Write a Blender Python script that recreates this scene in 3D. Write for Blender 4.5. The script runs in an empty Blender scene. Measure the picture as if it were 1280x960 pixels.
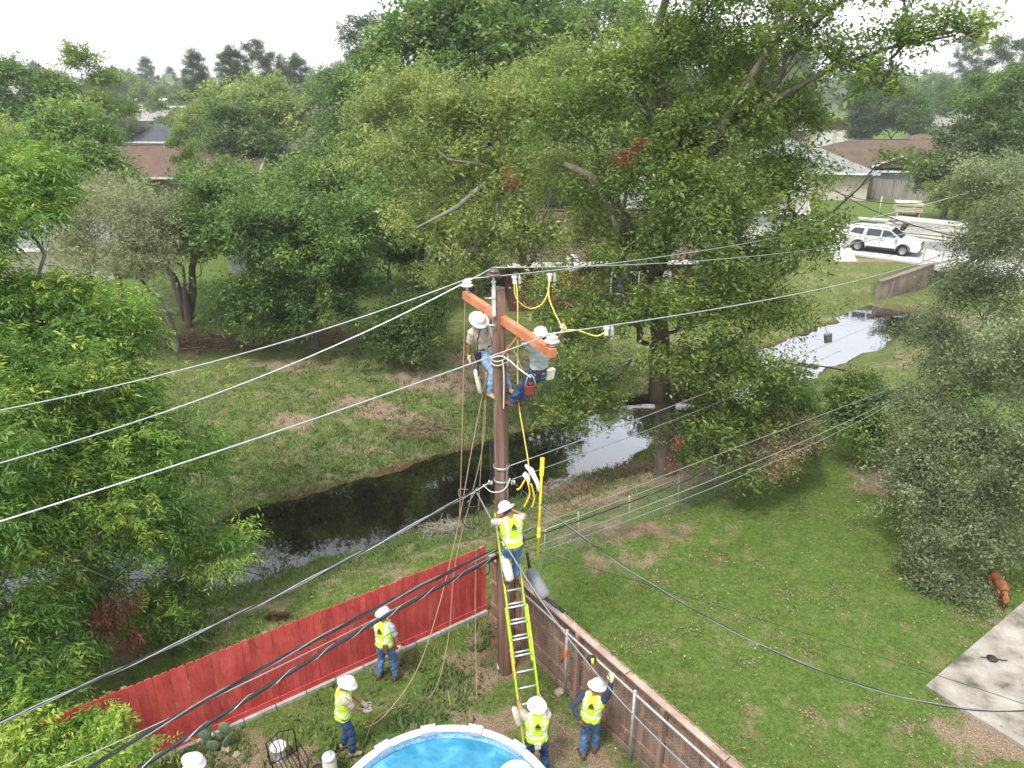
import bpy, bmesh, math, random
import numpy as np
from mathutils import Vector, Matrix, Euler
R = math.radians
random.seed(7)
rng = np.random.default_rng(7)
scn = bpy.context.scene
COL = scn.collection

# ------------------------------------------------------------------ camera
PITCH, FPX, CH = R(22.7), 910.0, 11.5
cd = bpy.data.cameras.new('camera'); cam = bpy.data.objects.new('camera', cd); COL.objects.link(cam)
cam.location = (0, 0, CH); cam.rotation_euler = (R(90) - PITCH, 0, 0)
cd.sensor_fit = 'HORIZONTAL'; cd.sensor_width = 36.0; cd.lens = 36.0 * FPX / 1280.0
cd.clip_start = 0.1; cd.clip_end = 6000
scn.camera = cam
scn.render.resolution_x = 1024; scn.render.resolution_y = 768

HAZE = 0.0006
# ------------------------------------------------------------------ sky, sun, exposure
SUN_EL, SUN_AZ = R(62), R(215)      # compass-like azimuth of the sun measured from +Y clockwise
w = bpy.data.worlds.new('World'); scn.world = w; w.use_nodes = True
nt = w.node_tree; nt.nodes.clear()
def N(t, **k):
    n = nt.nodes.new(t)
    for a, b in k.items(): setattr(n, a, b)
    return n
wo = N('ShaderNodeOutputWorld')
sky = N('ShaderNodeTexSky', sky_type='NISHITA', sun_disc=False, sun_elevation=SUN_EL, sun_rotation=SUN_AZ)
bg1 = N('ShaderNodeBackground'); bg1.inputs[1].default_value = 0.1
nt.links.new(sky.outputs[0], bg1.inputs[0])
tc = N('ShaderNodeTexCoord'); mp = N('ShaderNodeMapping'); mp.inputs['Scale'].default_value = (1.6, 1.6, 4.0)
nz = N('ShaderNodeTexNoise'); nz.inputs['Scale'].default_value = 1.7; nz.inputs['Detail'].default_value = 6; nz.inputs['Roughness'].default_value = .55
cr = N('ShaderNodeValToRGB')
cr.color_ramp.elements[0].position = .36; cr.color_ramp.elements[0].color = (.72, .76, .82, 1)
cr.color_ramp.elements[1].position = .56; cr.color_ramp.elements[1].color = (1, 1, 1, 1)
sx = N('ShaderNodeSeparateXYZ'); mr = N('ShaderNodeMapRange')
mr.inputs['From Min'].default_value = .10; mr.inputs['From Max'].default_value = .30
mix = N('ShaderNodeMixRGB'); mix.inputs[1].default_value = (1, 1, .995, 1)
bg2 = N('ShaderNodeBackground'); bg2.inputs[1].default_value = 1.08
nt.links.new(tc.outputs['Generated'], mp.inputs[0]); nt.links.new(mp.outputs[0], nz.inputs['Vector'])
nt.links.new(nz.outputs['Fac'], cr.inputs[0]); nt.links.new(tc.outputs['Generated'], sx.inputs[0])
nt.links.new(sx.outputs['Z'], mr.inputs['Value']); nt.links.new(mr.outputs[0], mix.inputs[0])
nt.links.new(cr.outputs[0], mix.inputs[2]); nt.links.new(mix.outputs[0], bg2.inputs[0])
ms = N('ShaderNodeMixShader'); ms.inputs[0].default_value = .88
nt.links.new(bg1.outputs[0], ms.inputs[1]); nt.links.new(bg2.outputs[0], ms.inputs[2]); nt.links.new(ms.outputs[0], wo.inputs[0])
sd = bpy.data.lights.new('sun', 'SUN'); sun = bpy.data.objects.new('sun', sd); COL.objects.link(sun)
sd.energy = 2.2; sd.angle = R(11); sd.color = (1.0, .96, .90)
sdir = Vector((math.sin(SUN_AZ) * math.cos(SUN_EL), math.cos(SUN_AZ) * math.cos(SUN_EL), math.sin(SUN_EL)))
sun.rotation_euler = sdir.to_track_quat('Z', 'Y').to_euler()
vs = scn.view_settings
vs.view_transform = 'Standard'; vs.look = 'None'; vs.exposure = 0.88; vs.gamma = 1; vs.use_curve_mapping = False
cy = scn.cycles
cy.max_bounces = 8; cy.diffuse_bounces = 4; cy.glossy_bounces = 3; cy.transmission_bounces = 4; cy.transparent_max_bounces = 8
cy.volume_bounces = 0; cy.use_adaptive_sampling = True; cy.adaptive_threshold = 0.02; cy.use_denoising = True
cy.caustics_reflective = False; cy.caustics_refractive = False

# ------------------------------------------------------------------ places
CP, SP = math.cos(PITCH), math.sin(PITCH)
def G(u, v, z=0.0):
    a = (u - 640) / FPX; b = (480 - v) / FPX
    t = (z - CH) / (-SP + b * CP)
    return Vector((a * t, (CP + b * SP) * t, z))
def AY(u, v, Y):
    a = (u - 640) / FPX; b = (480 - v) / FPX
    t = Y / (CP + b * SP)
    return Vector((a * t, Y, CH + (-SP + b * CP) * t))
def depth(p): return p[1] * CP - (p[2] - CH) * SP

# ditch centreline: x, y, half width of the water
DC = np.array([(-60, -11, 1.9), (-30, 6.1, 1.9), (-8.7, 18.1, 1.8), (-4.7, 20.4, 2.0), (0, 23.3, 2.15), (4, 26.0, 1.9), (13, 33.4, 1.9), (19.4, 38.4, 1.8), (22.6, 41.6, 1.3)])
WZ = -1.5
WL_a, WL_b = G(1102, 353, -.35), G(1166, 331, .15); WL = (WL_a.x, WL_a.y, WL_b.x, WL_b.y)
def ditch(x, y):
    x = np.asarray(x, float); y = np.asarray(y, float)
    best = np.full(x.shape, 1e9); side = np.zeros(x.shape)
    for i in range(len(DC) - 1):
        ax, ay, aw = DC[i]; bx, by, bw = DC[i + 1]
        dx, dy = bx - ax, by - ay; L2 = dx * dx + dy * dy
        t = np.clip(((x - ax) * dx + (y - ay) * dy) / L2, 0, 1)
        qx = x - ax - t * dx; qy = y - ay - t * dy
        d = np.hypot(qx, qy) - (aw + t * (bw - aw))
        m = d < best
        best = np.where(m, d, best); side = np.where(m, np.sign(dx * qy - dy * qx), side)
    return best, side
def sst(a, b, x):
    t = np.clip((x - a) / (b - a), 0, 1); return t * t * (3 - 2 * t)
def gz(x, y):
    d, s = ditch(x, y)
    wob = .14 * np.sin(x * 1.9 + y * .7) + .1 * np.sin(y * 3.1 - x * 1.3) + .05 * np.sin(x * 7.1 + 1.3 * y)
    d = d + wob
    far = s > 0
    up = np.where(far, sst(-.2, 6.5, d), sst(-.2, 4.2, d))
    up = .55 * up + .45 * np.clip(np.where(far, d / 4.5, d / 3.0), 0, 1)
    z = WZ + np.where(d > 0, up * (-WZ), np.maximum(d * .6, -.55)) + np.where(d > 0, .07 * sst(0, .12, d) * (1 - sst(.5, 4, d)), 0)
    z = z + .05 * np.sin(x * .55 + 1.1) * np.sin(y * .43) * sst(1, 8, d) * (np.asarray(y) > 14.5)
    ax, ay, bx, by = 21.6, 40.6, 27.5, 45.0
    t = np.clip(((x - ax) * (bx - ax) + (y - ay) * (by - ay)) / ((bx - ax) ** 2 + (by - ay) ** 2), 0, 1)
    d2 = np.hypot(x - ax - t * (bx - ax), y - ay - t * (by - ay)); z2 = -1.60 + .12 * t + 1.5 * sst(2.3, 4.4, d2)
    front = ((y - WL[1]) * (WL[2] - WL[0]) - (x - WL[0]) * (WL[3] - WL[1])) / math.hypot(WL[2] - WL[0], WL[3] - WL[1]) < .55
    return np.where(front & (x > 19), np.minimum(z, z2), z)
def g0(x, y): return float(gz(np.array([x]), np.array([y]))[0])

# ------------------------------------------------------------------ tagging and mesh helpers
def tag(o, label=None, cat=None, group=None, kind=None):
    if label: o['label'] = label
    if cat: o['category'] = cat
    if group: o['group'] = group
    if kind: o['kind'] = kind
    return o
def empty(name, loc=(0, 0, 0), rz=0.0, label=None, cat=None, group=None):
    o = bpy.data.objects.new(name, None); COL.objects.link(o)
    o.location = loc; o.rotation_euler = (0, 0, rz); o.empty_display_size = .2
    return tag(o, label, cat, group)
def link(name, me, parent=None, mat=None):
    o = bpy.data.objects.new(name, me); COL.objects.link(o)
    if parent is not None: o.parent = parent
    if mat is not None:
        for m in (mat if isinstance(mat, (list, tuple)) else [mat]): me.materials.append(m)
    return o
def npmesh(name, V, F, k=None, attrs=None, smooth=False):
    """V (n,3), F (m,k) equal sized faces"""
    V = np.asarray(V, np.float32); F = np.asarray(F, np.int32); k = F.shape[1]
    me = bpy.data.meshes.new(name)
    me.vertices.add(len(V)); me.vertices.foreach_set('co', V.ravel())
    me.loops.add(F.size); me.loops.foreach_set('vertex_index', F.ravel())
    me.polygons.add(len(F)); me.polygons.foreach_set('loop_start', np.arange(0, F.size, k, dtype=np.int32))
    me.polygons.foreach_set('loop_total', np.full(len(F), k, np.int32))
    if smooth: me.polygons.foreach_set('use_smooth', np.ones(len(F), bool))
    me.update(calc_edges=True)
    for an, (dom, typ, arr) in (attrs or {}).items():
        a = me.attributes.new(an, typ, dom)
        a.data.foreach_set('vector' if typ == 'FLOAT_VECTOR' else 'value', np.asarray(arr, np.float32).ravel())
    return me

class MB:
    def __init__(s): s.v = []; s.f = []; s.m = []; s.sm = []
    def add(s, vs, fs, mi=0, sm=False):
        b = len(s.v); s.v += [tuple(p) for p in vs]
        for f in fs: s.f.append(tuple(b + i for i in f)); s.m.append(mi); s.sm.append(sm)
        return s
    def box(s, c, size, M=None, mi=0, taper=1.0):
        hx, hy, hz = size[0] / 2, size[1] / 2, size[2] / 2
        vs = [Vector((x * (taper if z > 0 else 1), y * (taper if z > 0 else 1), z)) for z in (-hz, hz) for y in (-hy, hy) for x in (-hx, hx)]
        if M is not None: vs = [M @ p for p in vs]
        c = Vector(c); vs = [p + c for p in vs]
        return s.add(vs, [(0, 2, 3, 1), (4, 5, 7, 6), (0, 1, 5, 4), (2, 6, 7, 3), (0, 4, 6, 2), (1, 3, 7, 5)], mi)
    def beam(s, a, b, wd, ht, up=(0, 0, 1), mi=0):
        a = Vector(a); b = Vector(b); d = (b - a); L = d.length; d.normalize(); up = Vector(up)
        x = d.cross(up).normalized(); y = x.cross(d).normalized()
        vs = [a + x * sx * wd / 2 + y * sy * ht / 2 + d * t for t in (0, L) for sy in (-1, 1) for sx in (-1, 1)]
        return s.add(vs, [(0, 2, 3, 1), (4, 5, 7, 6), (0, 1, 5, 4), (2, 6, 7, 3), (0, 4, 6, 2), (1, 3, 7, 5)], mi)
    def tube(s, pts, rad, n=8, mi=0, cap=True, sm=True, flat=1.0, side=None):
        pts = [Vector(p) for p in pts]; m = len(pts)
        if not hasattr(rad, '__len__'): rad = [rad] * m
        ref = Vector(side) if side is not None else None
        rings = []; px = None
        for i, p in enumerate(pts):
            d = (pts[min(i + 1, m - 1)] - pts[max(i - 1, 0)])
            if d.length < 1e-9: d = Vector((0, 0, 1))
            d.normalize()
            if ref is not None: x = ref - d * ref.dot(d)
            elif px is None:
                q = Vector((0, 0, 1)) if abs(d.z) < .9 else Vector((1, 0, 0)); x = q.cross(d)
            else: x = px - d * px.dot(d)
            if x.length < 1e-6: x = Vector((1, 0, 0))
            x.normalize(); px = x; y = d.cross(x).normalized()
            r = rad[i]; rx, ry = (r if hasattr(r, '__len__') else (r, r * flat))
            rings += [p + x * math.cos(2 * math.pi * k / n) * rx + y * math.sin(2 * math.pi * k / n) * ry for k in range(n)]
        fs = [(i * n + k, i * n + (k + 1) % n, (i + 1) * n + (k + 1) % n, (i + 1) * n + k) for i in range(m - 1) for k in range(n)]
        s.add(rings, fs, mi, sm)
        if cap:
            b = len(s.v) - m * n
            s.f.append(tuple(b + k for k in reversed(range(n)))); s.m.append(mi); s.sm.append(False)
            s.f.append(tuple(b + (m - 1) * n + k for k in range(n))); s.m.append(mi); s.sm.append(False)
        return s
    def lathe(s, prof, n=24, c=(0, 0, 0), M=None, mi=0, sm=True, sc=(1, 1)):
        c = Vector(c); rings = []
        for r, z in prof:
            for k in range(n):
                a = 2 * math.pi * k / n; p = Vector((r * sc[0] * math.cos(a), r * sc[1] * math.sin(a), z))
                rings.append((M @ p if M is not None else p) + c)
        m = len(prof)
        fs = [(i * n + k, i * n + (k + 1) % n, (i + 1) * n + (k + 1) % n, (i + 1) * n + k) for i in range(m - 1) for k in range(n)]
        return s.add(rings, fs, mi, sm)
    def prism(s, poly, axis_from, axis_to, mi=0):
        """poly: list of Vector offsets; swept from axis_from to axis_to"""
        n = len(poly); a = Vector(axis_from); b = Vector(axis_to)
        vs = [a + Vector(p) for p in poly] + [b + Vector(p) for p in poly]
        fs = [tuple(reversed(range(n))), tuple(range(n, 2 * n))] + [(k, (k + 1) % n, n + (k + 1) % n, n + k) for k in range(n)]
        return s.add(vs, fs, mi)
    def build(s, name, mat, parent=None, fix=True):
        me = bpy.data.meshes.new(name); me.from_pydata(s.v, [], s.f)
        for m in (mat if isinstance(mat, (list, tuple)) else [mat]): me.materials.append(m)
        me.polygons.foreach_set('material_index', s.m); me.polygons.foreach_set('use_smooth', s.sm)
        if fix:
            bm = bmesh.new(); bm.from_mesh(me); bmesh.ops.recalc_face_normals(bm, faces=bm.faces); bm.to_mesh(me); bm.free()
        me.update()
        o = bpy.data.objects.new(name, me); COL.objects.link(o)
        if parent is not None: o.parent = parent
        return o
def copy_part(o, parent, loc=None, rot=None, scale=None):
    c = o.copy(); COL.objects.link(c); c.parent = parent
    if loc is not None: c.location = loc
    if rot is not None: c.rotation_euler = rot
    if scale is not None: c.scale = scale
    return c
def copy_tree(o, parent=None):
    c = o.copy(); COL.objects.link(c)
    if parent is not None: c.parent = parent
    for ch in list(o.children): copy_tree(ch, c)
    return c

# ------------------------------------------------------------------ materials
def newmat(name):
    m = bpy.data.materials.new(name); m.use_nodes = True
    t = m.node_tree; b = t.nodes['Principled BSDF']; return m, t, b
def ramp(t, stops):
    c = t.nodes.new('ShaderNodeValToRGB'); e = c.color_ramp.elements
    while len(e) < len(stops): e.new(.5)
    for i, (p, col) in enumerate(stops):
        e[i].position = p; e[i].color = (*col, 1)
    return c
def noise(t, vec, scale, detail=4, rough=.6):
    n = t.nodes.new('ShaderNodeTexNoise'); n.inputs['Scale'].default_value = scale
    n.inputs['Detail'].default_value = detail; n.inputs['Roughness'].default_value = rough
    if vec is not None: t.links.new(vec, n.inputs['Vector'])
    return n
def coords(t, kind='Object', stretch=(1, 1, 1), rand=False):
    tc = t.nodes.new('ShaderNodeTexCoord'); mp = t.nodes.new('ShaderNodeMapping'); mp.inputs['Scale'].default_value = stretch
    t.links.new(tc.outputs[kind], mp.inputs[0])
    if rand:
        oi = t.nodes.new('ShaderNodeObjectInfo'); mu = t.nodes.new('ShaderNodeMath'); mu.operation = 'MULTIPLY'; mu.inputs[1].default_value = 37
        t.links.new(oi.outputs['Random'], mu.inputs[0]); t.links.new(mu.outputs[0], mp.inputs['Location'])
    return mp.outputs[0]
def nmat(name, stops, scale=5, stretch=(1, 1, 1), rough=.7, metal=0, bump=0, bscale=None, spec=.3, rand=0.0, detail=5, fine=0.0):
    m, t, b = newmat(name)
    if isinstance(stops[0], (int, float)): stops = [(.3, tuple(c * .8 for c in stops)), (.7, tuple(min(1, c * 1.15) for c in stops))]
    v = coords(t, 'Object', stretch, rand > 0)
    n = noise(t, v, scale, detail); c = ramp(t, stops); t.links.new(n.outputs['Fac'], c.inputs[0])
    out = c.outputs[0]
    if fine:
        n2 = noise(t, v, scale * 9, 3); mm = t.nodes.new('ShaderNodeMapRange'); mm.inputs['To Min'].default_value = 1 - fine; mm.inputs['To Max'].default_value = 1 + fine
        mm.inputs['From Min'].default_value = .3; mm.inputs['From Max'].default_value = .7
        t.links.new(n2.outputs['Fac'], mm.inputs[0])
        mx = t.nodes.new('ShaderNodeVectorMath'); mx.operation = 'SCALE'; t.links.new(out, mx.inputs[0]); t.links.new(mm.outputs[0], mx.inputs['Scale']); out = mx.outputs[0]
    if rand:
        oi = t.nodes.new('ShaderNodeObjectInfo'); mm = t.nodes.new('ShaderNodeMapRange'); mm.inputs['To Min'].default_value = 1 - rand; mm.inputs['To Max'].default_value = 1 + rand
        t.links.new(oi.outputs['Random'], mm.inputs[0])
        mx = t.nodes.new('ShaderNodeVectorMath'); mx.operation = 'SCALE'; t.links.new(out, mx.inputs[0]); t.links.new(mm.outputs[0], mx.inputs['Scale']); out = mx.outputs[0]
    t.links.new(out, b.inputs['Base Color'])
    b.inputs['Roughness'].default_value = rough; b.inputs['Metallic'].default_value = metal; b.inputs['Specular IOR Level'].default_value = spec
    if bump:
        n3 = noise(t, v, bscale or scale * 3, 4); bp = t.nodes.new('ShaderNodeBump'); bp.inputs['Strength'].default_value = bump; bp.inputs['Distance'].default_value = .02
        t.links.new(n3.outputs['Fac'], bp.inputs['Height']); t.links.new(bp.outputs[0], b.inputs['Normal'])
    return m
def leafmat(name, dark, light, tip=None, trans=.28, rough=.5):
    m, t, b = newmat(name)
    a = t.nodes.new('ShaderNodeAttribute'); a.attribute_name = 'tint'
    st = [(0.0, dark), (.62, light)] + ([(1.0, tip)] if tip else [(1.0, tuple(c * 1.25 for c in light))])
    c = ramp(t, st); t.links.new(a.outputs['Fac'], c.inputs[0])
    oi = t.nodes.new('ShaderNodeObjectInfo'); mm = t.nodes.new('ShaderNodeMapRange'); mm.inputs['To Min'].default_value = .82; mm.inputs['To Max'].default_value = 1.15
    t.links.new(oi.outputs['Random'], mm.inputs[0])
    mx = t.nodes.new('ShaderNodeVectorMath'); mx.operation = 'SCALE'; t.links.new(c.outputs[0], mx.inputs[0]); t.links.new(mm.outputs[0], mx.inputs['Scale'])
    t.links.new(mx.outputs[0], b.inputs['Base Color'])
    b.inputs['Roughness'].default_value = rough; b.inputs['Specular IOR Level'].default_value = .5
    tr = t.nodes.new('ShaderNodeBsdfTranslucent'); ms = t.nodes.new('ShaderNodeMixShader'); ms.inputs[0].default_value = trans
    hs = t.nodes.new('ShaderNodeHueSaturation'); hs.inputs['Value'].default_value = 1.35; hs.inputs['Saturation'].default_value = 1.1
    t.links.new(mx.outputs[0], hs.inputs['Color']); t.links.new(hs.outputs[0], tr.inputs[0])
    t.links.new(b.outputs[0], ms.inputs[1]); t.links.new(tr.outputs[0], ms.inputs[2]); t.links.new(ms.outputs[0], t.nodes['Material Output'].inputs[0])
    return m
M = {}
M['bark'] = nmat('bark', [(.3, (.06, .048, .038)), (.7, (.19, .16, .13))], 3, (1, 1, .35), .9, bump=.8, bscale=14)
M['bark_pale'] = nmat('bark_pale', [(.3, (.13, .115, .10)), (.7, (.32, .29, .25))], 3, (1, 1, .4), .9, bump=.6, bscale=12)
M['leaf_pecan'] = leafmat('leaf_pecan', (.055, .125, .020), (.160, .285, .042), (.42, .49, .09), .42, .45)
M['leaf_oak'] = leafmat('leaf_oak', (.085, .145, .030), (.215, .305, .066), (.42, .48, .12), .44, .5)
M['leaf_olive'] = leafmat('leaf_olive', (.120, .172, .046), (.270, .340, .098), (.46, .48, .16), .44, .5)
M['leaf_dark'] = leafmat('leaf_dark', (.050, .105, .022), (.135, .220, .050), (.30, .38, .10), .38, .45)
M['leaf_grey'] = leafmat('leaf_grey', (.120, .160, .074), (.275, .325, .165), (.48, .52, .28), .42, .45)
M['leaf_feather'] = leafmat('leaf_feather', (.17, .19, .095), (.30, .32, .17), (.44, .43, .26), .38)
M['leaf_pine'] = leafmat('leaf_pine', (.035, .065, .03), (.075, .115, .045), (.12, .17, .06), .15)
M['leaf_far'] = leafmat('leaf_far', (.080, .125, .050), (.16, .215, .08), (.27, .31, .12), .3)
M['leaf_dead'] = leafmat('leaf_dead', (.11, .035, .022), (.24, .075, .040), (.34, .14, .07), .2)
M['leaf_tan'] = leafmat('leaf_tan', (.24, .17, .08), (.42, .32, .17), (.50, .42, .25), .2)

# ground
def ground_mat():
    m, t, b = newmat('ground_grass_and_dirt')
    v = coords(t, 'Object')
    big = noise(t, v, .28, 5, .6); mid = noise(t, v, 1.6, 6, .65); fin = noise(t, v, 9, 5, .7); vf = noise(t, v, 34, 3, .7)
    def attr(n):
        a = t.nodes.new('ShaderNodeAttribute'); a.attribute_name = n; return a.outputs['Fac']
    def mixc(f, a, c):
        mx = t.nodes.new('ShaderNodeMixRGB')
        if isinstance(f, float): mx.inputs[0].default_value = f
        else: t.links.new(f, mx.inputs[0])
        for i, q in ((1, a), (2, c)):
            if isinstance(q, tuple): mx.inputs[i].default_value = (*q, 1)
            else: t.links.new(q, mx.inputs[i])
        return mx.outputs[0]
    def math_(op, a, c):
        n = t.nodes.new('ShaderNodeMath'); n.operation = op; n.use_clamp = True
        for i, q in ((0, a), (1, c)):
            if isinstance(q, (int, float)): n.inputs[i].default_value = q
            else: t.links.new(q, n.inputs[i])
        return n.outputs[0]
    def mrange(f, a, c):
        n = t.nodes.new('ShaderNodeMapRange'); n.inputs['From Min'].default_value = a; n.inputs['From Max'].default_value = c
        n.clamp = True; t.links.new(f, n.inputs[0]); return n.outputs[0]
    c1 = ramp(t, [(.30, (.062, .112, .022)), (.50, (.108, .178, .036)), (.72, (.185, .240, .062))]); t.links.new(fin.outputs['Fac'], c1.inputs[0])
    c2 = ramp(t, [(.30, (.066, .100, .026)), (.50, (.118, .160, .046)), (.72, (.210, .222, .082))]); t.links.new(fin.outputs['Fac'], c2.inputs[0])
    grass = mixc(attr('lawn'), c2.outputs[0], c1.outputs[0])
    yel = mrange(mid.outputs['Fac'], .50, .68)
    grass = mixc(math_('MULTIPLY', yel, .42), grass, (.235, .235, .085))
    dry = ramp(t, [(.3, (.17, .12, .075)), (.5, (.28, .205, .14)), (.7, (.42, .33, .25))]); t.links.new(vf.outputs['Fac'], dry.inputs[0])
    mud = ramp(t, [(.3, (.05, .03, .018)), (.7, (.15, .095, .055))]); t.links.new(fin.outputs['Fac'], mud.inputs[0])
    df = math_('ADD', math_('SUBTRACT', math_('MULTIPLY', attr('dirt'), 1.35), .42), math_('MULTIPLY', mrange(mid.outputs['Fac'], .35, .70), .85))
    df = mrange(df, .42, .80)
    df = math_('MULTIPLY', df, mrange(attr('dirt'), .02, .25))
    lit = math_('MULTIPLY', mrange(fin.outputs['Fac'], .60, .68), .55)
    grass = mixc(lit, grass, (.30, .23, .13))
    col = mixc(df, grass, dry.outputs[0])
    col = mixc(attr('mud'), col, mud.outputs[0])
    sp = mrange(vf.outputs['Fac'], .25, .75); spn = t.nodes.new('ShaderNodeMapRange'); spn.inputs['To Min'].default_value = .72; spn.inputs['To Max'].default_value = 1.25; t.links.new(sp, spn.inputs[0])
    mx = t.nodes.new('ShaderNodeVectorMath'); mx.operation = 'SCALE'; t.links.new(col, mx.inputs[0]); t.links.new(spn.outputs[0], mx.inputs['Scale'])
    t.links.new(mx.outputs[0], b.inputs['Base Color']); b.inputs['Roughness'].default_value = .95; b.inputs['Specular IOR Level'].default_value = .1
    bp = t.nodes.new('ShaderNodeBump'); bp.inputs['Strength'].default_value = .9; bp.inputs['Distance'].default_value = .05
    t.links.new(vf.outputs['Fac'], bp.inputs['Height']); t.links.new(bp.outputs[0], b.inputs['Normal'])
    return m
M['ground'] = ground_mat()
def dirt_mask(x, y):
    d = np.zeros(np.shape(x))
    for cx, cyy, rx, ry, a in [(-.2, 12.6, .9, 1.1, 1.0), (-.8, 11.6, .9, .9, .75), (-.4, 10.4, 1.3, .55, .8), (.9, 10.0, .6, 1.0, .8), (1.6, 9.2, .8, 1.2, .7), (-4.5, 9.6, 1.4, .5, .9),
                           (-3.6, 12.0, 1.8, .35, .55), (-5.6, 9.4, 1.0, .8, .8), (-2.2, 10.6, .8, .4, .4), (-8.2, 24.8, .9, .6, .9), (-5.5, 26.2, 2.6, .8, .75), (-2.8, 23.3, 1.2, .5, .7), (-5.6, 23.9, 2.0, .4, .6),
                           (-3.0, 28.6, 2.6, 1.1, .9), (-9.5, 29.6, 3, .9, .7), (-1.0, 30.5, 2.5, 2, .8), (3.4, 17.0, 2.2, .7, .6), (2.4, 19.2, 2.2, 1.0, .8), (5, 20.5, 2, 1.2, 1), (8.8, 21.5, 1.6, .8, .9), (11.8, 19.6, 1.6, 1.1, .9),
                           (9.1, 10.2, 1.4, .7, .8), (5.5, 10.6, 2.0, .45, .32), (8.3, 12.6, 3.5, 1.2, .15), (11.3, 12.8, .5, .9, .8), (24.0, 49.5, 2.6, .7, 1), (16, 30, 2, 1, .5), (3, 15.6, 2.4, .8, .55), (4.4, 12.4, 1.6, .6, .3), (-7.6, 14.5, 1.2, .5, .8)]:
        d = np.maximum(d, a * np.exp(-(((x - cx) / rx) ** 2 + ((y - cyy) / ry) ** 2)))
    dd, s = ditch(x, y)
    d = np.maximum(d, .45 * np.exp(-((dd - .3) / .5) ** 2) * (s > 0))
    d = np.maximum(d, .42 * np.exp(-((dd - 2.8) / 1.6) ** 2) * (s < 0))
    d = np.maximum(d, .20 * ((s > 0) & (dd > .5) & (dd < 14)))
    return d
def lawn_mask(x, y):
    dd, s = ditch(x, y)
    lawn = sst(-.3, .8, (x - (-.5)) * .81 + (y - 13.5) * .585) * (s < 0) * sst(3.5, 5.5, dd)
    lawn = np.maximum(lawn, .75 * sst(16, 22, dd) * (s > 0))
    lawn = np.maximum(lawn, .5 * ((s < 0) & (dd > 4.5)))
    lawn = np.maximum(lawn, .6 * ((s < 0) & (dd > .3) & (x > -8) & (x < -1)))
    return lawn
def axis(lo, hi, st, far, n, hi2):
    core = np.concatenate([np.arange(lo, hi + 1e-6, st), np.arange(hi + .45, hi2, .45)]); hi = core[-1]; g = np.geomspace(.5, far, n)
    return np.concatenate([(lo - np.cumsum(g * 0) - g)[::-1], core, hi + g])
xs = axis(-15, 17, .20, 2600, 46, 30); ys = axis(6.5, 34, .20, 2600, 46, 52); ys = ys[ys > -60]
X, Y = np.meshgrid(xs, ys)
Z = gz(X, Y)
Z = np.where((X**2 + Y**2) > 200**2, 0, Z)
rough_ = (rng.random(X.shape) - .5) * .03
Z = Z + np.where((X > -15) & (X < 17) & (Y > 6.5) & (Y < 34), rough_, 0)
nx, ny = len(xs), len(ys)
idx = np.arange(nx * ny).reshape(ny, nx)
F = np.stack([idx[:-1, :-1], idx[:-1, 1:], idx[1:, 1:], idx[1:, :-1]], -1).reshape(-1, 4)
dd, ss = ditch(X, Y)
mud = sst(.35, -.1, dd)
mud = np.maximum(mud, .8 * np.exp(-(((X - 23.5) / 2.0) ** 2 + ((Y - 42.3) / 1.6) ** 2)))
mud = np.maximum(mud, .85 * np.exp(-(((X + .15) / .55) ** 2 + ((Y - 12.9) / .8) ** 2)))
me = npmesh('ground', np.stack([X, Y, Z], -1).reshape(-1, 3), F, attrs={
    'dirt': ('POINT', 'FLOAT', dirt_mask(X, Y)), 'lawn': ('POINT', 'FLOAT', lawn_mask(X, Y)), 'mud': ('POINT', 'FLOAT', mud)}, smooth=True)
tag(link('ground', me, None, M['ground']), kind='structure')

# water of the ditch
m, t, b = newmat('ditch_water')
b.inputs['Base Color'].default_value = (.007, .0045, .003, 1); b.inputs['Roughness'].default_value = .03; b.inputs['IOR'].default_value = 1.33
gl = t.nodes.new('ShaderNodeBsdfGlossy'); gl.inputs['Roughness'].default_value = .02; gl.inputs[0].default_value = (.93, .95, 1, 1)
lw = t.nodes.new('ShaderNodeLayerWeight'); lw.inputs[0].default_value = .5
fr_ = t.nodes.new('ShaderNodeMapRange'); fr_.interpolation_type = 'SMOOTHSTEP'; fr_.inputs['From Min'].default_value = .42; fr_.inputs['From Max'].default_value = .62; fr_.inputs['To Min'].default_value = .09; fr_.inputs['To Max'].default_value = .46
t.links.new(lw.outputs['Facing'], fr_.inputs[0])
mxs = t.nodes.new('ShaderNodeMixShader'); t.links.new(fr_.outputs[0], mxs.inputs[0]); t.links.new(b.outputs[0], mxs.inputs[1]); t.links.new(gl.outputs[0], mxs.inputs[2])
t.links.new(mxs.outputs[0], t.nodes['Material Output'].inputs[0])
v = coords(t, 'Object', (1, 1, 1)); n = noise(t, v, 1.3, 3, .5); bp = t.nodes.new('ShaderNodeBump'); bp.inputs['Strength'].default_value = .05; bp.inputs['Distance'].default_value = .08
t.links.new(n.outputs['Fac'], bp.inputs['Height'])
for q in (b.inputs['Normal'], gl.inputs['Normal']): t.links.new(bp.outputs[0], q)
M['water'] = m
mb = MB(); L_, R_ = [], []
for i in range(len(DC)):
    a = Vector(DC[max(i - 1, 0)][:2]); c = Vector(DC[min(i + 1, len(DC) - 1)][:2]); d = (c - a).normalized(); nn = Vector((-d.y, d.x)); p = Vector(DC[i][:2])
    if i == len(DC) - 1: p = p + d * 1.4
    L_.append((*(p + nn * (DC[i][2] + .55)), WZ)); R_.append((*(p - nn * (DC[i][2] + .55)), WZ))
n = len(L_); mb.add(L_ + R_, [(i, n + i, n + i + 1, i + 1) for i in range(n - 1)])
tag(mb.build('ditch_water', M['water'], fix=False), kind='structure')

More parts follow.
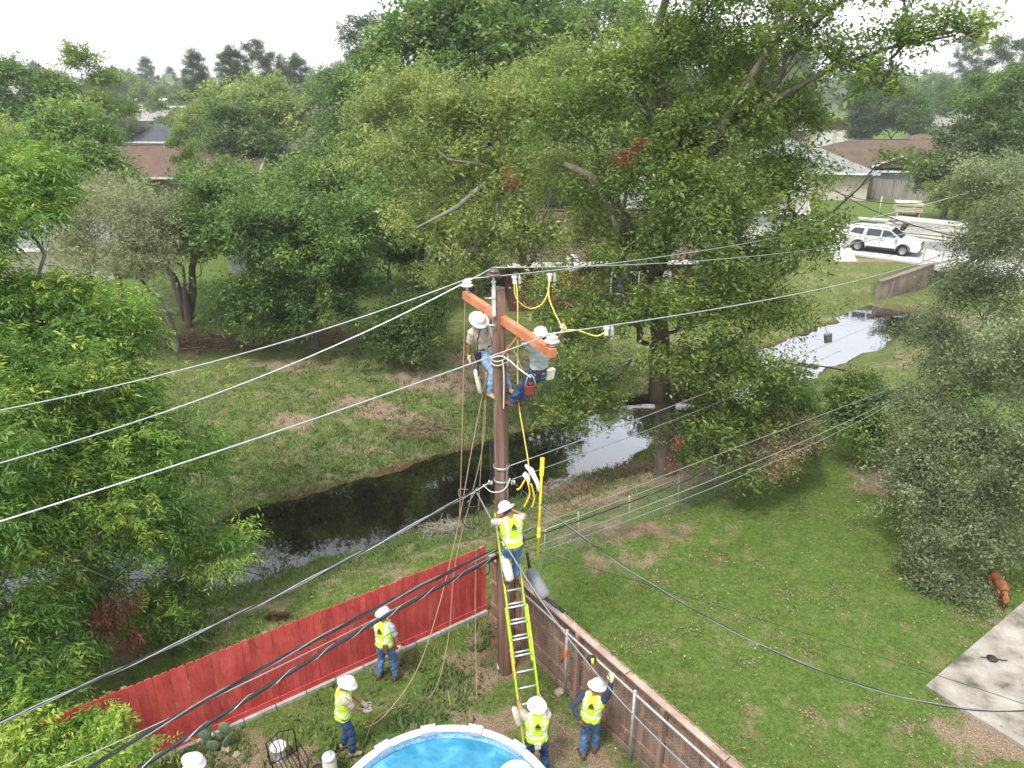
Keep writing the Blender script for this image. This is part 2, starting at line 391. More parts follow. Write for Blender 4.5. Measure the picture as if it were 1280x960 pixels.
# ------------------------------------------------------------------ road and far pavement
M['concrete'] = nmat('concrete', [(.3, (.50, .48, .44)), (.7, (.66, .64, .60))], .7, rough=.9, bump=.2, bscale=30, fine=.08, spec=.1)
M['concrete_white'] = nmat('concrete_pale_road', [(.3, (.44, .43, .42)), (.7, (.58, .57, .56))], .35, rough=.9, fine=.05, spec=.1)
M['concrete_old'] = nmat('concrete_weathered', [(.25, (.09, .06, .045)), (.5, (.20, .155, .13)), (.75, (.31, .265, .235))], .9, (1, 1, .6), .95, bump=.4, fine=.15)
rA, rB = G(1041, 316), G(1158, 332); fA, fB = G(1057, 287), G(1205, 309)
rd = (rB - rA).normalized()
def strip(name, a, b, c, d, z, mat, ext=(18, 30)):
    e = (b - a).normalized(); mb = MB(); ps = []
    a = a - e * ext[0]; b = b + e * ext[1]; c2 = c - e * ext[0]; d2 = d + e * ext[1]
    K = 10
    for i in range(K + 1):
        p = a.lerp(b, i / K); q = c2.lerp(d2, i / K); ps += [(p.x, p.y, z), (q.x, q.y, z)]
    top = [(2 * i, 2 * i + 1, 2 * i + 3, 2 * i + 2) for i in range(K)]
    mb.add(ps, top)
    low = [(x, y, z - .35) for x, y, _ in ps]; n = len(ps)
    mb.add(ps + low, [(2 * i, 2 * i + 2, n + 2 * i + 2, n + 2 * i) for i in range(K)] + [(2 * i + 1, n + 2 * i + 1, n + 2 * i + 3, 2 * i + 3) for i in range(K)])
    return tag(mb.build(name, mat), kind='structure')
ROADZ = .12
strip('road', rA, rB, fA, fB, ROADZ, M['concrete_white'])
pn = Vector((-rd.y, rd.x, 0))
k0 = fA + pn * 1.6; k1 = fB + pn * 1.6
strip('sidewalk', k0, k1, k0 + pn * 1.0, k1 + pn * 1.0, .06, M['concrete'])
# expansion joints in the road are recessed dark seams
mb = MB()
for i in range(-3, 9):
    p = rA + rd * (i * 3.6); q = p + pn * ((fA - rA).dot(pn))
    mb.beam((p.x, p.y, ROADZ + .004), (q.x, q.y, ROADZ + .004), .06, .003)
tag(mb.build('road_seam', M['concrete_old']), kind='structure')

# retaining wall at the culvert
w0 = G(1102, 353, -.35); w1 = G(1166, 331, .15); w2 = w1 + (w1 - w0) * .6
mb = MB(); th = Vector(((w1 - w0).y, -(w1 - w0).x, 0)).normalized() * -.28
for a, c, za, zc in ((w0, w1, w0.z, w1.z), (w1, w2, w1.z, w1.z)):
    vs = [(a.x, a.y, -2.6), (c.x, c.y, -2.6), (c.x, c.y, zc), (a.x, a.y, za)]
    vs2 = [(p[0] + th.x, p[1] + th.y, p[2]) for p in vs]
    mb.add(vs + vs2, [(0, 1, 2, 3), (7, 6, 5, 4), (0, 4, 5, 1), (3, 2, 6, 7), (0, 3, 7, 4), (1, 5, 6, 2)])
cw = mb.build('retaining_wall', M['concrete_old']); tag(cw, 'weathered concrete wing wall where the ditch meets the pale road', 'wall')
mb = MB(); mb.beam(w0 + th * .5 + Vector((0, 0, .03)), w1 + th * .5 + Vector((0, 0, .03)), .36, .07); mb.build('coping', M['concrete_old'], cw)

# ------------------------------------------------------------------ foliage
def unit(a): return a / np.maximum(np.linalg.norm(a, axis=-1, keepdims=True), 1e-9)
def leaves(P, D, K, twig, L, W, splay=.8, jit=.5, droop=.0, tint=None, style='oak', rg=None, upn=1.0):
    """P,D (n,3): sprays; every spray carries K leaves along a twig"""
    rg = rg or rng; n = len(P)
    side = unit(np.cross(D, np.array([0, 0, 1.0]) + rg.normal(0, .25, (n, 3))))
    V = []; T = []; ls = rg.uniform(.62, 1.4, (n, 1))
    for k in range(K):
        f = (k + .5) / K
        p = P + D * (twig * (f - .3)) + np.array([0, 0, -1.0]) * (droop * twig * f * f)
        if style == 'pecan':
            d = D * .55 + side * (splay * (1 if k % 2 else -1)) + np.array([0, 0, -.35]) + rg.normal(0, jit * .35, (n, 3))
        else:
            p = p + rg.normal(0, twig * .22, (n, 3))
            d = D * .5 + side * (splay * (1 if k % 2 else -1)) + rg.normal(0, jit, (n, 3))
        d = unit(d)
        nrm = unit(rg.normal(0, .9, (n, 3)) + np.array([0, 0, upn]) + D * .3)
        wv = unit(np.cross(nrm, d))
        l = L * ls * rg.uniform(.75, 1.25, (n, 1)); ww = W * ls * rg.uniform(.75, 1.2, (n, 1)) * .5
        q = np.stack([p, p + d * l * .45 + wv * ww, p + d * l + np.array([0, 0, -.12]) * l, p + d * l * .45 - wv * ww], 1)
        V.append(q)
        T.append(np.clip((tint if tint is not None else .4) + rg.normal(0, .15, n), 0, 1))
    V = np.concatenate(V).reshape(-1, 3); T = np.concatenate(T)
    F = np.arange(len(V), dtype=np.int32).reshape(-1, 4)
    return V, F, T
def crown_points(blobs, nspray, rg, sub=(.24, .38), nsub=None, flat=.75, droopd=.25, shell=.8, tvar=.22, tbase=.38):
    """blobs (m,7): centre, radii, weight. returns spray positions, directions, tint, sub clump centres"""
    blobs = np.asarray(blobs, float)
    area = (blobs[:, 3] * blobs[:, 4] + blobs[:, 3] * blobs[:, 5] + blobs[:, 4] * blobs[:, 5]) * blobs[:, 6]
    share = area / area.sum()
    P, D, T, SC = [], [], [], []
    for b, s in zip(blobs, share):
        c, r = b[:3], b[3:6]; ns = max(8, int(nspray * s)); m = nsub or max(8, int(40 * min(2.2, (ns / 500.) ** .5)))
        u = unit(rg.normal(0, 1, (m, 3))); u[:, 2] = np.where(u[:, 2] < -.35, -u[:, 2], u[:, 2])
        rr = (rg.uniform(.35, 1.12, (m, 1)) ** .7) * np.where(rg.random((m, 1)) < .22, rg.uniform(1.1, 1.45, (m, 1)), 1)
        sc = c + u * r * rr * shell
        sr = np.clip(rg.lognormal(math.log((sub[0] + sub[1]) * .36), .38, m), sub[0] * .4, sub[1] * 1.25) * r.mean()
        wt = sr ** 2; k = rg.choice(m, ns, p=wt / wt.sum())
        v = unit(rg.normal(0, 1, (ns, 3)) + u[k] * .55 + np.array([0, 0, .25])); rad = rg.uniform(.1, 1.3, (ns, 1)) ** .6
        p = sc[k] + v * rad * sr[k][:, None] * np.array([1.25, 1.25, flat]) + u[k] * (sr[k] * rg.normal(.1, .75, ns))[:, None]
        d = unit(v * .7 + u[k] * .6 + rg.normal(0, .35, (ns, 3)) + np.array([0, 0, -droopd]))
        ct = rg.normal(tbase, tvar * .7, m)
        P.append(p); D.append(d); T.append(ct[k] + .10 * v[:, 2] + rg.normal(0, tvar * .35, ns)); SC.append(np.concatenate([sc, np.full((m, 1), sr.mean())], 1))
    return np.concatenate(P), np.concatenate(D), np.clip(np.concatenate(T), 0, 1), SC
def limbs(mb, base, blobs, SC, rg, r0, fork=.45, nb=8, rmin=.012, lean=None):
    """trunk from base, limbs to every blob centre, branches to the clumps"""
    base = Vector(base); cs = [Vector(b[:3]) for b in blobs]
    top = sum(cs, Vector()) / len(cs); H = max(.5, top.z - base.z)
    fk = base.lerp(top, fork); fk = Vector((base.x * .6 + fk.x * .4, base.y * .6 + fk.y * .4, fk.z))
    if lean is not None: fk = Vector(lean)
    def wig(a, b, n, amp):
        pts = []
        for i in range(n + 1):
            t = i / n; p = a.lerp(b, t)
            if 0 < i < n: p = p + Vector(rg.normal(0, amp * (b - a).length, 3))
            p.z += math.sin(t * math.pi) * (b - a).length * .07
            pts.append(p)
        return pts
    tp = wig(base, fk, 4, .02); tp[0] = base - Vector((0, 0, .25))
    mb.tube([base - Vector((0, 0, .25)), base + Vector((0, 0, .12))] + tp[1:], [r0 * 1.55, r0 * 1.12, r0, r0 * .94, r0 * .88, r0 * .82], 9)
    todo = list(range(len(cs))); done = {-1: fk}; par = {}; order = []
    while todo:
        _, i, j = min(((cs[i] - done[j]).length + (.35 * (done[j] - fk).length if j >= 0 else 0), i, j) for i in todo for j in done)
        todo.remove(i); done[i] = cs[i]; par[i] = j; order.append(i)
    load = {i: 1.0 for i in order}
    for i in reversed(order):
        if par[i] >= 0: load[par[i]] += load[i]
    tot = len(order)
    for i in order:
        sc = SC[i]; kb = min(1, .25 + blobs[i][3] / 2); rl = r0 * kb * (.12 + .40 * (load[i] / tot) ** .6); re = r0 * kb * (.09 + .36 * (max(0, load[i] - 1) / tot) ** .6)
        L = wig(done[par[i]], cs[i], 5, .055); mb.tube(L, [rl + (re - rl) * q / 5 for q in range(6)], 6, cap=False)
        for s in sc[:nb]:
            j = rg.integers(2, 6); q = wig(L[j], Vector(s[:3]), 3, .08); rr = min(max(rmin, re * (.3 + .2 * rg.random())), .05)
            mb.tube(q, [rr, rr * .75, rr * .5, rr * .25], 4, cap=False)
            for _ in range(2):
                e = Vector(s[:3]) + Vector(rg.normal(0, s[3] * .9, 3)); mb.tube([q[2], (q[2] + e) / 2 + Vector((0, 0, .03)), e], [rr * .45, rr * .3, rr * .12], 3, cap=False)
def tree(name, label, cat, base, blobs, nspray, K, twig, L, W, lmat, seed, r0=.25, bark='bark', group=None, style='oak', fork=.45, flat=.75, droopd=.25, droop=.1,
         tbase=.38, tvar=.22, nb=8, sub=(.24, .38), extra=None, lean=None, upn=1.0, splay=.8, shell=.8, nsub=None):
    rg = np.random.default_rng(seed); base = Vector(base)
    bl = np.asarray(blobs, float).copy(); bl[:, :3] -= np.array(base)
    P, D, T, SC = crown_points(bl, nspray, rg, sub=sub, flat=flat, droopd=droopd, tbase=tbase, tvar=tvar, shell=shell, nsub=nsub)
    V, F, TT = leaves(P, D, K, twig, L, W, splay, .5, droop, np.asarray(T), style, rg, upn)
    root = empty(name, base, 0, label, cat, group)
    me = npmesh('crown', V, F, attrs={'tint': ('FACE', 'FLOAT', TT)})
    link('crown', me, root, M[lmat])
    mb = MB(); limbs(mb, (0, 0, 0), bl, SC, rg, r0, fork, nb, lean=None if lean is None else Vector(lean) - base)
    if extra: extra(mb, base)
    mb.build('trunk', M[bark], root, fix=False)
    return root
def B(u, v, Y, ru, rv, ry=None, wt=1.0):
    """crown lobe seen round pixel u, v at ground distance Y, radii in photo pixels, depth radius in metres"""
    p = AY(u, v, Y); s = depth(p) / FPX
    rx, rz = ru * s, rv * s
    return (p.x, p.y, p.z, rx, ry if ry is not None else (rx + rz) / 2, rz, wt)

# --- big pecan on the left, its long compound leaves over the ditch
pec = [B(25, 225, 17, 60, 50), B(-50, 320, 15, 55, 80), B(40, 268, 16.3, 44, 26), B(0, 380, 15, 50, 34), B(58, 366, 15.6, 62, 24), B(60, 412, 15.5, 75, 46), B(150, 420, 16, 50, 45), B(20, 500, 13.5, 90, 70), B(150, 510, 15, 62, 50),
       B(85, 590, 13.5, 90, 70), B(215, 575, 14.5, 58, 50), B(10, 690, 11.5, 60, 70), B(170, 660, 13.2, 80, 60), B(245, 700, 13.6, 34, 40), B(215, 760, 12.8, 38, 45), B(110, 760, 13.0, 60, 50),
       B(20, 800, 10.4, 70, 60), B(-60, 620, 11, 90, 120), B(292, 690, 13.3, 20, 30), B(40, 880, 9.6, 55, 40)]
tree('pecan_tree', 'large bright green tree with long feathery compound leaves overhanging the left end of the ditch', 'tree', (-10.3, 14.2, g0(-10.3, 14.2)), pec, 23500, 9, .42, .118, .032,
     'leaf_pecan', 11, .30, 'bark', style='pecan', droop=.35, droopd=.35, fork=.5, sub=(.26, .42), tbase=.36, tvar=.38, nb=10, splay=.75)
# dead reddish spray and bare broken boughs hanging in it
rg = np.random.default_rng(5)
dl = [B(150, 770, 11.6, 16, 36), B(168, 800, 11.6, 10, 22), B(127, 785, 11.7, 9, 26), B(70, 732, 11.3, 14, 9), B(100, 828, 11.2, 18, 8)]
P, D, T, SC = crown_points(dl, 420, rg, droopd=1.6); V, F, TT = leaves(P, D, 7, .26, .075, .022, .6, .5, .5, T, 'pecan', rg)
dead = empty('broken_bough', AY(140, 740, 12.2), 0, 'broken dead bough with rust red leaves hanging in the big left tree', 'branch')
o0 = dead.location
link('dead_leaves', npmesh('dead_leaves', V - np.array(o0), F, attrs={'tint': ('FACE', 'FLOAT', TT)}), dead, M['leaf_dead'])
mb = MB()
for a, c_, d_, r in (((75, 690, 11.8), (110, 712, 11.2), (178, 740, 11.6), .020), ((125, 668, 11.8), (92, 700, 11.2), (75, 720, 11.7), .014), ((100, 712, 11.3), (140, 760, 11.7), (168, 812, 11.6), .011), ((95, 705, 11.4), (128, 745, 11.1), (132, 800, 11.7), .011), ((60, 680, 11.6), (85, 705, 11.2), (120, 730, 11.7), .016)):
    mb.tube([AY(*a) - o0, AY(*c_) - o0, AY(*d_) - o0], [r, r * .8, r * .45], 5)
mb.build('bough', M['bark'], dead)

# --- spreading water oak beyond the ditch, centre right
oak = [B(720, 150, 21, 62, 48), B(790, 110, 21, 60, 55), B(860, 70, 21, 62, 60), B(930, 95, 21.5, 55, 50), B(905, 165, 20, 70, 55), B(985, 150, 20.5, 48, 42), B(830, 190, 21, 65, 50),
       B(760, 230, 20.5, 52, 45), B(890, 250, 19, 75, 55), B(975, 235, 20, 60, 45), B(1010, 300, 19.8, 42, 40), B(920, 330, 18.8, 75, 50), B(840, 300, 19.5, 55, 50), B(780, 330, 20, 40, 45),
       B(860, 400, 18.5, 72, 48), B(950, 400, 19, 55, 42), B(785, 400, 19.5, 38, 40), B(890, 470, 18.2, 70, 45), B(965, 490, 19, 45, 45), B(720, 420, 20, 42, 60), B(730, 500, 20, 42, 42),
       B(900, 540, 18.4, 65, 38), B(905, 583, 18.1, 52, 18, None, .8), B(866, 572, 17.9, 22, 18, None, .8), B(975, 545, 19.2, 42, 40), B(700, 520, 20, 30, 28),
       B(1000, 60, 19, 50, 40, None, .6), B(1060, 80, 18.5, 48, 38, None, .6), B(1100, 110, 18, 42, 30, None, .5), B(1130, 50, 18, 42, 32, None, .6), B(1190, 40, 17.5, 44, 26, None, .55), B(1118, 205, 18, 26, 18, None, .5), B(1225, 45, 17.5, 30, 24, None, .6),
       B(960, 10, 19.5, 60, 38, None, .6), B(900, -20, 20.5, 70, 50), B(1055, 0, 18.5, 55, 35, None, .5), B(1130, -10, 18, 40, 25, None, .4)]
def oak_extra(mb, base):
    def W(*q): return AY(*q) - base
    mb.tube([W(822, 500, 20.1), W(826, 430, 20.1), W(818, 345, 20.1), W(795, 290, 20.1), W(760, 250, 20.1), W(735, 218, 20.1), W(705, 205, 20.2)], [.30, .27, .24, .19, .16, .12, .07], 8)
    mb.tube([W(818, 345, 20.1), W(850, 270, 20), W(880, 200, 20), W(930, 110, 19.5), W(975, 40, 19), W(1010, 0, 18.6)], [.22, .19, .15, .10, .07, .04], 8)
    mb.tube([W(880, 200, 20), W(960, 130, 19.3), W(1040, 85, 18.6), W(1110, 60, 18.2), W(1190, 45, 17.7)], [.12, .09, .065, .045, .02], 6)
    mb.tube([W(850, 270, 20), W(838, 170, 20.6), W(815, 60, 21), W(838, -20, 21.2)], [.18, .16, .13, .10], 7)
    mb.tube([W(795, 290, 20.1), W(775, 300, 19.6), W(765, 270, 19.4)], [.10, .07, .04], 6)
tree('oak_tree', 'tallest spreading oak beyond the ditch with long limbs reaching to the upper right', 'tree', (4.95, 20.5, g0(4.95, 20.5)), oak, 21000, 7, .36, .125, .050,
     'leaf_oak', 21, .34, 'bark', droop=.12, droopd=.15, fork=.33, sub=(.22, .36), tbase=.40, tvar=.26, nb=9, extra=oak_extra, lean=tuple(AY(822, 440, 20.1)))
# --- paler oak left of it
oak2 = [B(475, 150, 29, 40, 42), B(520, 120, 29, 38, 34), B(560, 150, 26, 50, 50), B(620, 160, 25.5, 55, 50), B(680, 150, 24.5, 42, 45), B(500, 205, 26, 50, 45), B(570, 230, 25, 60, 50), B(640, 235, 24.5, 55, 50),
        B(700, 230, 22.5, 40, 45), B(600, 300, 24, 60, 42), B(530, 290, 25, 45, 40), B(665, 310, 23, 50, 40), B(575, 350, 24, 45, 30), B(690, 370, 21.5, 40, 36), B(650, 120, 26, 40, 35), B(700, 105, 25, 40, 40), B(738, 290, 21.6, 38, 50)]
def oak2_extra(mb, base):
    def W(*q): return AY(*q) - base
    mb.tube([W(655, 330, 25.4), W(640, 250, 25), W(610, 225, 24.4), W(570, 260, 23.4), W(520, 285, 23)], [.16, .13, .10, .07, .03], 6)
    mb.tube([W(620, 215, 24.5), W(600, 205, 24), W(560, 200, 23.6), W(545, 186, 23.4)], [.07, .05, .035, .015], 5)
    mb.tube([W(655, 340, 25), W(700, 275, 24), W(740, 285, 23.4)], [.08, .06, .02], 5)
tree('oak_tree', 'yellow green oak with pale bare boughs left of the tall spreading oak', 'tree', (-.75, 28.7, g0(-.75, 28.7)), oak2, 11500, 7, .38, .135, .054, 'leaf_olive', 22, .26, 'bark_pale', droop=.12, fork=.4,
     sub=(.22, .36), tbase=.42, tvar=.26, nb=8, extra=oak2_extra)
# red dead twigs caught in the oaks
for lab, bl_ in (('small cluster of rust red dead leaves in the yellow green oak', [B(637, 232, 22.6, 12, 8), B(632, 218, 22.8, 5, 6)]),
                 ('long rust red dead twig in the tall oak above the trunk fork', [B(772, 200, 19, 11, 5), B(788, 192, 19, 10, 4), B(800, 182, 19, 6, 6)]),
                 ('rust red dead foliage just behind the crossarm and right lineman', [B(705, 385, 20, 16, 14), B(735, 395, 19.6, 12, 22), B(715, 350, 20, 22, 7), B(748, 440, 19.4, 10, 10)]),
                 ('rust red dead leaves low on the right side of the oak trunk', [B(848, 552, 17.4, 8, 5), B(840, 578, 17.6, 7, 6)])):
    P, D, T, SC = crown_points(bl_, 30 * len(bl_), rg); V, F, TT = leaves(P, D, 6, .22, .08, .03, .7, .5, .3, T, 'oak', rg)
    c0 = Vector(bl_[0][:3]); mb = MB()
    e = empty('dead_twig', c0, 0, lab, 'dead twig')
    link('dead_leaves', npmesh('dead_leaves', V - np.array(c0), F, attrs={'tint': ('FACE', 'FLOAT', TT)}), e, M['leaf_dead'])
    for bb in bl_: mb.tube([Vector((0, 0, .2)), Vector(bb[:3]) - c0], [.02, .008], 4)
    mb.build('twig', M['bark'], e)

# --- grey green small leaved tree on the right
liv = [B(1250, 235, 20, 50, 40), B(1290, 300, 18, 60, 60), B(1228, 308, 20, 38, 38), B(1192, 356, 20, 28, 28), B(1240, 380, 18.5, 58, 52), B(1160, 425, 20, 38, 36), B(1200, 470, 18.5, 70, 48),
       B(1290, 470, 16, 70, 80), B(1148, 515, 18, 42, 34), B(1210, 560, 16.5, 70, 48), B(1138, 578, 16.6, 38, 24), B(1160, 620, 16, 55, 34), B(1240, 640, 15.2, 60, 50), B(1180, 680, 15, 48, 36), B(1150, 715, 14.8, 30, 30),
       B(1200, 745, 14.2, 38, 24), B(1300, 600, 14.5, 60, 90), B(1258, 690, 14.6, 40, 24), B(1185, 775, 13.9, 22, 12, None, .6)]
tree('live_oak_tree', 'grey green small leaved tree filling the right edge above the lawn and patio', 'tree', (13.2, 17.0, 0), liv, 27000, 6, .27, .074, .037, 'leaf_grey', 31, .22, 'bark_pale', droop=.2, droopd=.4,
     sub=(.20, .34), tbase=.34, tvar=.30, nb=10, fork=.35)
# --- round dark green bush under it, tall hedge bush with tan vine under the oak
tree('vine_bush', 'round dark glossy green bush on the lawn left of the grey green tree', 'bush', G(1082, 578), [B(1068, 500, 21.6, 34, 26), B(1072, 530, 21.2, 38, 34), B(1100, 550, 20.8, 34, 26), B(1085, 490, 21.8, 22, 14)],
     2600, 6, .22, .12, .075, 'leaf_dark', 33, .05, droop=.2, fork=.3, nb=3, tbase=.72)
tree('juniper_shrub', 'tan and bronze withered shrub at the foot of the oak by the wire fence', 'shrub', G(930, 612), [B(945, 590, 18.2, 28, 20), B(965, 565, 18.3, 34, 24), B(925, 578, 18.0, 20, 16), B(990, 545, 18.8, 28, 26)],
     2600, 6, .22, .06, .03, 'leaf_tan', 34, .05, droop=.3, fork=.3, nb=3, tbase=.3)
tree('hedge_shrub', 'mid green shrub growing beside the right of the oak trunk', 'shrub', G(980, 570), [B(995, 530, 20, 24, 38), B(975, 500, 20.3, 28, 30), B(1003, 560, 19.6, 18, 24)], 2400, 6, .24, .08, .04, 'leaf_dark', 35, .05, fork=.3, nb=3)
# --- dark glossy evergreens beyond the far bank
ev = [B(270, 246, 32.5, 42, 34), B(240, 290, 32, 38, 38), B(300, 290, 31.5, 50, 45), B(350, 290, 31.3, 60, 50), B(400, 320, 30.8, 55, 50), B(330, 370, 31, 55, 40), B(400, 385, 30.5, 45, 34), B(440, 350, 31.3, 38, 45), B(300, 400, 31.4, 30, 24), B(450, 285, 32, 40, 45), B(360, 410, 31, 40, 20)]
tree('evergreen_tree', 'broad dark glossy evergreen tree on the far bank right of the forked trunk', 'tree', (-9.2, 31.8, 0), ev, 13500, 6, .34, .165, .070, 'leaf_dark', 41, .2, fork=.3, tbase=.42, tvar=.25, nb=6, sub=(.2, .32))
ev2 = [B(440, 228, 40, 46, 30), B(392, 240, 41, 34, 20), B(330, 236, 42, 40, 22), B(480, 240, 38, 40, 45), B(455, 198, 41, 40, 30), B(285, 240, 41, 34, 20), B(380, 240, 39, 60, 35), B(500, 290, 36, 34, 60)]
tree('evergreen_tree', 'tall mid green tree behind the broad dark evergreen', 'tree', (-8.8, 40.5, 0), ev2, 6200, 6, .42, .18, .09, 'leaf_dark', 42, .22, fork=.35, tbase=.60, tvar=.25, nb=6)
tree('evergreen_bush', 'rounded deep green bush on the far bank left of the pole top', 'bush', (-4.6, 30.6, 0), [B(505, 405, 30, 36, 28), B(480, 420, 29.8, 22, 20), B(530, 425, 29.6, 30, 24), B(505, 440, 29.2, 34, 16), B(540, 390, 31, 26, 24)],
     4200, 6, .26, .12, .06, 'leaf_dark', 43, .07, fork=.3, nb=3, tbase=.42)
# --- forked dark trunk tree and the feathery pale tree
def twin(mb, base):
    def W(*q): return AY(*q) - base
    mb.tube([W(236, 400, 35.4), W(228, 378, 35.3), W(218, 350, 35.2), W(210, 335, 35.1), W(195, 300, 35)], [.30, .24, .2, .15, .08], 8)
    mb.tube([W(236, 395, 35.4), W(241, 365, 35.5), W(240, 335, 35.5), W(250, 300, 35.5)], [.26, .2, .17, .12], 8)
tree('forked_tree', 'tree with a forked dark bare trunk standing on bright grass beyond the brush pile', 'tree', tuple(G(236, 408)), [B(215, 300, 35, 38, 30), B(250, 270, 36, 36, 34), B(190, 270, 36, 40, 30), B(270, 310, 35.5, 26, 26)], 4200, 6, .36, .15, .07,
     'leaf_dark', 44, .16, fork=.4, nb=6, extra=twin, tbase=.55)
fe = [B(120, 270, 31, 45, 32), B(165, 280, 30, 48, 40), B(100, 310, 30, 38, 34), B(150, 330, 29.5, 55, 34), B(200, 320, 30, 32, 34), B(130, 245, 32, 40, 24), B(80, 260, 33, 30, 30)]
tree('feathery_tree', 'pale grey green feathery tree in front of the left rooftops', 'tree', (-15.4, 31.5, 0), fe, 8500, 7, .32, .13, .034, 'leaf_feather', 45, .14, 'bark_pale', droop=.4, droopd=.5, tbase=.4, nb=12, sub=(.2, .34))
tree('broadleaf_tree', 'deep green tree with sparse top between the pecan and the brown roof', 'tree', (-21, 38, 0), [B(95, 175, 38, 45, 34), B(120, 215, 37, 34, 34), B(65, 195, 38, 40, 34), B(150, 245, 36, 22, 24)], 6000, 6, .42, .2, .09, 'leaf_dark', 46, .18, nb=7, tbase=.5)

# --- young sapling with fresh leaves in front of the red fence, and thin sprigs
def sprigs(name, label, cat, base, tips, mat_, n, L, W, seed, st='pecan', tb=.8, r=.012):
    base = Vector(base); rg = np.random.default_rng(seed); mb = MB(); P = []; D = []
    for tp in tips:
        tp = Vector(tp) - base; mid = tp * .5 + Vector(rg.normal(0, .06, 3)); mid.z += .1
        mb.tube([Vector((0, 0, -.1)), mid, tp], [r * 1.6, r, r * .5], 5)
        q = rg.normal(0, .16, (n, 3)) + np.array(tp); P.append(q); D.append(unit(q - np.array(tp) + rg.normal(0, .08, (n, 3)) + [0, 0, -.02]))
    P = np.concatenate(P); D = np.concatenate(D)
    V, F, TT = leaves(P, D, 8, .28, L, W, .7, .5, .35, np.clip(rg.normal(tb, .12, len(P)), 0, 1), st, rg)
    e = empty(name, base, 0, label, cat); link('foliage', npmesh('foliage', V, F, attrs={'tint': ('FACE', 'FLOAT', TT)}), e, M[mat_]); mb.build('stems', M['bark_pale'], e)
    return e
tree('young_tree', 'young tree with fresh yellow green leaves before the left end of the red fence', 'tree', (-5.35, 8.35, 0), [B(105, 915, 8.9, 40, 26), B(30, 905, 9.1, 46, 26), B(125, 945, 8.6, 55, 26), B(40, 940, 8.6, 50, 34), B(60, 985, 8.2, 80, 30), B(145, 905, 8.9, 14, 22)], 1900, 9, .28, .10, .03,
     'leaf_pecan', 51, .05, style='pecan', droop=.35, fork=.5, tbase=.62, nb=5)
sprigs('sapling', 'slender sapling with yellow green leaf tufts on the far bank left of the ditch', 'sapling', G(235, 560, -.9), [AY(300, 455, 22), AY(285, 478, 22), AY(255, 465, 22.3), AY(305, 495, 21.5), AY(222, 455, 22.3), AY(205, 485, 21.8), AY(240, 500, 21.6)], 'leaf_pecan', 12, .10, .03, 52, tb=.95)
sprigs('sapling', 'sapling with bright leaves leaning over the dark water at the left bank', 'sapling', G(255, 680, -1.3), [AY(320, 600, 19.5), AY(300, 612, 19.3), AY(270, 590, 19.5), AY(332, 588, 19.4), AY(285, 630, 18.8)], 'leaf_pecan', 12, .11, .032, 53, tb=.7)

# ------------------------------------------------------------------ prototypes for the wooded neighbourhood
protos = {}
def proto(key, name, blobs, n, K, twig, L, W, lm, seed, r0, bark='bark', **kw):
    r = tree(name, 'x', 'tree', (0, 0, 0), blobs, n, K, twig, L, W, lm, seed, r0, bark, **kw); protos[key] = [r, False]; return r
proto('round', 'broadleaf_tree', [(0, 0, 6.6, 2.2, 2.2, 1.8, 1), (1.6, .4, 5.4, 1.9, 1.9, 1.6, 1), (-1.7, -.3, 5.6, 1.9, 1.9, 1.5, 1), (.3, -1.6, 5.0, 1.9, 1.7, 1.5, 1), (-.4, 1.6, 5.2, 1.8, 1.8, 1.5, 1), (.6, -.4, 8.0, 1.3, 1.3, 1.2, 1), (-1.0, .5, 4.0, 1.9, 1.9, 1.2, 1), (1.4, -.8, 3.9, 1.7, 1.7, 1.1, 1)],
      4200, 6, .42, .24, .12, 'leaf_far', 61, .22, tbase=.4, tvar=.25, nb=5)
proto('wide', 'broadleaf_tree', [(0, 0, 6.3, 2.6, 2.4, 1.4, 1), (2.6, .4, 5.4, 2.2, 1.9, 1.3, 1), (-2.7, -.3, 5.3, 2.2, 1.9, 1.4, 1), (.6, -1.9, 5.1, 2.2, 1.7, 1.3, 1), (-1.2, -1.4, 6.6, 1.5, 1.4, 1.1, 1), (1.5, .8, 7.2, 1.6, 1.5, 1.1, 1), (3.6, -.4, 4.2, 1.4, 1.4, 1.0, 1), (-3.5, .2, 4.1, 1.5, 1.4, 1.0, 1), (0, .5, 3.9, 2.4, 2.2, 1.1, 1)],
      4600, 6, .42, .24, .12, 'leaf_olive', 62, .26, tbase=.35, tvar=.25, nb=5)
proto('tall', 'broadleaf_tree', [(0, 0, 12.2, 1.8, 1.8, 1.5, 1), (1.9, .3, 10.6, 1.9, 1.8, 1.5, 1), (-1.8, -.2, 10.9, 1.9, 1.7, 1.4, 1), (.3, -1.2, 9.1, 2.1, 1.7, 1.5, 1), (-2.3, .8, 8.3, 1.7, 1.6, 1.3, 1), (2.5, -.6, 8.0, 1.8, 1.6, 1.3, 1), (.2, .3, 7.0, 2.4, 2.1, 1.4, 1), (-1.2, -.9, 5.6, 1.8, 1.7, 1.1, .7), (1.3, .7, 5.2, 1.6, 1.5, 1.0, .7)],
      4600, 6, .42, .22, .11, 'leaf_dark', 63, .26, tbase=.45, tvar=.25, nb=6)
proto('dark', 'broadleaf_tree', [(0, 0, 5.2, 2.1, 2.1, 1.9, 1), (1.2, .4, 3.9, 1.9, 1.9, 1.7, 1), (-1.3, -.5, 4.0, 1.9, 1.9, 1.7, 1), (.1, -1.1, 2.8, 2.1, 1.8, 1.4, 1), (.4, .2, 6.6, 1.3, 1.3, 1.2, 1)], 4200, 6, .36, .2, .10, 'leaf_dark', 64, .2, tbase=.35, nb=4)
pb = [(0, 0, 13.6, 1.2, 1.2, .7, 1)]; rr_ = np.random.default_rng(66)
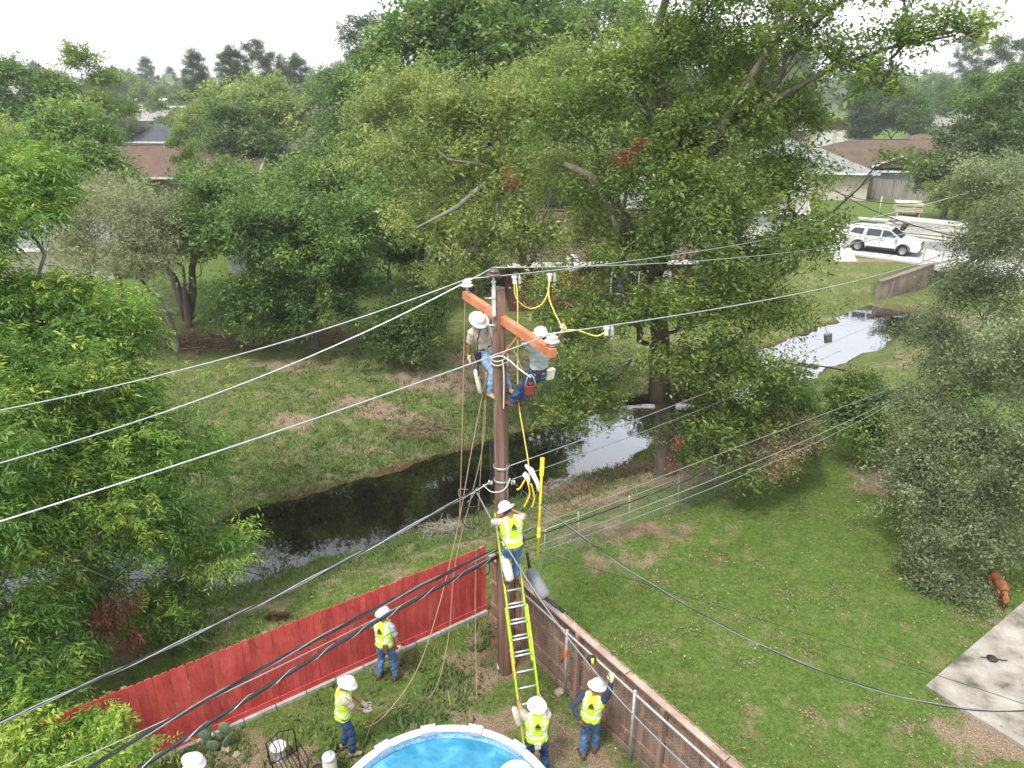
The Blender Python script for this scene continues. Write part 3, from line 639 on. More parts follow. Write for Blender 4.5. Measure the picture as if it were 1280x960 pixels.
for i in range(13):
    a = i * 2.4; z = 8.2 + i * .42; l = 2.5 - .11 * i + rr_.uniform(-.4, .5); pb.append((math.cos(a) * l * .72, math.sin(a) * l * .72, z, .95, .95, .42, 1))
proto('pine', 'pine_tree', pb, 2600, 8, .34, .26, .045, 'leaf_pine', 65, .24, fork=.75, droopd=-.3, tbase=.5, nb=3, sub=(.35, .55))
pb = [(.3, 0, 13.4, 1.0, 1.0, .6, 1)]
for i in range(9):
    a = i * 2.7 + 1; z = 9.4 + i * .46; l = 2.6 - .12 * i + rr_.uniform(-.7, .8); pb.append((math.cos(a) * l * .8, math.sin(a) * l * .8, z, .85, .85, .36, 1))
proto('pine2', 'pine_tree', pb, 1500, 8, .34, .26, .045, 'leaf_pine', 67, .20, fork=.78, droopd=-.3, tbase=.45, nb=3, sub=(.35, .6))
proto('airy', 'broadleaf_tree', [(0, 0, 11.4, 1.3, 1.3, .9, .7), (1.7, .3, 10.2, 1.2, 1.2, .8, .7), (-1.9, -.2, 9.9, 1.3, 1.2, .8, .7), (2.6, -.6, 8.2, 1.1, 1.0, .7, .7), (-2.5, .6, 7.8, 1.1, 1.1, .7, .7), (.4, -.8, 8.6, 1.2, 1.2, .8, .7), (-.9, .9, 6.9, 1.2, 1.1, .7, .7), (1.3, .3, 6.2, 1.1, 1.0, .7, .7)],
      2200, 6, .4, .2, .10, 'leaf_oak', 68, .2, 'bark_pale', tbase=.4, nb=9)
proto('open', 'broadleaf_tree', [(0, 0, 12.4, 1.5, 1.5, 1.1, .8), (1.9, .3, 11.0, 1.5, 1.5, 1.1, .8), (-1.8, -.2, 11.2, 1.5, 1.5, 1.0, .8), (.5, -1.2, 9.4, 1.6, 1.5, 1.1, .8), (-2.5, .8, 8.8, 1.5, 1.4, 1.0, .8), (2.8, -.6, 8.7, 1.5, 1.4, 1.0, .8), (-.6, .9, 7.4, 1.6, 1.5, 1.0, .8), (1.5, .5, 6.4, 1.3, 1.3, .9, .7), (-1.8, -.7, 5.8, 1.2, 1.2, .8, .7)],
      3600, 6, .42, .24, .12, 'leaf_dark', 69, .24, tbase=.5, tvar=.25, nb=9, sub=(.26, .42))
PH = {'open': 13.6, 'round': 9.4, 'wide': 8.4, 'tall': 13.6, 'dark': 7.9, 'pine': 14.4, 'pine2': 14.1, 'airy': 12.4}
def put(key, u, vtop, Y, label=None, rot=None, sy=1.0, group='trees standing among the distant houses', x=None, name=None):
    """stand a copy so its top shows at photo row vtop, or with u None at x, height vtop"""
    r, used = protos[key]
    if u is not None: p = AY(u, vtop, Y); h = p.z; X_ = p.x
    else: h = vtop; X_ = x
    s = h / PH[key]; o = copy_tree(r) if used else r; protos[key][1] = True
    o.location = (X_, Y, 0); k = s * sy; o.scale = (k, k, s) if .6 < sy < 1.6 else (s, s, s)
    o.rotation_euler = (0, 0, random.uniform(0, 6.28) if rot is None else rot)
    o['label'] = label; o['group'] = group
    return o

SK = 'hazy trees on the far skyline'
T_ = [('airy', 92, 58, 62, 'leaning half bare tree rising above the left end of the skyline'), ('tall', 8, 74, 58, 'tall tree cut by the left edge of the photo near the skyline'), ('round', 40, 108, 75, 'bushy tree below the skyline near the left edge'),
      ('pine', 240, 64, 118, 'lone flat topped pine left of the pine trio on the skyline'), ('pine', 288, 60, 108, 'left pine of the close pine trio on the skyline'), ('pine2', 316, 50, 112, 'tallest pine of the pine trio on the skyline'), ('pine2', 340, 66, 116, 'thin pine at the right of the pine trio'),
      ('pine', 370, 70, 108, 'separate pine right of the pine trio on the skyline'), ('wide', 300, 96, 84, 'pale yellow green spreading tree in front of the pine trio'), ('dark', 287, 124, 78, 'small rounded dark tree below the pale yellow green tree'),
      ('wide', 286, 112, 94, 'wide green tree left of the pale yellow green tree'), ('round', 150, 132, 118, 'green tree behind the dark roofed white house'), ('dark', 84, 130, 98, 'dense green tree left of the dark roofed white house'), ('round', 190, 122, 165, 'tree before the flat white roof far left'),
      ('airy', 202, 108, 128, 'thin greyish tree beside the far utility pole'), ('tall', 422, 84, 74, 'tall tree at the right end of the hazy left skyline'), ('round', 392, 90, 96, 'round crowned tree right of the pine trio'), ('wide', 462, 150, 60, 'spreading tree right above the white gable'),
      ('pine2', 458, 20, 60, 'pine with layered branches against the sky left of the tall trees'), ('tall', 470, 60, 54, 'dense tree under the layered pine'), ('wide', 462, 160, 52, 'broad tree right of the white gable'), ('round', 440, 120, 58, 'rounded tree between the gable and the tall trees'),
      ('open', 532, -14, 46, 'leftmost of the tall trees against the sky at top centre'), ('open', 584, -30, 44, 'second tall dark green tree at top centre'), ('open', 628, -45, 48, 'airy tall tree with bare upright limbs at top centre'), ('airy', 660, -40, 50, 'tall green tree behind the airy one at top centre'),
      ('airy', 705, -20, 70, 'open crowned tree with forked limbs left of the spreading oak'), ('open', 755, -10, 72, 'tall tree behind the left side of the spreading oak top'), ('airy', 790, -5, 68, 'thin limbed tree behind the top of the spreading oak'), ('tall', 850, 20, 70, 'tall tree behind the middle of the spreading oak'),
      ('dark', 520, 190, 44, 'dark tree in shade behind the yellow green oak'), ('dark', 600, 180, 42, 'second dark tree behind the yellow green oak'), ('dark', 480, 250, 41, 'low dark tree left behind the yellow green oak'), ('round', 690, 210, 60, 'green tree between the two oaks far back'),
      ('tall', 930, 60, 62, 'green tree seen behind the right half of the spreading oak'), ('round', 1000, 92, 155, 'tree above the garage house'), ('dark', 1080, 146, 134, 'small dark tree beside the garage with two white doors'), ('tall', 1085, 78, 125, 'tall tree behind the brown roofed house'),
      ('dark', 1092, 128, 125, 'dark tree left behind the brown roofed house'), ('round', 1128, 100, 120, 'blue green tree behind the brown roof middle'), ('dark', 1152, 118, 118, 'dark tree just behind the right of the brown roof'), ('tall', 1185, 98, 160, 'hazy tree left of the right hand tree group'),
      ('tall', 1238, 92, 62, 'large green tree at the right edge beyond the road'), ('tall', 1285, 84, 58, 'green tree cut by the right edge beyond the road'), ('round', 1205, 150, 60, 'broad green tree in front of the large right edge tree'), ('dark', 1196, 208, 66, 'low green tree at the end of the grey board fence'),
      ('wide', 1262, 200, 50, 'low spreading green tree above the lumber pile'), ('pine2', 1258, 46, 105, 'faint pine against the sky at the right edge'), ('pine2', 1218, 88, 150, 'small far pine right of the oak bough tip'),
      ('dark', 320, 130, 150, 'dark tree beside the far carport'), ('round', 60, 140, 66, 'mid green tree behind the pecan top'), ('dark', 226, 158, 122, 'small tree between the grey house and the open garage'), ('round', 130, 205, 52, 'low tree before the end of the brown roof'),
      ('airy', 228, 158, 62, 'light green tree at the foot of the brown roof'), ('airy', 282, 196, 56, 'light tree before the right end of the brown roof'), ('wide', 6, 150, 50, 'pale tree left behind the big pecan'), ('dark', 442, 180, 60, 'dark green tree right of the white gable roof'),
      ('round', 880, 170, 44, 'green tree behind the oak trunk limbs'), ('dark', 790, 215, 66, 'shaded tree far behind the oak limbs'), ('dark', 950, 190, 56, 'small tree left of the grey roofed house beyond the oak'), ('airy', 925, 110, 60, 'thin tree behind the right of the oak')]
for k_, u_, v_, y_, lb in T_: put(k_, u_, v_, y_, lb, sy=random.uniform(.9, 1.15))
for i in range(120):
    y_ = 165 + 330 * random.random() ** 1.3; u_ = random.uniform(-60, 1340)
    k_ = random.choice(['round', 'tall', 'dark', 'wide', 'pine', 'tall', 'pine2', 'round', 'wide'])
    x_ = (u_ - 640) / FPX * (y_ * CP + 4); h = random.uniform(8, 13.5) if k_[:4] != 'pine' else random.uniform(14, 19)
    if u_ > 440: h *= 1.25
    put(k_, None, h, y_, 'hazy tree far away in the band along the horizon', x=x_, group=SK)
for i in range(46):
    y_ = random.uniform(60, 160); u_ = random.choice([random.uniform(-40, 125), random.uniform(410, 930), random.uniform(410, 930)])
    x_ = (u_ - 640) / FPX * (y_ * CP + 4); put(random.choice(['round', 'wide', 'dark', 'tall']), None, random.uniform(7, 10.5), y_, 'green tree in the dense belt between the oaks and the horizon', x=x_, group='trees in the belt behind the oaks')
# far woods that read as one mass
rg = np.random.default_rng(77); n = 4600
yy = 300 + 1500 * rg.random(n) ** 1.5; xx = rg.uniform(-.85, .85, n) * yy
hh = rg.uniform(7, 13.5, n)
C_ = np.stack([xx, yy, hh * .62], 1); ns = 11
P = np.repeat(C_, ns, 0); v_ = unit(rg.normal(0, 1, (n * ns, 3)) + [0, 0, .15]); P = P + v_ * np.stack([np.repeat(hh * .45, ns)] * 2 + [np.repeat(hh * .42, ns)], 1) * rg.uniform(.6, 1.1, (n * ns, 1))
V, F, TT = leaves(P, unit(v_ + rg.normal(0, .5, v_.shape)), 1, 1.0, 3.4, 2.4, .4, .5, 0, np.clip(np.repeat(rg.normal(.35, .2, n), ns), 0, 1), 'oak', rg)
tag(link('distant_woods', npmesh('distant_woods', V, F, attrs={'tint': ('FACE', 'FLOAT', TT)}), None, M['leaf_far']), 'hazy mass of woodland along the whole horizon', 'woods', kind='stuff')

# ------------------------------------------------------------------ houses
def shingle(name, c):
    return nmat(name, [(.3, tuple(q * .78 for q in c)), (.7, tuple(q * 1.15 for q in c))], 1.1, (1, 1, 1), .9, bump=.5, bscale=9, fine=.14, spec=.15)
M['roof_brown'] = shingle('shingle_brown', (.125, .090, .070)); M['roof_grey'] = shingle('shingle_grey', (.24, .25, .25)); M['roof_dark'] = shingle('shingle_charcoal', (.085, .09, .11))
M['roof_rust'] = shingle('shingle_rust', (.150, .100, .078)); M['roof_pale'] = shingle('shingle_pale', (.30, .28, .26))
M['wall_white'] = nmat('wall_white', (.70, .70, .68), 1.5, rough=.8, fine=.05); M['wall_beige'] = nmat('wall_beige_brick', (.58, .52, .44), 2.5, (1, 1, 2.5), .85, fine=.10, bump=.3)
M['wall_grey'] = nmat('wall_grey', (.36, .37, .38), 2, rough=.85); M['wall_brick'] = nmat('wall_brown_brick', (.22, .14, .11), 3, (1, 1, 2.5), .9, fine=.15, bump=.3); M['wall_red'] = nmat('wall_dark_red', (.11, .05, .04), 2, rough=.8)
M['trim'] = nmat('white_trim', (.78, .78, .77), 2, rough=.6); M['glass'] = nmat('window_glass', (.03, .035, .04), 2, rough=.08, spec=.6); M['garage_white'] = nmat('garage_door_white', (.74, .74, .73), 2, rough=.6)
def house(label, X_, Y_, rz, w_, d_, h, rise, roof, wall, kind='gable', over=.5, windows=(), garage=(), doors=(), chimney=None, name='house', cat='house', gable_mat=None, pale=True):
    root = empty(name, (X_, Y_, 0), R(rz), label, cat)
    mb = MB()
    mb.box((0, 0, h / 2), (w_, d_, h)); mb.build('wall', M[wall], root)
    W2, D2 = w_ / 2 + over, d_ / 2 + over; th = .14; z0 = h + .004; mb = MB()
    def slab(ps):
        n = len(ps); ps = [Vector(p) for p in ps]; lo = [p - Vector((0, 0, th)) for p in ps]
        mb.add(ps + lo, [tuple(range(n)), tuple(reversed(range(n, 2 * n)))] + [(k, n + k, n + (k + 1) % n, (k + 1) % n) for k in range(n)])
    zt = z0 + th; zr = zt + rise
    if kind == 'hip':
        r_ = max(0, W2 - D2)
        slab([(-W2, -D2, zt), (W2, -D2, zt), (r_, 0, zr), (-r_, 0, zr)]); slab([(W2, D2, zt), (-W2, D2, zt), (-r_, 0, zr), (r_, 0, zr)])
        slab([(W2, -D2, zt), (W2, D2, zt), (r_, 0, zr)]); slab([(-W2, D2, zt), (-W2, -D2, zt), (-r_, 0, zr)])
        mb.beam((-r_, 0, zr + .02), (r_, 0, zr + .02), .25, .06)
    else:
        slab([(-W2, -D2, zt), (W2, -D2, zt), (W2, 0, zr), (-W2, 0, zr)]); slab([(W2, D2, zt), (-W2, D2, zt), (-W2, 0, zr), (W2, 0, zr)])
        mb.beam((-W2, 0, zr + .02), (W2, 0, zr + .02), .3, .06)
        for sx_ in (-1, 1):
            g = MB(); a = sx_ * (w_ / 2 - .005); f_ = d_ / 2
            zz = z0 + rise * (1 - (d_ / 2) / D2)
            g.add([(a, -f_, h), (a, f_, h), (a, 0, z0 + rise - .1)] + [(a - sx_ * .12, -f_, h), (a - sx_ * .12, f_, h), (a - sx_ * .12, 0, z0 + rise - .1)], [(0, 1, 2), (5, 4, 3), (0, 2, 5, 3), (1, 4, 5, 2)])
            for s2 in (-1, 1): g.beam((sx_ * (W2 + .02), s2 * (D2 + .02), zt - .07), (sx_ * (W2 + .02), 0, zr - .07), .05, .22)
            g.build('gable', M[gable_mat or 'trim'], root)
    rf = mb.build('roof', M[roof], root)
    if chimney: mb = MB(); mb.box((chimney[0], chimney[1], h + rise), (.7, .7, 1.6)); mb.box((chimney[0], chimney[1], h + rise + .84), (.82, .82, .12)); mb.build('chimney', M['wall_brick'], rf)
    for s2 in (-1, 1):
        mb = MB(); mb.beam((-W2, s2 * (D2 + .03), z0 + .03), (W2, s2 * (D2 + .03), z0 + .03), .05, .2); mb.build('fascia', M['trim'], root)
        if kind == 'hip': mb = MB(); mb.beam((s2 * (W2 + .03), -D2, z0 + .03), (s2 * (W2 + .03), D2, z0 + .03), .05, .2); mb.build('fascia', M['trim'], root)
    # openings: (side, offset along wall, sill height, width, height)
    def place(side, off, z, ww, hh_, mb, dp):
        if side == 'f': c = (off, -d_ / 2 - dp, z + hh_ / 2); s = (ww, .06, hh_)
        elif side == 'b': c = (off, d_ / 2 + dp, z + hh_ / 2); s = (ww, .06, hh_)
        elif side == 'l': c = (-w_ / 2 - dp, off, z + hh_ / 2); s = (.06, ww, hh_)
        else: c = (w_ / 2 + dp, off, z + hh_ / 2); s = (.06, ww, hh_)
        mb.box(c, s)
    for q in windows:
        a = MB(); place(*q[:1], q[1], q[2] - .08, q[3] + .16, q[4] + .16, a, .01); fr = a.build('window', M['trim'], root)
        a = MB(); place(*q, a, .028); a.build('pane', M['glass'], fr)
    for q in garage:
        for k in range(4):
            a = MB(); place(q[0], q[1], q[2] + k * q[4] / 4 + .01, q[3], q[4] / 4 - .02, a, .02 + .004 * (k % 2)); a.build('garage_panel', M['garage_white'], root)
    for q in doors:
        a = MB(); place(*q[:5], a, .02); a.build('door', M['glass'] if len(q) < 6 else M[q[5]], root)  # default dark panel also stands for shade in the open garage and carport
    return root
def at(u, v, z=0): p = G(u, v, z); return p.x, p.y
# left side
x_, y_ = at(198, 188, 5.2); house('long low house with a rust brown shingle roof among the left trees', x_, y_ + 5, 4, 17, 11, 2.7, 2.5, 'roof_rust', 'wall_brick', windows=[('f', -4, .9, 1.6, 1.2), ('f', 3, .9, 1.6, 1.2)])
x_, y_ = at(158, 176, 2.9); house('white walled house with a charcoal roof left of the small grey house', x_, y_ + 5, -4, 13, 10, 2.7, 2.3, 'roof_dark', 'wall_white', 'hip', windows=[('f', -3, .9, 1.6, 1.2), ('f', 1.5, .9, 1.2, 1.2)], garage=[('f', 4.2, 0, 2.6, 2.1)])
x_, y_ = at(196, 178, 0); house('small pale grey two storey house beyond the charcoal roof', x_, y_ + 3, 18, 7, 8, 4.2, 1.9, 'roof_pale', 'wall_grey', windows=[('f', -1.2, 2.6, .9, 1.2), ('f', -.8, .5, 1.4, 1.3)])
x_, y_ = at(232, 174, 0); house('white bungalow with an open dark garage on the left side street', x_, y_ + 5, 6, 12, 8, 2.8, 2.0, 'roof_pale', 'wall_white', windows=[('f', -3.5, .9, 1.2, 1.2)], doors=[('f', 2.4, 0, 4.6, 2.3), ('f', -1.2, 0, 1.0, 2.1)])  # wide dark panel is the painted shade of the open garage
x_, y_ = at(356, 205, 2.7); house('pale roofed house with a white gable facing the camera', x_ - .5, y_ + 7, 90, 14, 7.2, 2.7, 2.0, 'roof_pale', 'wall_white', windows=[('r', 0, .9, 1.2, 1.2), ('l', 0, .9, 1.2, 1.2)])
x_, y_ = at(318, 196, 2.9); house('grey roofed wing joined to the left of the white gable house', x_ - 1.5, y_ + 4, 0, 7, 8, 2.6, 2.2, 'roof_pale', 'wall_beige', windows=[('f', -1, .9, 1.2, 1.2)])
x_, y_ = at(343, 160, 0); house('far reddish house with an open carport', x_, y_ + 5, -8, 9, 8, 2.8, 2.0, 'roof_rust', 'wall_red', doors=[('f', 2, 0, 3, 2.2)], windows=[('f', -2.4, .9, 1.2, 1.2)])  # dark panel here is carport shade put into the colour
for (u_, vt, y_, w_, lb) in ((80, 109, 300, 42, 'far flat white commercial roof at the left edge of the horizon'), (172, 126, 245, 22, 'flat white roof of a distant building left of the far pole'), (222, 135, 215, 18, 'low tan distant building right of the far pole'), (28, 118, 260, 20, 'second flat white far roof near the left edge')):
    p = AY(u_, vt, y_); rt = empty('commercial_building', (p.x, y_, 0), 0, lb, 'building'); h_ = max(3.2, p.z)
    mb = MB(); mb.box((0, 8, h_ / 2), (w_, 16, h_)); mb.build('wall', M['wall_beige'] if 'tan' in lb else M['wall_white'], rt)
    mb = MB(); mb.box((0, 8, h_ + .15), (w_ + .6, 16.6, .3)); mb.build('roof', M['trim'], rt)
    for k in range(5): mb = MB(); mb.box((-w_ * .4 + k * w_ * .2, -.03, 1.4), (w_ * .1, .06, 1.5)); mb.build('window', M['glass'], rt)
p = AY(38, 318, 42); house('low house at the left edge behind the pecan, grey roof with a white eave', p.x - 1.5, 47.0, 8, 9, 7, 2.1, 1.2, 'roof_grey', 'wall_beige', windows=[('f', 3.4, .8, 1.2, 1.1)])
p = AY(298, 288, 46); house('small grey corrugated roofed shed hidden among the dark evergreens', p.x, 48, 20, 3.2, 3.6, 2.0, .9, 'roof_grey', 'wall_grey', doors=[('f', 0, 0, 1, 1.8)], name='shed', cat='shed')
# middle, seen through the oaks
house('dark red house glimpsed behind the crossarm with a satellite dish', 4.6, 41.5, 4, 10, 7, 2.6, 2.0, 'roof_brown', 'wall_red', windows=[('f', -3.0, .9, 1.2, 1.1), ('f', 1.2, .9, 1.4, 1.1)], doors=[('f', 3.2, 0, 1, 2.05, 'trim')])
house('pale house glimpsed through the middle of the spreading oak', 15.0, 58, -10, 13, 8, 2.7, 2.2, 'roof_pale', 'wall_white', windows=[('f', -3, .9, 1.4, 1.2), ('f', 2, .9, 1.4, 1.2)])
# right side
c = G(1083, 250, 0); house('long grey roofed house with a beige brick end wall beyond the road', c.x - 8.0, c.y + 5.2, -10, 17, 9, 2.7, 2.0, 'roof_grey', 'wall_beige', 'hip', over=.7, windows=[('f', -4, .9, 1.4, 1.2), ('f', 1, .9, 1.4, 1.2)])
c = G(1040, 212, 1.6); house('grey roofed wing with white ridge caps behind the long grey roof', c.x - 6, c.y + 2, 14, 12, 9, 2.7, 2.0, 'roof_grey', 'wall_grey', 'hip', windows=[('f', 0, .9, 1.4, 1.2)])
c = G(1105, 214, 2.6); h1 = house('sprawling brown shingle roofed house with dark walls behind the board fence', c.x + 2, c.y + 6, -8, 18, 12, 2.6, 2.6, 'roof_brown', 'wall_grey', 'hip', over=.8, windows=[('f', 5.5, .9, 1.6, 1.2), ('f', -5, .9, 1.6, 1.2)])
mb = MB(); mb.add([(-2.6, -7.0, 3.05), (2.6, -7.0, 3.05), (0, -7.0, 4.15), (-2.6, -2.6, 3.3), (2.6, -2.6, 3.3), (0, -1.4, 4.15)], [(0, 1, 2), (1, 4, 5, 2), (0, 2, 5, 3)]); g_ = mb.build('dormer', M['roof_brown'], h1)
mb = MB(); mb.beam((-2.7, -7.05, 3.08), (0, -7.05, 4.2), .12, .16); mb.beam((2.7, -7.05, 3.08), (0, -7.05, 4.2), .12, .16); mb.build('barge_board', M['trim'], g_)
c = G(1150, 188, 3.2); house('right wing of the brown roofed house with a lighter hip roof', c.x + 2, c.y + 4, 10, 10, 9, 2.6, 2.2, 'roof_rust', 'wall_brick', 'hip', windows=[('f', 0, .9, 1.4, 1.2)])
c = G(1037, 184, 0); house('far house with two white garage doors under a brown gable', c.x, c.y + 4, 90 + 6, 9, 8.2, 3.0, 1.7, 'roof_brown', 'wall_beige', windows=[], garage=[('l', -2.0, 0, 3.2, 2.6), ('l', 2.0, 0, 3.2, 2.6), ('r', -2.0, 0, 3.2, 2.6)], gable_mat='wall_brick')
house('brown brick wing left of the two white garage doors', c.x - 9, c.y + 6, 6, 9, 7, 2.8, 2.2, 'roof_brown', 'wall_brick', windows=[('f', 0, .9, 1.4, 1.2)])
c = G(1192, 176, 0); house('far pale house partly hidden by the right hand trees', c.x, c.y + 4, -6, 11, 8, 2.9, 2.0, 'roof_pale', 'wall_beige', windows=[('f', 0, .9, 1.6, 1.2), ('f', -3.5, .9, 1.2, 1.2)])
# garden board fence far right, posts and pickets
M['fence_grey'] = nmat('fence_weathered_grey', [(.3, (.20, .175, .16)), (.7, (.36, .32, .29))], 3, (1, 1, .3), .9, rand=.14)
a_ = G(1082, 247, 0); b_ = G(1186, 256, 0); fr = empty('board_fence', a_, 0, 'weathered grey board fence behind the green lawn across the road', 'fence')
d_ = (b_ - a_); n = int(d_.length / .15); dn = d_.normalized(); pk = None; fz = math.atan2(dn.y, dn.x)
for i in range(min(n + 40, 110)):
    if pk is None: mb = MB(); mb.box((0, 0, 1.0), (.138, .02, 2.0)); pk = mb.build('picket', M['fence_grey'], fr); o = pk
    else: o = copy_part(pk, fr)
    o.location = dn * (i * .15) + Vector((0, 0, random.uniform(-.02, .02))); o.rotation_euler = (0, 0, fz)
for z_ in (.4, 1.6): mb = MB(); mb.beam(Vector((0, .04, z_)), dn * (n * .15 + 5) + Vector((0, .04, z_)), .04, .09); mb.build('rail', M['fence_grey'], fr)
# white lamp post on the lawn, far poles
c = G(1093, 238, 0); lp = empty('lamp_post', c, 0, 'leaning thin white lamp post on the lawn before the board fence', 'lamp post')
mb = MB(); mb.tube([(0, 0, -.1), (.25, 0, 1.3), (.48, 0, 2.6)], [.06, .055, .05], 8); mb.build('post', M['trim'], lp)
mb = MB(); mb.lathe([(.04, 0), (.17, .05), (.2, .22), (.1, .34), (.02, .4)], 10, (.48, 0, 2.6)); mb.build('lamp_head', M['trim'], lp)
M['far_pole'] = nmat('far_pole_wood', (.10, .08, .07), 2, rough=.9)
for u_, vt, vb, lb in ((184, 101, 150, 'thin far utility pole above the small grey house'),):
    c = G(u_, vb, 0); t_ = AY(u_, vt, c.y); e = empty('utility_pole', c, 0, lb, 'utility pole')
    mb = MB(); mb.tube([(0, 0, -.2), (0, 0, t_.z)], [.28, .2], 8); mb.build('pole', M['far_pole'], e)
    mb = MB(); mb.beam((-1.5, 0, t_.z - .7), (1.5, 0, t_.z - .7), .14, .16); mb.build('crossarm', M['far_pole'], e)

# satellite dish on the red house
M['dish'] = nmat('dish_grey', (.60, .61, .62), 3, rough=.5); M['steel'] = nmat('galvanised_steel', [(.3, (.40, .41, .42)), (.7, (.62, .63, .64))], 6, rough=.45, metal=.6)
p = AY(715, 329, 37.0); ds = empty('satellite_dish', p, 0, 'grey satellite dish beyond the oak leaves just above the wires', 'satellite dish')
Mx = Euler((R(70), 0, R(-12))).to_matrix()
mb = MB(); mb.lathe([(.0, .0), (.2, .02), (.36, .07), (.44, .12), (.45, .13), (.36, .09), (.2, .045), (0, .025)], 20, (0, 0, 0), Mx, sc=(.82, 1)); mb.build('dish', M['dish'], ds)
mb = MB(); mb.tube([(0, .05, -.05), (0, .25, -.4), (0, .4, -p.z + .0)], [.03, .03, .03], 6); mb.tube([(0, 0, -.3), (0, -.35, -.1), (0, -.5, .02)], .015, 5); mb.build('mast', M['steel'], ds)

# lumber pile, pale crates, kerb slabs on the verge beyond the road
M['plank_pale'] = nmat('plank_pale_pine', (.70, .62, .46), 3, (.5, 1, 1), .8, rand=.12); M['plank_white'] = nmat('plank_white_board', (.66, .62, .58), 3, rough=.8, rand=.14)
lp = G(1166, 292, .12); st = empty('lumber_stack', lp, R(-38), 'long stack of white and pale boards lying on the verge beyond the vehicle', 'lumber stack')
pl = None
for k in range(8):
    for j in range(5):
        if pl is None: mb = MB(); mb.box((0, 0, 0), (6.0, .3, .10)); pl = mb.build('plank', M['plank_white'], st); o = pl
        else: o = copy_part(pl, st)
        o.location = (random.uniform(-.6, .6), -.75 + .37 * j + random.uniform(-.03, .03), .08 + k * .125); o.rotation_euler = (0, 0, random.uniform(-.03, .03))
c = G(1133, 270, .0); st = empty('pallet_stack', c, R(-20), 'two pale yellow pallets of boards beside the lumber stack', 'pallet')
pl = None
for k in range(5):
    for j in range(5):
        if pl is None: mb = MB(); mb.box((0, 0, 0), (2.2, .34, .12)); pl = mb.build('plank', M['plank_pale'], st); o = pl
        else: o = copy_part(pl, st)
        o.location = (0, -.8 + .4 * j, .55 + k * .14 + (.1 if k > 2 else 0))
for s_ in (-.9, .9): mb = MB(); mb.box((s_, 0, .25), (.12, 1.8, .5)); mb.build('skid', M['plank_pale'], st)
for u_, v_, w_, lb in ((1093, 276, 2.6, 'pale concrete slab lying on the grass left of the yellow pallets'), (1106, 283, 1.2, 'small white slab on the verge behind the parked vehicle')):
    c = G(u_, v_, .0); mb = MB(); mb.box((0, 0, .10), (w_, .9, .14), Euler((.03, .02, -.3)).to_matrix()); o = mb.build('concrete_slab', M['concrete_white']); o.location = c; tag(o, lb, 'slab')
c = G(1097, 275, 0); mb = MB(); mb.tube([(0, 0, -.2), (0, 0, 2.0)], .05, 8); mb.lathe([(.0, 2.08), (.06, 2.05), (.06, 2.0)], 8); o = mb.build('fence_post', M['steel']); o.location = c; tag(o, 'short grey metal post beyond the road left of the yellow pallets', 'post')
c = G(1055, 325, 0); mb = MB(); mb.add([(-.75, -.6, -.1), (.75, -.6, -.1), (.75, .6, -.1), (-.75, .6, -.1), (-.35, -.2, .75), (.2, -.3, .9), (.3, .3, .8), (-.3, .35, .6)], [(0, 1, 5, 4), (1, 2, 6, 5), (2, 3, 7, 6), (3, 0, 4, 7), (4, 5, 6, 7)]); o = mb.build('concrete_block', M['concrete']); o.location = c; tag(o, 'broken pyramid shaped concrete lump at the near road edge', 'concrete lump')
mb = MB(); mb.beam((0, 0, .15), (1.7, -1.5, .15), .05, .05); mb.beam((0, 0, 1.0), (1.7, -1.5, 1.0), .05, .05); mb.beam((0, 0, 0), (0, 0, 1.02), .05, .05, (0, 1, 0)); mb.beam((1.7, -1.5, 0), (1.7, -1.5, 1.02), .05, .05, (0, 1, 0)); mb.beam((.85, -.75, 0), (.85, -.75, 1.02), .05, .05, (0, 1, 0))
o = mb.build('guard_rail', M['steel']); o.location = G(1153, 328, ROADZ); tag(o, 'thin grey pipe guard frame at the road edge above the culvert wall', 'guard rail')

# ------------------------------------------------------------------ fences near the camera
M['fence_red'] = nmat('fence_red_stain', [(.28, (.33, .038, .034)), (.46, (.47, .062, .055)), (.62, (.54, .090, .078)), (.80, (.50, .18, .15))], 2.2, (1.6, 1.6, .7), .8, bump=.35, bscale=16, rand=.11, fine=.10)
M['fence_brown'] = nmat('fence_brown_cedar', [(.28, (.155, .088, .060)), (.5, (.27, .165, .118)), (.75, (.39, .28, .215))], 3.0, (3, 3, .4), .85, bump=.4, bscale=18, rand=.18, fine=.12)
M['fence_top'] = nmat('fence_top_board', [(.28, (.26, .185, .15)), (.7, (.48, .38, .33))], 2.4, (1, 1, 2), .9, bump=.3, bscale=20, rand=.1, fine=.12)
M['footing'] = nmat('concrete_footing', [(.3, (.28, .27, .25)), (.7, (.50, .49, .47))], 3, rough=.9, bump=.3, fine=.1)
def picket_mesh(h, w_=.1335, t=.018):
    mb = MB(); e = .028
    pr = [(-w_/2, 0), (w_/2, 0), (w_/2, h - e), (w_/2 - e, h), (-w_/2 + e, h), (-w_/2, h - e)]
    mb.prism([Vector((x, 0, z)) for x, z in pr], (0, -t/2, 0), (0, t/2, 0)); return mb
RC = Vector((-.60, 13.70, 0)); RD = Vector((-.826, -.563, 0)).normalized(); RN = Vector((RD.y, -RD.x, 0))     # RN points away from the camera side
if RN.y < 0: RN = -RN
rfence = empty('privacy_fence', RC, 0, 'red stained wooden board fence running along the ditch to the lower left', 'fence')
fzr = math.atan2(RD.y, RD.x); pk = None
for i in range(88):
    if pk is None: pk = picket_mesh(1.80).build('picket', M['fence_red'], rfence); o = pk
    else: o = copy_part(pk, rfence)
    p = RC + RD * (.07 + i * .1385); z = g0(p.x, p.y)
    o.location = p - RC + Vector((0, 0, max(-.05, min(.02, z)) + random.uniform(-.008, .008) + .02)) + RN * random.uniform(-.004, .004); o.rotation_euler = (random.gauss(0, .003), random.gauss(0, .0025), fzr)
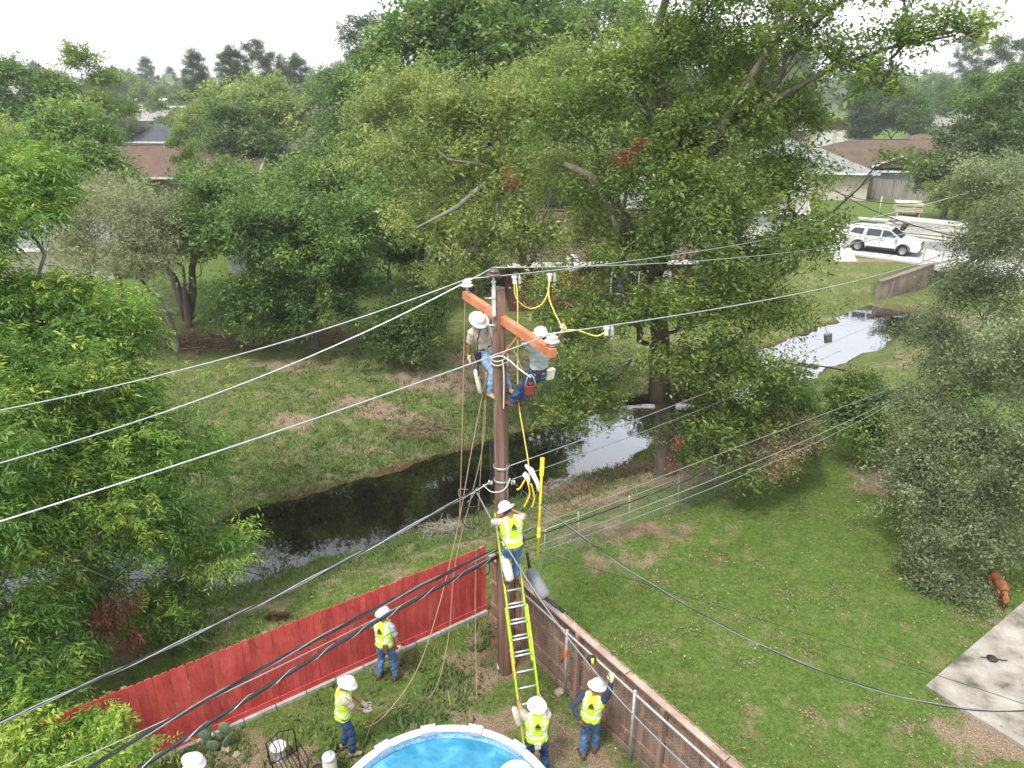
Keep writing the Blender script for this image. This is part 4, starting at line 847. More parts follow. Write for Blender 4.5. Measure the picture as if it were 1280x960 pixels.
for k in range(5):
    a = RD * (k * 2.44) + Vector((0, 0, .11)) - RN * .028; b = RD * (k * 2.44 + 2.42) + Vector((0, 0, .11)) - RN * .028
    mb = MB(); mb.beam(a, b, .022, .19); mb.build('kickboard', M['fence_red'], rfence)
for k in range(5):
    for z_ in (.45, 1.55): mb = MB(); mb.beam(RD * (k * 2.44) + Vector((0, 0, z_)) + RN * .035, RD * (k * 2.44 + 2.42) + Vector((0, 0, z_)) + RN * .035, .04, .09); mb.build('rail', M['fence_red'], rfence)
    mb = MB(); mb.box(RD * (k * 2.44 + .05) + Vector((0, 0, .8)) + RN * .10, (.09, .09, 1.9), Matrix.Rotation(fzr, 3, 'Z')); mb.build('post', M['fence_brown'], rfence)
for k in range(12):
    a = RD * (k * .62 + .03); mb = MB(); mb.beam(a + Vector((0, 0, .015 + random.uniform(-.01, .01))) - RN * .075, a + RD * .60 + Vector((0, 0, .015)) - RN * .075, .07, .13)
    mb.build('footing_block', M['footing'], rfence)

WC = Vector((-.50, 13.52, 0)); WD = Vector((.587, -.810, 0)).normalized(); WN = Vector((.810, .587, 0))
wfence = empty('privacy_fence', WC, 0, 'brown cedar board fence with exposed rails running from the pole to the lower right', 'fence')
fzw = math.atan2(WD.y, WD.x); pk = None
for i in range(74):
    if pk is None: pk = picket_mesh(1.78).build('picket', M['fence_brown'], wfence); o = pk
    else: o = copy_part(pk, wfence)
    o.location = WD * (.07 + i * .137) + WN * (.045 + random.uniform(-.003, .003)) + Vector((0, 0, .03 + random.uniform(-.012, .012)))
    o.rotation_euler = (random.gauss(0, .003), random.gauss(0, .0025), fzw)
for k in range(5):
    for z_ in (.38, 1.02, 1.62): mb = MB(); mb.beam(WD * (k * 2.2) + Vector((0, 0, z_)) + WN * .012, WD * (k * 2.2 + 2.19) + Vector((0, 0, z_)) + WN * .012, .04, .09); mb.build('rail', M['fence_brown'], wfence)
    mb = MB(); mb.beam(WD * (k * 2.2) + Vector((0, 0, 1.765)) - WN * .01, WD * (k * 2.2 + 2.18) + Vector((0, 0, 1.765)) - WN * .01, .15, .035); mb.build('top_board', M['fence_top'], wfence)
    mb = MB(); mb.box(WD * (k * 2.2 + .9) + Vector((0, 0, .85)) - WN * .055, (.09, .09, 1.8), Matrix.Rotation(fzw, 3, 'Z')); mb.build('post', M['fence_brown'], wfence)
for k in range(4):
    mb = MB(); mb.beam(WD * (k * 2.4) + Vector((0, 0, .06)) - WN * .03, WD * (k * 2.4 + 2.38) + Vector((0, 0, .06)) - WN * .03, .02, .13); mb.build('kickboard', M['fence_brown'], wfence)

def chainlink(label, a, b, h, posts, rail=True, pitch=.062, wire=.0012, lean=0.0, r_=.024):
    a = Vector(a); b = Vector(b); a.z = b.z = 0; d = b - a; L = d.length; d.normalize(); root = empty('chain_link_fence', a, 0, label, 'wire fence')
    zg = lambda s_: g0((a + d * s_).x, (a + d * s_).y)
    mb = MB()
    s_ = -h
    while s_ < L:
        for sg in (1, -1):
            s0, s1 = max(0, s_), min(L, s_ + h); z0_, z1_ = (s0 - s_), (s1 - s_)
            if s1 - s0 > .05:
                if sg < 0: z0_, z1_ = h - z0_, h - z1_
                n_ = max(1, int((s1 - s0) / 1.3)); pts = []
                for q in range(n_ + 1):
                    f = q / n_; ss_ = s0 + (s1 - s0) * f; pts.append(d * ss_ + Vector((0, 0, zg(ss_) + .03 + z0_ + (z1_ - z0_) * f)))
                mb.tube(pts, wire, 3, cap=False, sm=False)
        s_ += pitch * 1.15
    o = mb.build('wire_mesh', M['steel'], root, fix=False); tag(o, kind='stuff')
    for s_ in posts:
        mb = MB(); z_ = zg(s_); mb.tube([d * s_ + Vector((0, 0, z_ - .2)), d * s_ + Vector((random.uniform(-lean, lean), random.uniform(-lean, lean), z_ + h + .05))], r_ * 1.25, 8); mb.lathe([(.0, .04), (r_ * 1.4, .02), (r_ * 1.5, 0)], 8, d * s_ + Vector((0, 0, z_ + h + .05))); mb.build('post', M['steel'], root)
    if rail:
        mb = MB(); mb.tube([d * (L * q / 8) + Vector((0, 0, zg(L * q / 8) + h)) for q in range(9)], r_, 8); mb.build('top_rail', M['steel'], root)
    return root
ca, cb = G(650, 737, 1.68), G(860, 926, 1.68); cdv = (cb - ca)
chainlink('chain link fence with a galvanised top rail just in front of the brown cedar fence', ca, cb + cdv * .45, 1.66, [.1, 1.55, 3.4, 5.4, 7.0])
qa = G(676, 712, 0); qb = G(905, 612, .1)
chainlink('leaning old chain link fence between the lawn and the ditch bank', qa, qb + (qb - qa) * .35, 1.15, [.05, 1.3, 3.0, 4.9, 6.4, 8.2], lean=.12, r_=.008)

# ------------------------------------------------------------------ the pole
M['pole'] = nmat('pole_wood', [(.28, (.060, .036, .028)), (.44, (.165, .085, .062)), (.56, (.20, .125, .098)), (.74, (.29, .225, .195))], 1.9, (5, 5, .22), .85, bump=.6, bscale=10, fine=.12)
M['arm'] = nmat('crossarm_orange_wood', [(.3, (.42, .135, .062)), (.55, (.58, .215, .11)), (.8, (.66, .34, .20))], 2.2, (1, 1, 1), .7, bump=.3, bscale=18, fine=.10)
M['porcelain_white'] = nmat('porcelain_white', (.80, .81, .82), 3, rough=.22, spec=.6); M['porcelain_brown'] = nmat('porcelain_brown', (.14, .095, .09), 3, rough=.25, spec=.6)
M['wire'] = nmat('bare_aluminium_wire', (.50, .51, .52), 8, rough=.35, metal=.7); M['wire_grey'] = nmat('grey_insulated_wire', (.22, .225, .235), 8, rough=.5); M['cable'] = nmat('black_cable', (.028, .029, .032), 5, rough=.5)
M['rope'] = nmat('tan_rope', (.44, .32, .20), 30, rough=.9, bump=.5); M['rope_white'] = nmat('white_rope', (.62, .60, .54), 30, rough=.9); M['yellow'] = nmat('yellow_insulated', (.80, .56, .04), 6, rough=.45); M['yellow_pale'] = nmat('yellow_cable', (.78, .58, .13), 6, rough=.5)
PB = Vector((-.14, 11.84, 0)); PT = AY(622.5, 360, 11.84)
pole = empty('utility_pole', PB, 0, 'tall reddish brown wooden utility pole with an orange crossarm in the middle of the scene', 'utility pole')
def PP(z): return PB.lerp(PT, z / PT.z)
mb = MB(); zs = [-.3, .0, .5, 1.5, 3, 4.5, 6, 7.2, PT.z]
mb.tube([PP(z) - PB for z in zs], [.162, .160, .156, .149, .140, .132, .125, .119, .113], 20)
mb.lathe([(.0, .012), (.08, .008), (.12, 0)], 16, PT - PB); mb.build('pole_shaft', M['pole'], pole)
A0 = AY(581, 368, 12.95); A1 = AY(692, 442, 10.45)
mb = MB(); mb.beam(A0 - PB, A1 - PB, .115, .14); arm = mb.build('crossarm', M['arm'], pole)
AD = (A1 - A0).normalized()
for f in (.30, .62):
    mb = MB(); p = A0.lerp(A1, f) - PB; mb.tube([p + Vector((0, 0, .085)), p - Vector((0, 0, .085))], .014, 6); mb.tube([p + Vector((0, 0, .074)), p + Vector((0, 0, .088))], .026, 6); mb.build('bolt', M['steel'], arm)
for f in (.25, .66):
    mb = MB(); p = A0.lerp(A1, f) - PB; q = PP(7.0) - PB; mb.beam(p - Vector((0, 0, .07)), q + (p - q).normalized() * .12, .045, .035); mb.build('arm_brace', M['arm'] if f > .5 else M['steel'], pole)
def insulator(base, m_, r=.095, pin=.10, nm='insulator'):
    mb = MB(); b = Vector(base) - PB
    mb.lathe([(.028, 0), (r * .62, .004), (r, .022), (r * 1.02, .04), (r * .72, .058), (r * .5, .062), (r * .5, .075), (r * .78, .085), (r * .80, .10), (r * .45, .118), (r * .34, .126), (r * .40, .15), (0, .158)], 20, b + Vector((0, 0, pin)))
    o = mb.build(nm, m_, pole); mb = MB(); mb.tube([b - Vector((0, 0, .02)), b + Vector((0, 0, pin + .01))], .018, 8); mb.lathe([(.0, .02), (.045, .018), (.045, 0)], 8, b); mb.build('pin', M['steel'], o); return b + PB + Vector((0, 0, pin + .15))
I1 = insulator(A0 + AD * .10 + Vector((0, 0, .07)), M['porcelain_white'], .11)
I3 = insulator(A1 - AD * .14 + Vector((.05, 0, .07)), M['porcelain_white'], .115, .05)
I2 = insulator(PT + Vector((-.07, -.135, .13)), M['porcelain_brown'], .115, .10)
mb = MB(); mb.box(PP(PT.z - .20) - PB + Vector((-.07, -.135, .06)), (.05, .03, .62)); mb.box(PP(PT.z - .20) - PB + Vector((-.07, -.118, -.02)), (.07, .02, .44)); mb.build('pin_bracket', M['dish'], pole)
for z_ in (PT.z - .62, PT.z - .15): mb = MB(); mb.tube([PP(z_) - PB + Vector((-.22, -.1, 0)), PP(z_) - PB + Vector((-.05, -.16, .02))], .016, 6); mb.build('bolt', M['steel'], pole)
for z_ in (4.62, 4.9, 3.05): # band clamps
    mb = MB(); mb.lathe([(.142, -.025), (.149, -.025), (.149, .025), (.142, .025)], 20, PP(z_) - PB); mb.build('band', M['steel'], pole)
mb = MB(); mb.tube([PP(z) - PB + Vector((.10, -.12, 0)) for z in (.1, 2, 4, 5.0)], .008, 5); mb.build('ground_wire', M['wire_grey'], pole)
for z_, dx in ((4.62, .17), (4.62, -.17)):
    mb = MB(); mb.lathe([(.02, 0), (.05, .01), (.03, .04), (.05, .07), (.02, .08)], 12, PP(z_) - PB + Vector((dx, -.05, -.04)), Euler((0, R(90 if dx > 0 else -90), 0)).to_matrix()); mb.build('spool_insulator', M['porcelain_white'], pole)

# ------------------------------------------------------------------ wires
def quad(p1, p2, p3, t0=0, t1=1, n=24, tm=None):
    p1, p2, p3 = Vector(p1), Vector(p2), Vector(p3)
    tm = tm or (p2 - p1).length / max(1e-6, (p2 - p1).length + (p3 - p2).length); out = []
    for i in range(n + 1):
        t = t0 + (t1 - t0) * i / n
        a = (t - tm) * (t - 1) / (tm); b = t * (t - 1) / (tm * (tm - 1)); c = t * (t - tm) / (1 - tm)
        out.append(p1 * a + p2 * b + p3 * c)
    return out
def cable(name, label, cat, pts, r, mat, group=None, wrap=None, twin=None, n=7):
    e = Vector(pts[0]); mb = MB()
    loc = [Vector(p) - e for p in pts]
    def off(ph, rr, turns):
        L = [0]
        for i in range(1, len(loc)): L.append(L[-1] + (loc[i] - loc[i - 1]).length)
        N_ = int(L[-1] * 9) + 2; res = []; j = 0
        for k in range(N_):
            s_ = L[-1] * k / (N_ - 1)
            while j < len(L) - 2 and L[j + 1] < s_: j += 1
            f = (s_ - L[j]) / max(1e-6, L[j + 1] - L[j]); p = loc[j].lerp(loc[j + 1], min(1, f)); d = (loc[j + 1] - loc[j]).normalized(); x = d.cross(Vector((0, 0, 1))).normalized(); y = x.cross(d)
            a = ph + s_ * turns; res.append(p + x * math.cos(a) * rr + y * math.sin(a) * rr)
        return res
    if twin is None:
        mb.tube(loc, r, n); o = mb.build(name, M[mat]); o.location = e; tag(o, label, cat, group)
        if wrap:
            w_ = MB(); w_.tube(off(0, r * 1.05, 9), r * .22, 4); w_.build('lashing_wire', M[wrap], o)
        return o
    root = empty(name, e, 0, label, cat, group)
    for k, (mt, rr) in enumerate(twin):
        w_ = MB(); w_.tube(off(k * 6.283 / len(twin), r * .95, 3.2), rr, 5); w_.build('strand', M[mt], root)
    return root
PG = 'bare primary conductors crossing the whole scene'
def run(u_, v_, Y_): return AY(u_, v_, Y_)
def span(name, lab, start, mid, end, r, mat, ext=1.6, **k): return cable(name, lab, 'power line', quad(start, mid, end, 0, ext, 26), r, mat, **k)
LW = .0115
span('power_line', 'bare wire leaving the far white insulator toward the upper left', I1, AY(300, 443, 11.2), AY(0, 513, 9.2), LW, 'wire', group=PG)
span('power_line', 'bare wire leaving the brown pole top insulator toward the left edge', I2, AY(300, 481, 10.2), AY(0, 579, 8.2), LW, 'wire', group=PG)
span('power_line', 'lowest bare wire leaving the near white insulator toward the left edge', I3, AY(330, 545, 8.3), AY(0, 652, 6.9), LW * .95, 'wire', group=PG)
span('power_line', 'topmost bare wire from the far white insulator toward the upper right', I1, AY(860, 316, 16.6), AY(1221, 238, 23.5), LW, 'wire', 1.15, group=PG)
span('power_line', 'bare wire from the pole top toward the right, just under the topmost one', I2, AY(860, 327, 15.2), AY(1150, 288, 22.0), LW * .9, 'wire', 1.25, group=PG)
span('power_line', 'bare wire from the near white insulator toward the road on the right', I3, AY(860, 392, 12.3), AY(1160, 325, 19.5), LW, 'wire', 1.15, group=PG)
SG = 'lower lines at the middle of the pole'
span('secondary_line', 'upper thin wire from the mid pole across the bright water to the right', PP(4.9) + Vector((.14, 0, 0)), AY(860, 500, 16.5), AY(984, 451, 20), .0105, 'wire', 1.5, group=SG)
span('secondary_line', 'second thin wire just below it toward the spreading oak', PP(4.62) + Vector((.2, 0, 0)), AY(850, 522, 16.4), AY(978, 470, 20), .0085, 'wire', 1.3, group=SG)
cable('triplex_cable', 'twisted grey and black cable from mid pole to the left edge above the red fence', 'cable', quad(PP(4.62) + Vector((-.17, -.05, 0)), AY(330, 752, 9.6), AY(0, 903, 7.2), 0, 1.4, 26), .020, 'cable', twin=[('cable', .013), ('wire', .009), ('wire_grey', .012)])
CG = 'communication cables crossing in front of the red fence'
cable('cable_bundle', 'fat black lashed cable bundle crossing before the red fence, lowest of three', 'cable', quad(PP(2.95) + Vector((-.12, -.1, 0)), AY(400, 818, 9.2), AY(172, 962, 7.4), 0, 1.6, 26), .034, 'cable', CG, wrap='wire')
cable('cable_bundle', 'middle twin strand cable crossing before the red fence', 'cable', quad(PP(3.12) + Vector((-.12, -.1, 0)), AY(400, 797, 9.4), AY(107, 962, 7.0), 0, 1.5, 26), .022, 'cable', CG, twin=[('cable', .017), ('wire_grey', .013), ('cable', .014)])
cable('guy_strand', 'thin bare strand between the two thick cables before the red fence', 'cable', quad(PP(3.02) + Vector((-.12, -.1, 0)), AY(450, 783, 9.9), AY(280, 866, 8.4), 0, 1.7, 26), .009, 'wire', CG)
DG = 'cables running from the pole over the wire fence to the right'
st_ = PP(3.1) + Vector((.14, 0, 0))
cable('cable', 'uppermost light cable of the four running right over the wire fence', 'cable', quad(PP(3.35) + Vector((.14, 0, 0)), AY(880, 575, 14.8), AY(1125, 482, 19), 0, 1.5, 22), .010, 'wire_grey', DG)
cable('cable', 'upper black cable running right over the wire fence under the light one', 'cable', quad(PP(3.15) + Vector((.14, 0, 0)), AY(870, 596, 14.4), AY(1110, 492, 18.6), 0, 1.5, 22), .017, 'cable', DG, wrap='wire_grey')
cable('cable', 'grey cable third from the top of the four running right', 'cable', quad(PP(2.95) + Vector((.14, -.05, 0)), AY(860, 612, 14.0), AY(1115, 500, 18.2), 0, 1.5, 22), .011, 'wire_grey', DG)
cable('cable', 'lowest thin cable of the four running right over the wire fence', 'cable', quad(PP(2.8) + Vector((.14, -.05, 0)), AY(860, 622, 13.6), AY(1110, 507, 17.8), 0, 1.5, 22), .008, 'wire_grey', DG)
cable('service_drop', 'sagging twisted service cable from the pole over the right lawn to the patio', 'cable', quad(PP(4.62) + Vector((.17, -.05, 0)), AY(905, 783, 8.4), AY(1280, 889, 6.6), 0, 1.5, 30, .45), .010, 'cable', twin=[('cable', .0075), ('wire_grey', .0065)])
cable('service_drop', 'very thin black wire above the sagging service cable over the lawn', 'cable', quad(PP(3.2) + Vector((.14, 0, 0)), AY(905, 760, 9.2), AY(1280, 880, 7.4), 0, 1.4, 30, .4), .0045, 'cable')
cable('service_drop', 'grey cable dropping from the pole in front of the ladder down along the cedar fence', 'cable', quad(PP(4.5) + Vector((-.45, -.35, .05)), AY(706, 792, 9.2), AY(862, 962, 6.8), 0, 1.3, 26), .013, 'wire_grey')
# far wires by the road with a black splice case
fa_ = AY(1060, 250, 42); fb_ = AY(1200, 292, 34)
cable('cable', 'black cable sagging above the parked vehicle with a splice case on it', 'cable', quad(AY(1040, 235, 46), AY(1128, 277, 38), AY(1215, 300, 33), 0, 1, 16), .028, 'cable')
cable('cable', 'second thinner black cable above the parked vehicle', 'cable', quad(AY(1040, 238, 46), AY(1110, 254, 40), AY(1215, 240, 33), 0, 1, 16), .022, 'cable')
def splice(a, b, r, lab):
    a, b = Vector(a), Vector(b); mb = MB(); d = (b - a); mb.tube([a - a, d * .08, d * .15, d * .85, d * .92, d], [r * .4, r * .8, r, r, r * .8, r * .4], 12); o = mb.build('splice_case', M['cable']); o.location = a; tag(o, lab, 'splice case')
    for f in (.15, .5, .85): w_ = MB(); w_.tube([d * f, d * (f + .04)], r * 1.12, 12); w_.build('clamp_band', M['wire_grey'], o)
splice(AY(1127, 288, 37.5), AY(1134, 278, 37.5), .13, 'short black splice case hanging above the parked vehicle')
cable('cable', 'short black cable hanging over the bright water right of the oak', 'cable', quad(AY(972, 455, 21), AY(1010, 456, 21.5), AY(1050, 462, 22), -.2, 1.1, 12), .022, 'cable')
splice(AY(997, 455, 21.3), AY(1010, 457, 21.4), .06, 'left of two black splice cases over the bright water'); splice(AY(1011, 457, 21.4), AY(1022, 459, 21.6), .075, 'right of two black splice cases over the bright water')
e = AY(1031, 408, 24); mb = MB(); mb.tube([(0, 0, 0), (.12, 0, -.22)], .012, 5); M_ = Euler((R(10), R(-14), 0)).to_matrix(); mb.box((.18, 0, -.42), (.24, .12, .34), M_); mb.box((.18, -.065, -.42), (.20, .02, .28), M_); o = mb.build('sign_reflection', M['wire_grey']); o.location = e; tag(o, 'small dark box for a reflected sign over the bright water right of the oak', 'reflected sign')  # solid box added in place of a sign's reflection in the water
cable('cable', 'faint thin wire carrying the small dark box over the water', 'cable', quad(AY(985, 402, 24), AY(1031, 408, 24), AY(1110, 372, 26), 0, 1.2, 10), .005, 'wire_grey')

# ropes
def rope(lab, pts, r=.0095, mat='rope', nm='rope', cat='rope', n=10):
    P_ = [Vector(p) for p in pts]; out = []
    for i in range(len(P_) - 1):
        p0 = P_[max(i - 1, 0)]; p1 = P_[i]; p2 = P_[i + 1]; p3 = P_[min(i + 2, len(P_) - 1)]
        for k in range(n):
            t = k / n; out.append(.5 * ((2 * p1) + (p2 - p0) * t + (2 * p0 - 5 * p1 + 4 * p2 - p3) * t * t + (-p0 + 3 * p1 - 3 * p2 + p3) * t ** 3))
    out.append(P_[-1]); e = out[0].copy(); mb = MB(); mb.tube([p - e for p in out], r, 6); o = mb.build(nm, M[mat]); o.location = e; return tag(o, lab, cat)
rope('tan rope hanging straight down from the left end of the crossarm', [A0 + Vector((.0, 0, -.1)), AY(579, 480, 12.9), AY(576, 600, 12.8), AY(574, 660, 12.7)])
rope('tan hand line from the left lineman down to the worker by the pool', [AY(609, 465, 12.0), AY(590, 560, 11.9), AY(572, 660, 11.6), AY(548, 760, 11.2), AY(520, 840, 10.6), AY(480, 895, 10.1), AY(455, 910, 10.0)])
rope('second tan hand line beside it ending on the grass', [AY(607, 465, 12.0), AY(603, 560, 12.2), AY(570, 700, 12.2), AY(560, 800, 11.9), G(540, 868, .03), G(500, 882, .03), G(470, 898, .06), G(455, 930, .04)])
rope('tan rope hanging plumb before the red fence corner', [AY(606, 500, 12.6), AY(598, 640, 12.5), AY(594, 740, 12.4), G(596, 875, .04)], .008)
rope('pale sling rope hanging on the near face of the pole', [AY(628, 450, 11.66), AY(630, 470, 11.64), AY(629.5, 511, 11.62)], .014, 'rope_white')
rope('pale rope wrapped round the pole below the crossarm', [PP(6.9) + Vector((.15 * math.cos(a), .15 * math.sin(a), .012 * a + (.02 if int(a) % 2 else 0))) for a in np.linspace(0, 13, 26)], .010, 'rope_white', n=3)
# clamps and yellow jumpers
def clamp(p, lab):
    e = empty('hot_line_clamp', p, 0, lab, 'clamp'); mb = MB()
    mb.box((0, 0, 0), (.06, .05, .13)); mb.tube([(-.05, 0, .05), (.05, 0, .05)], .028, 8); mb.build('clamp_body', M['dish'], e)
    mb = MB(); mb.box((.09, 0, -.01), (.05, .05, .11)); mb.tube([(.09, 0, -.12), (.09, 0, .09)], .014, 6); mb.lathe([(.026, 0), (.026, .03)], 8, (.09, 0, -.13)); mb.build('eye_screw', M['steel'], e)
    return Vector(p)
c1 = clamp(AY(643, 350, 12.4), 'left silver clamp on the upper wires right of the pole top'); c2 = clamp(AY(687, 347, 12.9), 'right silver clamp on the upper wires'); c3 = clamp(AY(758, 414, 10.95), 'silver clamp on the near wire right of the lineman')
rope('yellow jumper cable hanging in a bow between the two upper clamps', [c1, AY(645, 372, 12.3), AY(660, 385, 12.4), AY(675, 382, 12.6), AY(684, 368, 12.8), c2], .012, 'yellow_pale', 'jumper_cable', 'cable')
rope('yellow jumper cable falling from the right clamp to the lineman glove', [c2, AY(686, 370, 12.5), AY(693, 390, 12), AY(703, 410, 11.2)], .012, 'yellow_pale', 'jumper_cable', 'cable')
rope('yellow jumper cable from the glove to the clamp on the near wire', [AY(704, 413, 11.0), AY(722, 413, 11.0), AY(745, 420, 10.95), c3], .012, 'yellow_pale', 'jumper_cable', 'cable')
rope('long yellow cable hanging from the left clamp past the lineman down to the hot stick', [c1 + Vector((.03, 0, 0)), AY(647, 380, 12.2), AY(647, 440, 11.9), AY(648, 500, 11.7), AY(655, 545, 11.5), AY(660, 575, 11.4), AY(662, 595, 11.3)], .012, 'yellow_pale', 'jumper_cable', 'cable')
rope('thin green rope down the right face of the pole', [AY(634, 500, 11.7), AY(636, 560, 11.7), AY(640, 590, 11.7), AY(655, 600, 11.7)], .006, 'leaf_dark')
# hot stick
hs = empty('hot_stick', AY(672, 695, 11.0), 0, 'long yellow hot stick leaning upright beside the worker on the ladder', 'tool'); hb = hs.location.copy(); ht = AY(678, 572, 11.3) - hb
mb = MB(); mb.tube([(0, 0, 0), ht], .023, 8); mb.build('stick', M['yellow'], hs)
mb = MB(); mb.beam(ht * .82, ht * 1.0, .075, .03, (0, 1, 0)); mb.build('flat_end', M['yellow'], hs)
mb = MB(); mb.tube([ht * .18, ht * .23], .038, 8); mb.tube([ht * .20, ht * .30], .034, 8); mb.build('grip', M['yellow'], hs)
# white rubber blanket and yellow grips beside it
M['canvas'] = nmat('off_white_canvas', [(.3, (.50, .46, .38)), (.7, (.76, .72, .64))], 6, rough=.9, bump=.4); M['rubber_white'] = nmat('white_rubber', (.80, .79, .75), 6, rough=.6)
def blob_mesh(pts, rad, seed, amp=.02, vox=.016):
    mb = MB(); mb.tube(pts, rad, 10, flat=.6); return mb
rb = empty('rubber_blanket', AY(662, 590, 11.35), 0, 'crumpled white rubber blanket held near the hot stick above the ladder', 'cover'); b0 = rb.location.copy()
mb = MB(); mb.tube([AY(657, 582, 11.3) - b0, AY(664, 588, 11.3) - b0, AY(672, 604, 11.25) - b0, AY(673, 614, 11.2) - b0], [.05, .10, .085, .05], 10, flat=.45); mb.build('blanket', M['rubber_white'], rb)
mb = MB(); mb.tube([AY(655, 592, 11.3) - b0, AY(660, 598, 11.28) - b0, AY(662, 606, 11.25) - b0], [.07, .08, .03], 8, flat=.5); mb.build('blanket_fold', M['rubber_white'], rb)
for q in (((664, 605), (668, 622), (665, 634)), ((660, 604), (662, 618), (655, 634)), ((656, 600), (650, 610), (646, 612))):
    rope('yellow strap %s under the white rubber blanket' % ('hanging right' if q[1][0] > 665 else 'hanging left' if q[1][0] > 655 else 'sticking out sideways'), [AY(x_, y_, 11.2) for x_, y_ in q], .016, 'yellow', 'yellow_strap', 'strap')
# wire loops left of the pole at the triplex
rope('thin wire loop coiled on the twisted cable left of the pole', [AY(585, 612, 11.5), AY(574, 612, 11.4), AY(576, 622, 11.4), AY(592, 616, 11.5), AY(596, 610, 11.5), AY(590, 622, 11.4), AY(584, 628, 11.4)], .008, 'wire_grey', 'wire_loop', 'wire')
rope('white tie rope drooping between two clamps on the pole', [AY(604, 606, 11.6), AY(615, 615, 11.6), AY(630, 612, 11.6), AY(638, 598, 11.7)], .011, 'rope_white')
rope('black coil of cable hanging left of the pole', [AY(618, 630, 11.6), AY(598, 633, 11.5), AY(580, 636, 11.5), AY(578, 652, 11.5), AY(588, 661, 11.5), AY(598, 654, 11.5), AY(597, 636, 11.5)], .010, 'cable', 'cable_coil', 'cable')
rope('small black cable loop before the corner of the red fence', [AY(606, 700, 12), AY(612, 706, 12), AY(611, 716, 12), AY(604, 719, 12), AY(600, 710, 12), AY(606, 700, 12)], .011, 'cable', 'cable_coil', 'cable')
# grey ribbed closure
tr = empty('splice_closure', AY(662, 712, 11.6), 0, 'large ribbed grey closure slung behind the ladder above the cedar fence', 'splice case'); t0_ = tr.location.copy(); a = Vector((0, 0, 0)); b = AY(682, 748, 11.0) - t0_
mb = MB(); pts = [a.lerp(b, i / 22) for i in range(23)]; mb.tube(pts, [.05, .10] + [.115 + (.030 if i % 2 else 0) for i in range(19)] + [.10, .045], 14); mb.build('ribbed_sleeve', M['wire_grey'], tr)
mb = MB(); mb.tube([b, b + (AY(705, 765, 10.8) - t0_ - b)], .035, 8); mb.tube([a, a + Vector((-.02, .1, .12)), a + Vector((-.05, .2, .25))], .03, 8); mb.build('cable_tail', M['cable'], tr)

# ------------------------------------------------------------------ ladder
M['lime'] = nmat('lime_fibreglass', (.50, .66, .03), 8, rough=.4, spec=.4); M['alu'] = nmat('aluminium', (.66, .67, .68), 10, rough=.35, metal=.6)
LB = Vector((.42, 9.93, 0)); LT = AY(630, 640, 11.55); ld = (LT - LB); LL = ld.length; ldn = ld.normalized(); lsd = Vector((.97, .22, 0)); lsd = (lsd - ldn * lsd.dot(ldn)).normalized(); lnn = lsd.cross(ldn).normalized()
ladder = empty('extension_ladder', LB, 0, 'lime green extension ladder leaning on the pole with silver rungs', 'ladder')
for s_ in (-.20, .20):
    mb = MB(); mb.beam(lsd * s_, lsd * s_ + ldn * (LL * .60), .032, .085, lnn); r1 = mb.build('rail', M['lime'], ladder)
    mb = MB(); mb.box(lsd * s_ + Vector((0, 0, .03)), (.07, .12, .05)); mb.build('shoe', M['cable'], r1)
    top = LL if s_ < 0 else LL * .93
    mb = MB(); mb.beam(lsd * (s_ * .84) + ldn * (LL * .36) - lnn * .045, lsd * (s_ * .84) + ldn * top - lnn * .045, .028, .07, lnn); mb.build('fly_rail', M['lime'], ladder)
rg0 = None
for k in range(int(LL / .3)):
    s_ = .22 + k * .305
    if s_ > LL - .05: break
    fly = s_ > LL * .6
    if rg0 is None:
        mb = MB(); mb.tube([-lsd * .19, lsd * .19], .019, 8); rg0 = mb.build('rung', M['alu'], ladder); o = rg0
    else: o = copy_part(rg0, ladder)
    o.location = ldn * s_ - (lnn * .045 if fly else Vector()); o.scale = (.86, .86, 1) if fly else (1, 1, 1)
    if LL * .36 < s_ < LL * .6: o = copy_part(rg0, ladder); o.location = ldn * (s_ + .05) - lnn * .045; o.scale = (.86, .86, 1)
def canvas_bag(p, q, r, lab, mat):
    p, q = Vector(p), Vector(q); d = q - p; o = MB().tube([d * 0, d * .1, d * .5, d * .92, d], [r * .5, r * .9, r * 1.05, r, r * .3], 12, flat=.6).build('tool_bag', M[mat]); o.location = p; tag(o, lab, 'tool bag')
    mb = MB(); mb.tube([(-r * .5, 0, 0), (0, 0, r * 1.2), (r * .5, 0, 0)], .008, 5); mb.build('strap', M['cable'], o)
canvas_bag(AY(630, 693, 11.0), AY(638, 727, 10.75), .085, 'long tan canvas bag hanging on the left ladder rail beside the climber', 'canvas')
canvas_bag(AY(642, 883, 9.75), AY(650, 908, 9.6), .06, 'pale grey bag hanging low on the left ladder rail near the pool', 'canvas')
rope('orange warning label strip on the left ladder rail', [LB + lsd * -.222 + ldn * 1.35, LB + lsd * -.222 + ldn * 1.9], .012, 'arm', 'label_strip', 'label')

# ------------------------------------------------------------------ people
M['skin'] = nmat('skin', (.47, .27, .19), 20, rough=.55); M['skin_tan'] = nmat('skin_tanned', (.33, .17, .11), 20, rough=.55)
M['denim'] = nmat('denim_blue', [(.3, (.045, .10, .22)), (.6, (.10, .20, .38)), (.8, (.20, .32, .50))], 7, (1, 1, .6), .85, bump=.4, fine=.15); M['denim_dark'] = nmat('denim_navy', [(.3, (.018, .040, .11)), (.7, (.06, .12, .26))], 7, rough=.85, bump=.4, fine=.15)
M['denim_light'] = nmat('denim_pale', [(.3, (.13, .22, .36)), (.7, (.28, .40, .56))], 7, rough=.85, bump=.4)
M['shirt_tan'] = nmat('shirt_tan', [(.3, (.40, .33, .27)), (.7, (.56, .48, .41))], 7, rough=.9, bump=.3); M['shirt_grey'] = nmat('shirt_grey', [(.3, (.27, .29, .32)), (.7, (.40, .43, .47))], 7, rough=.9, bump=.3)
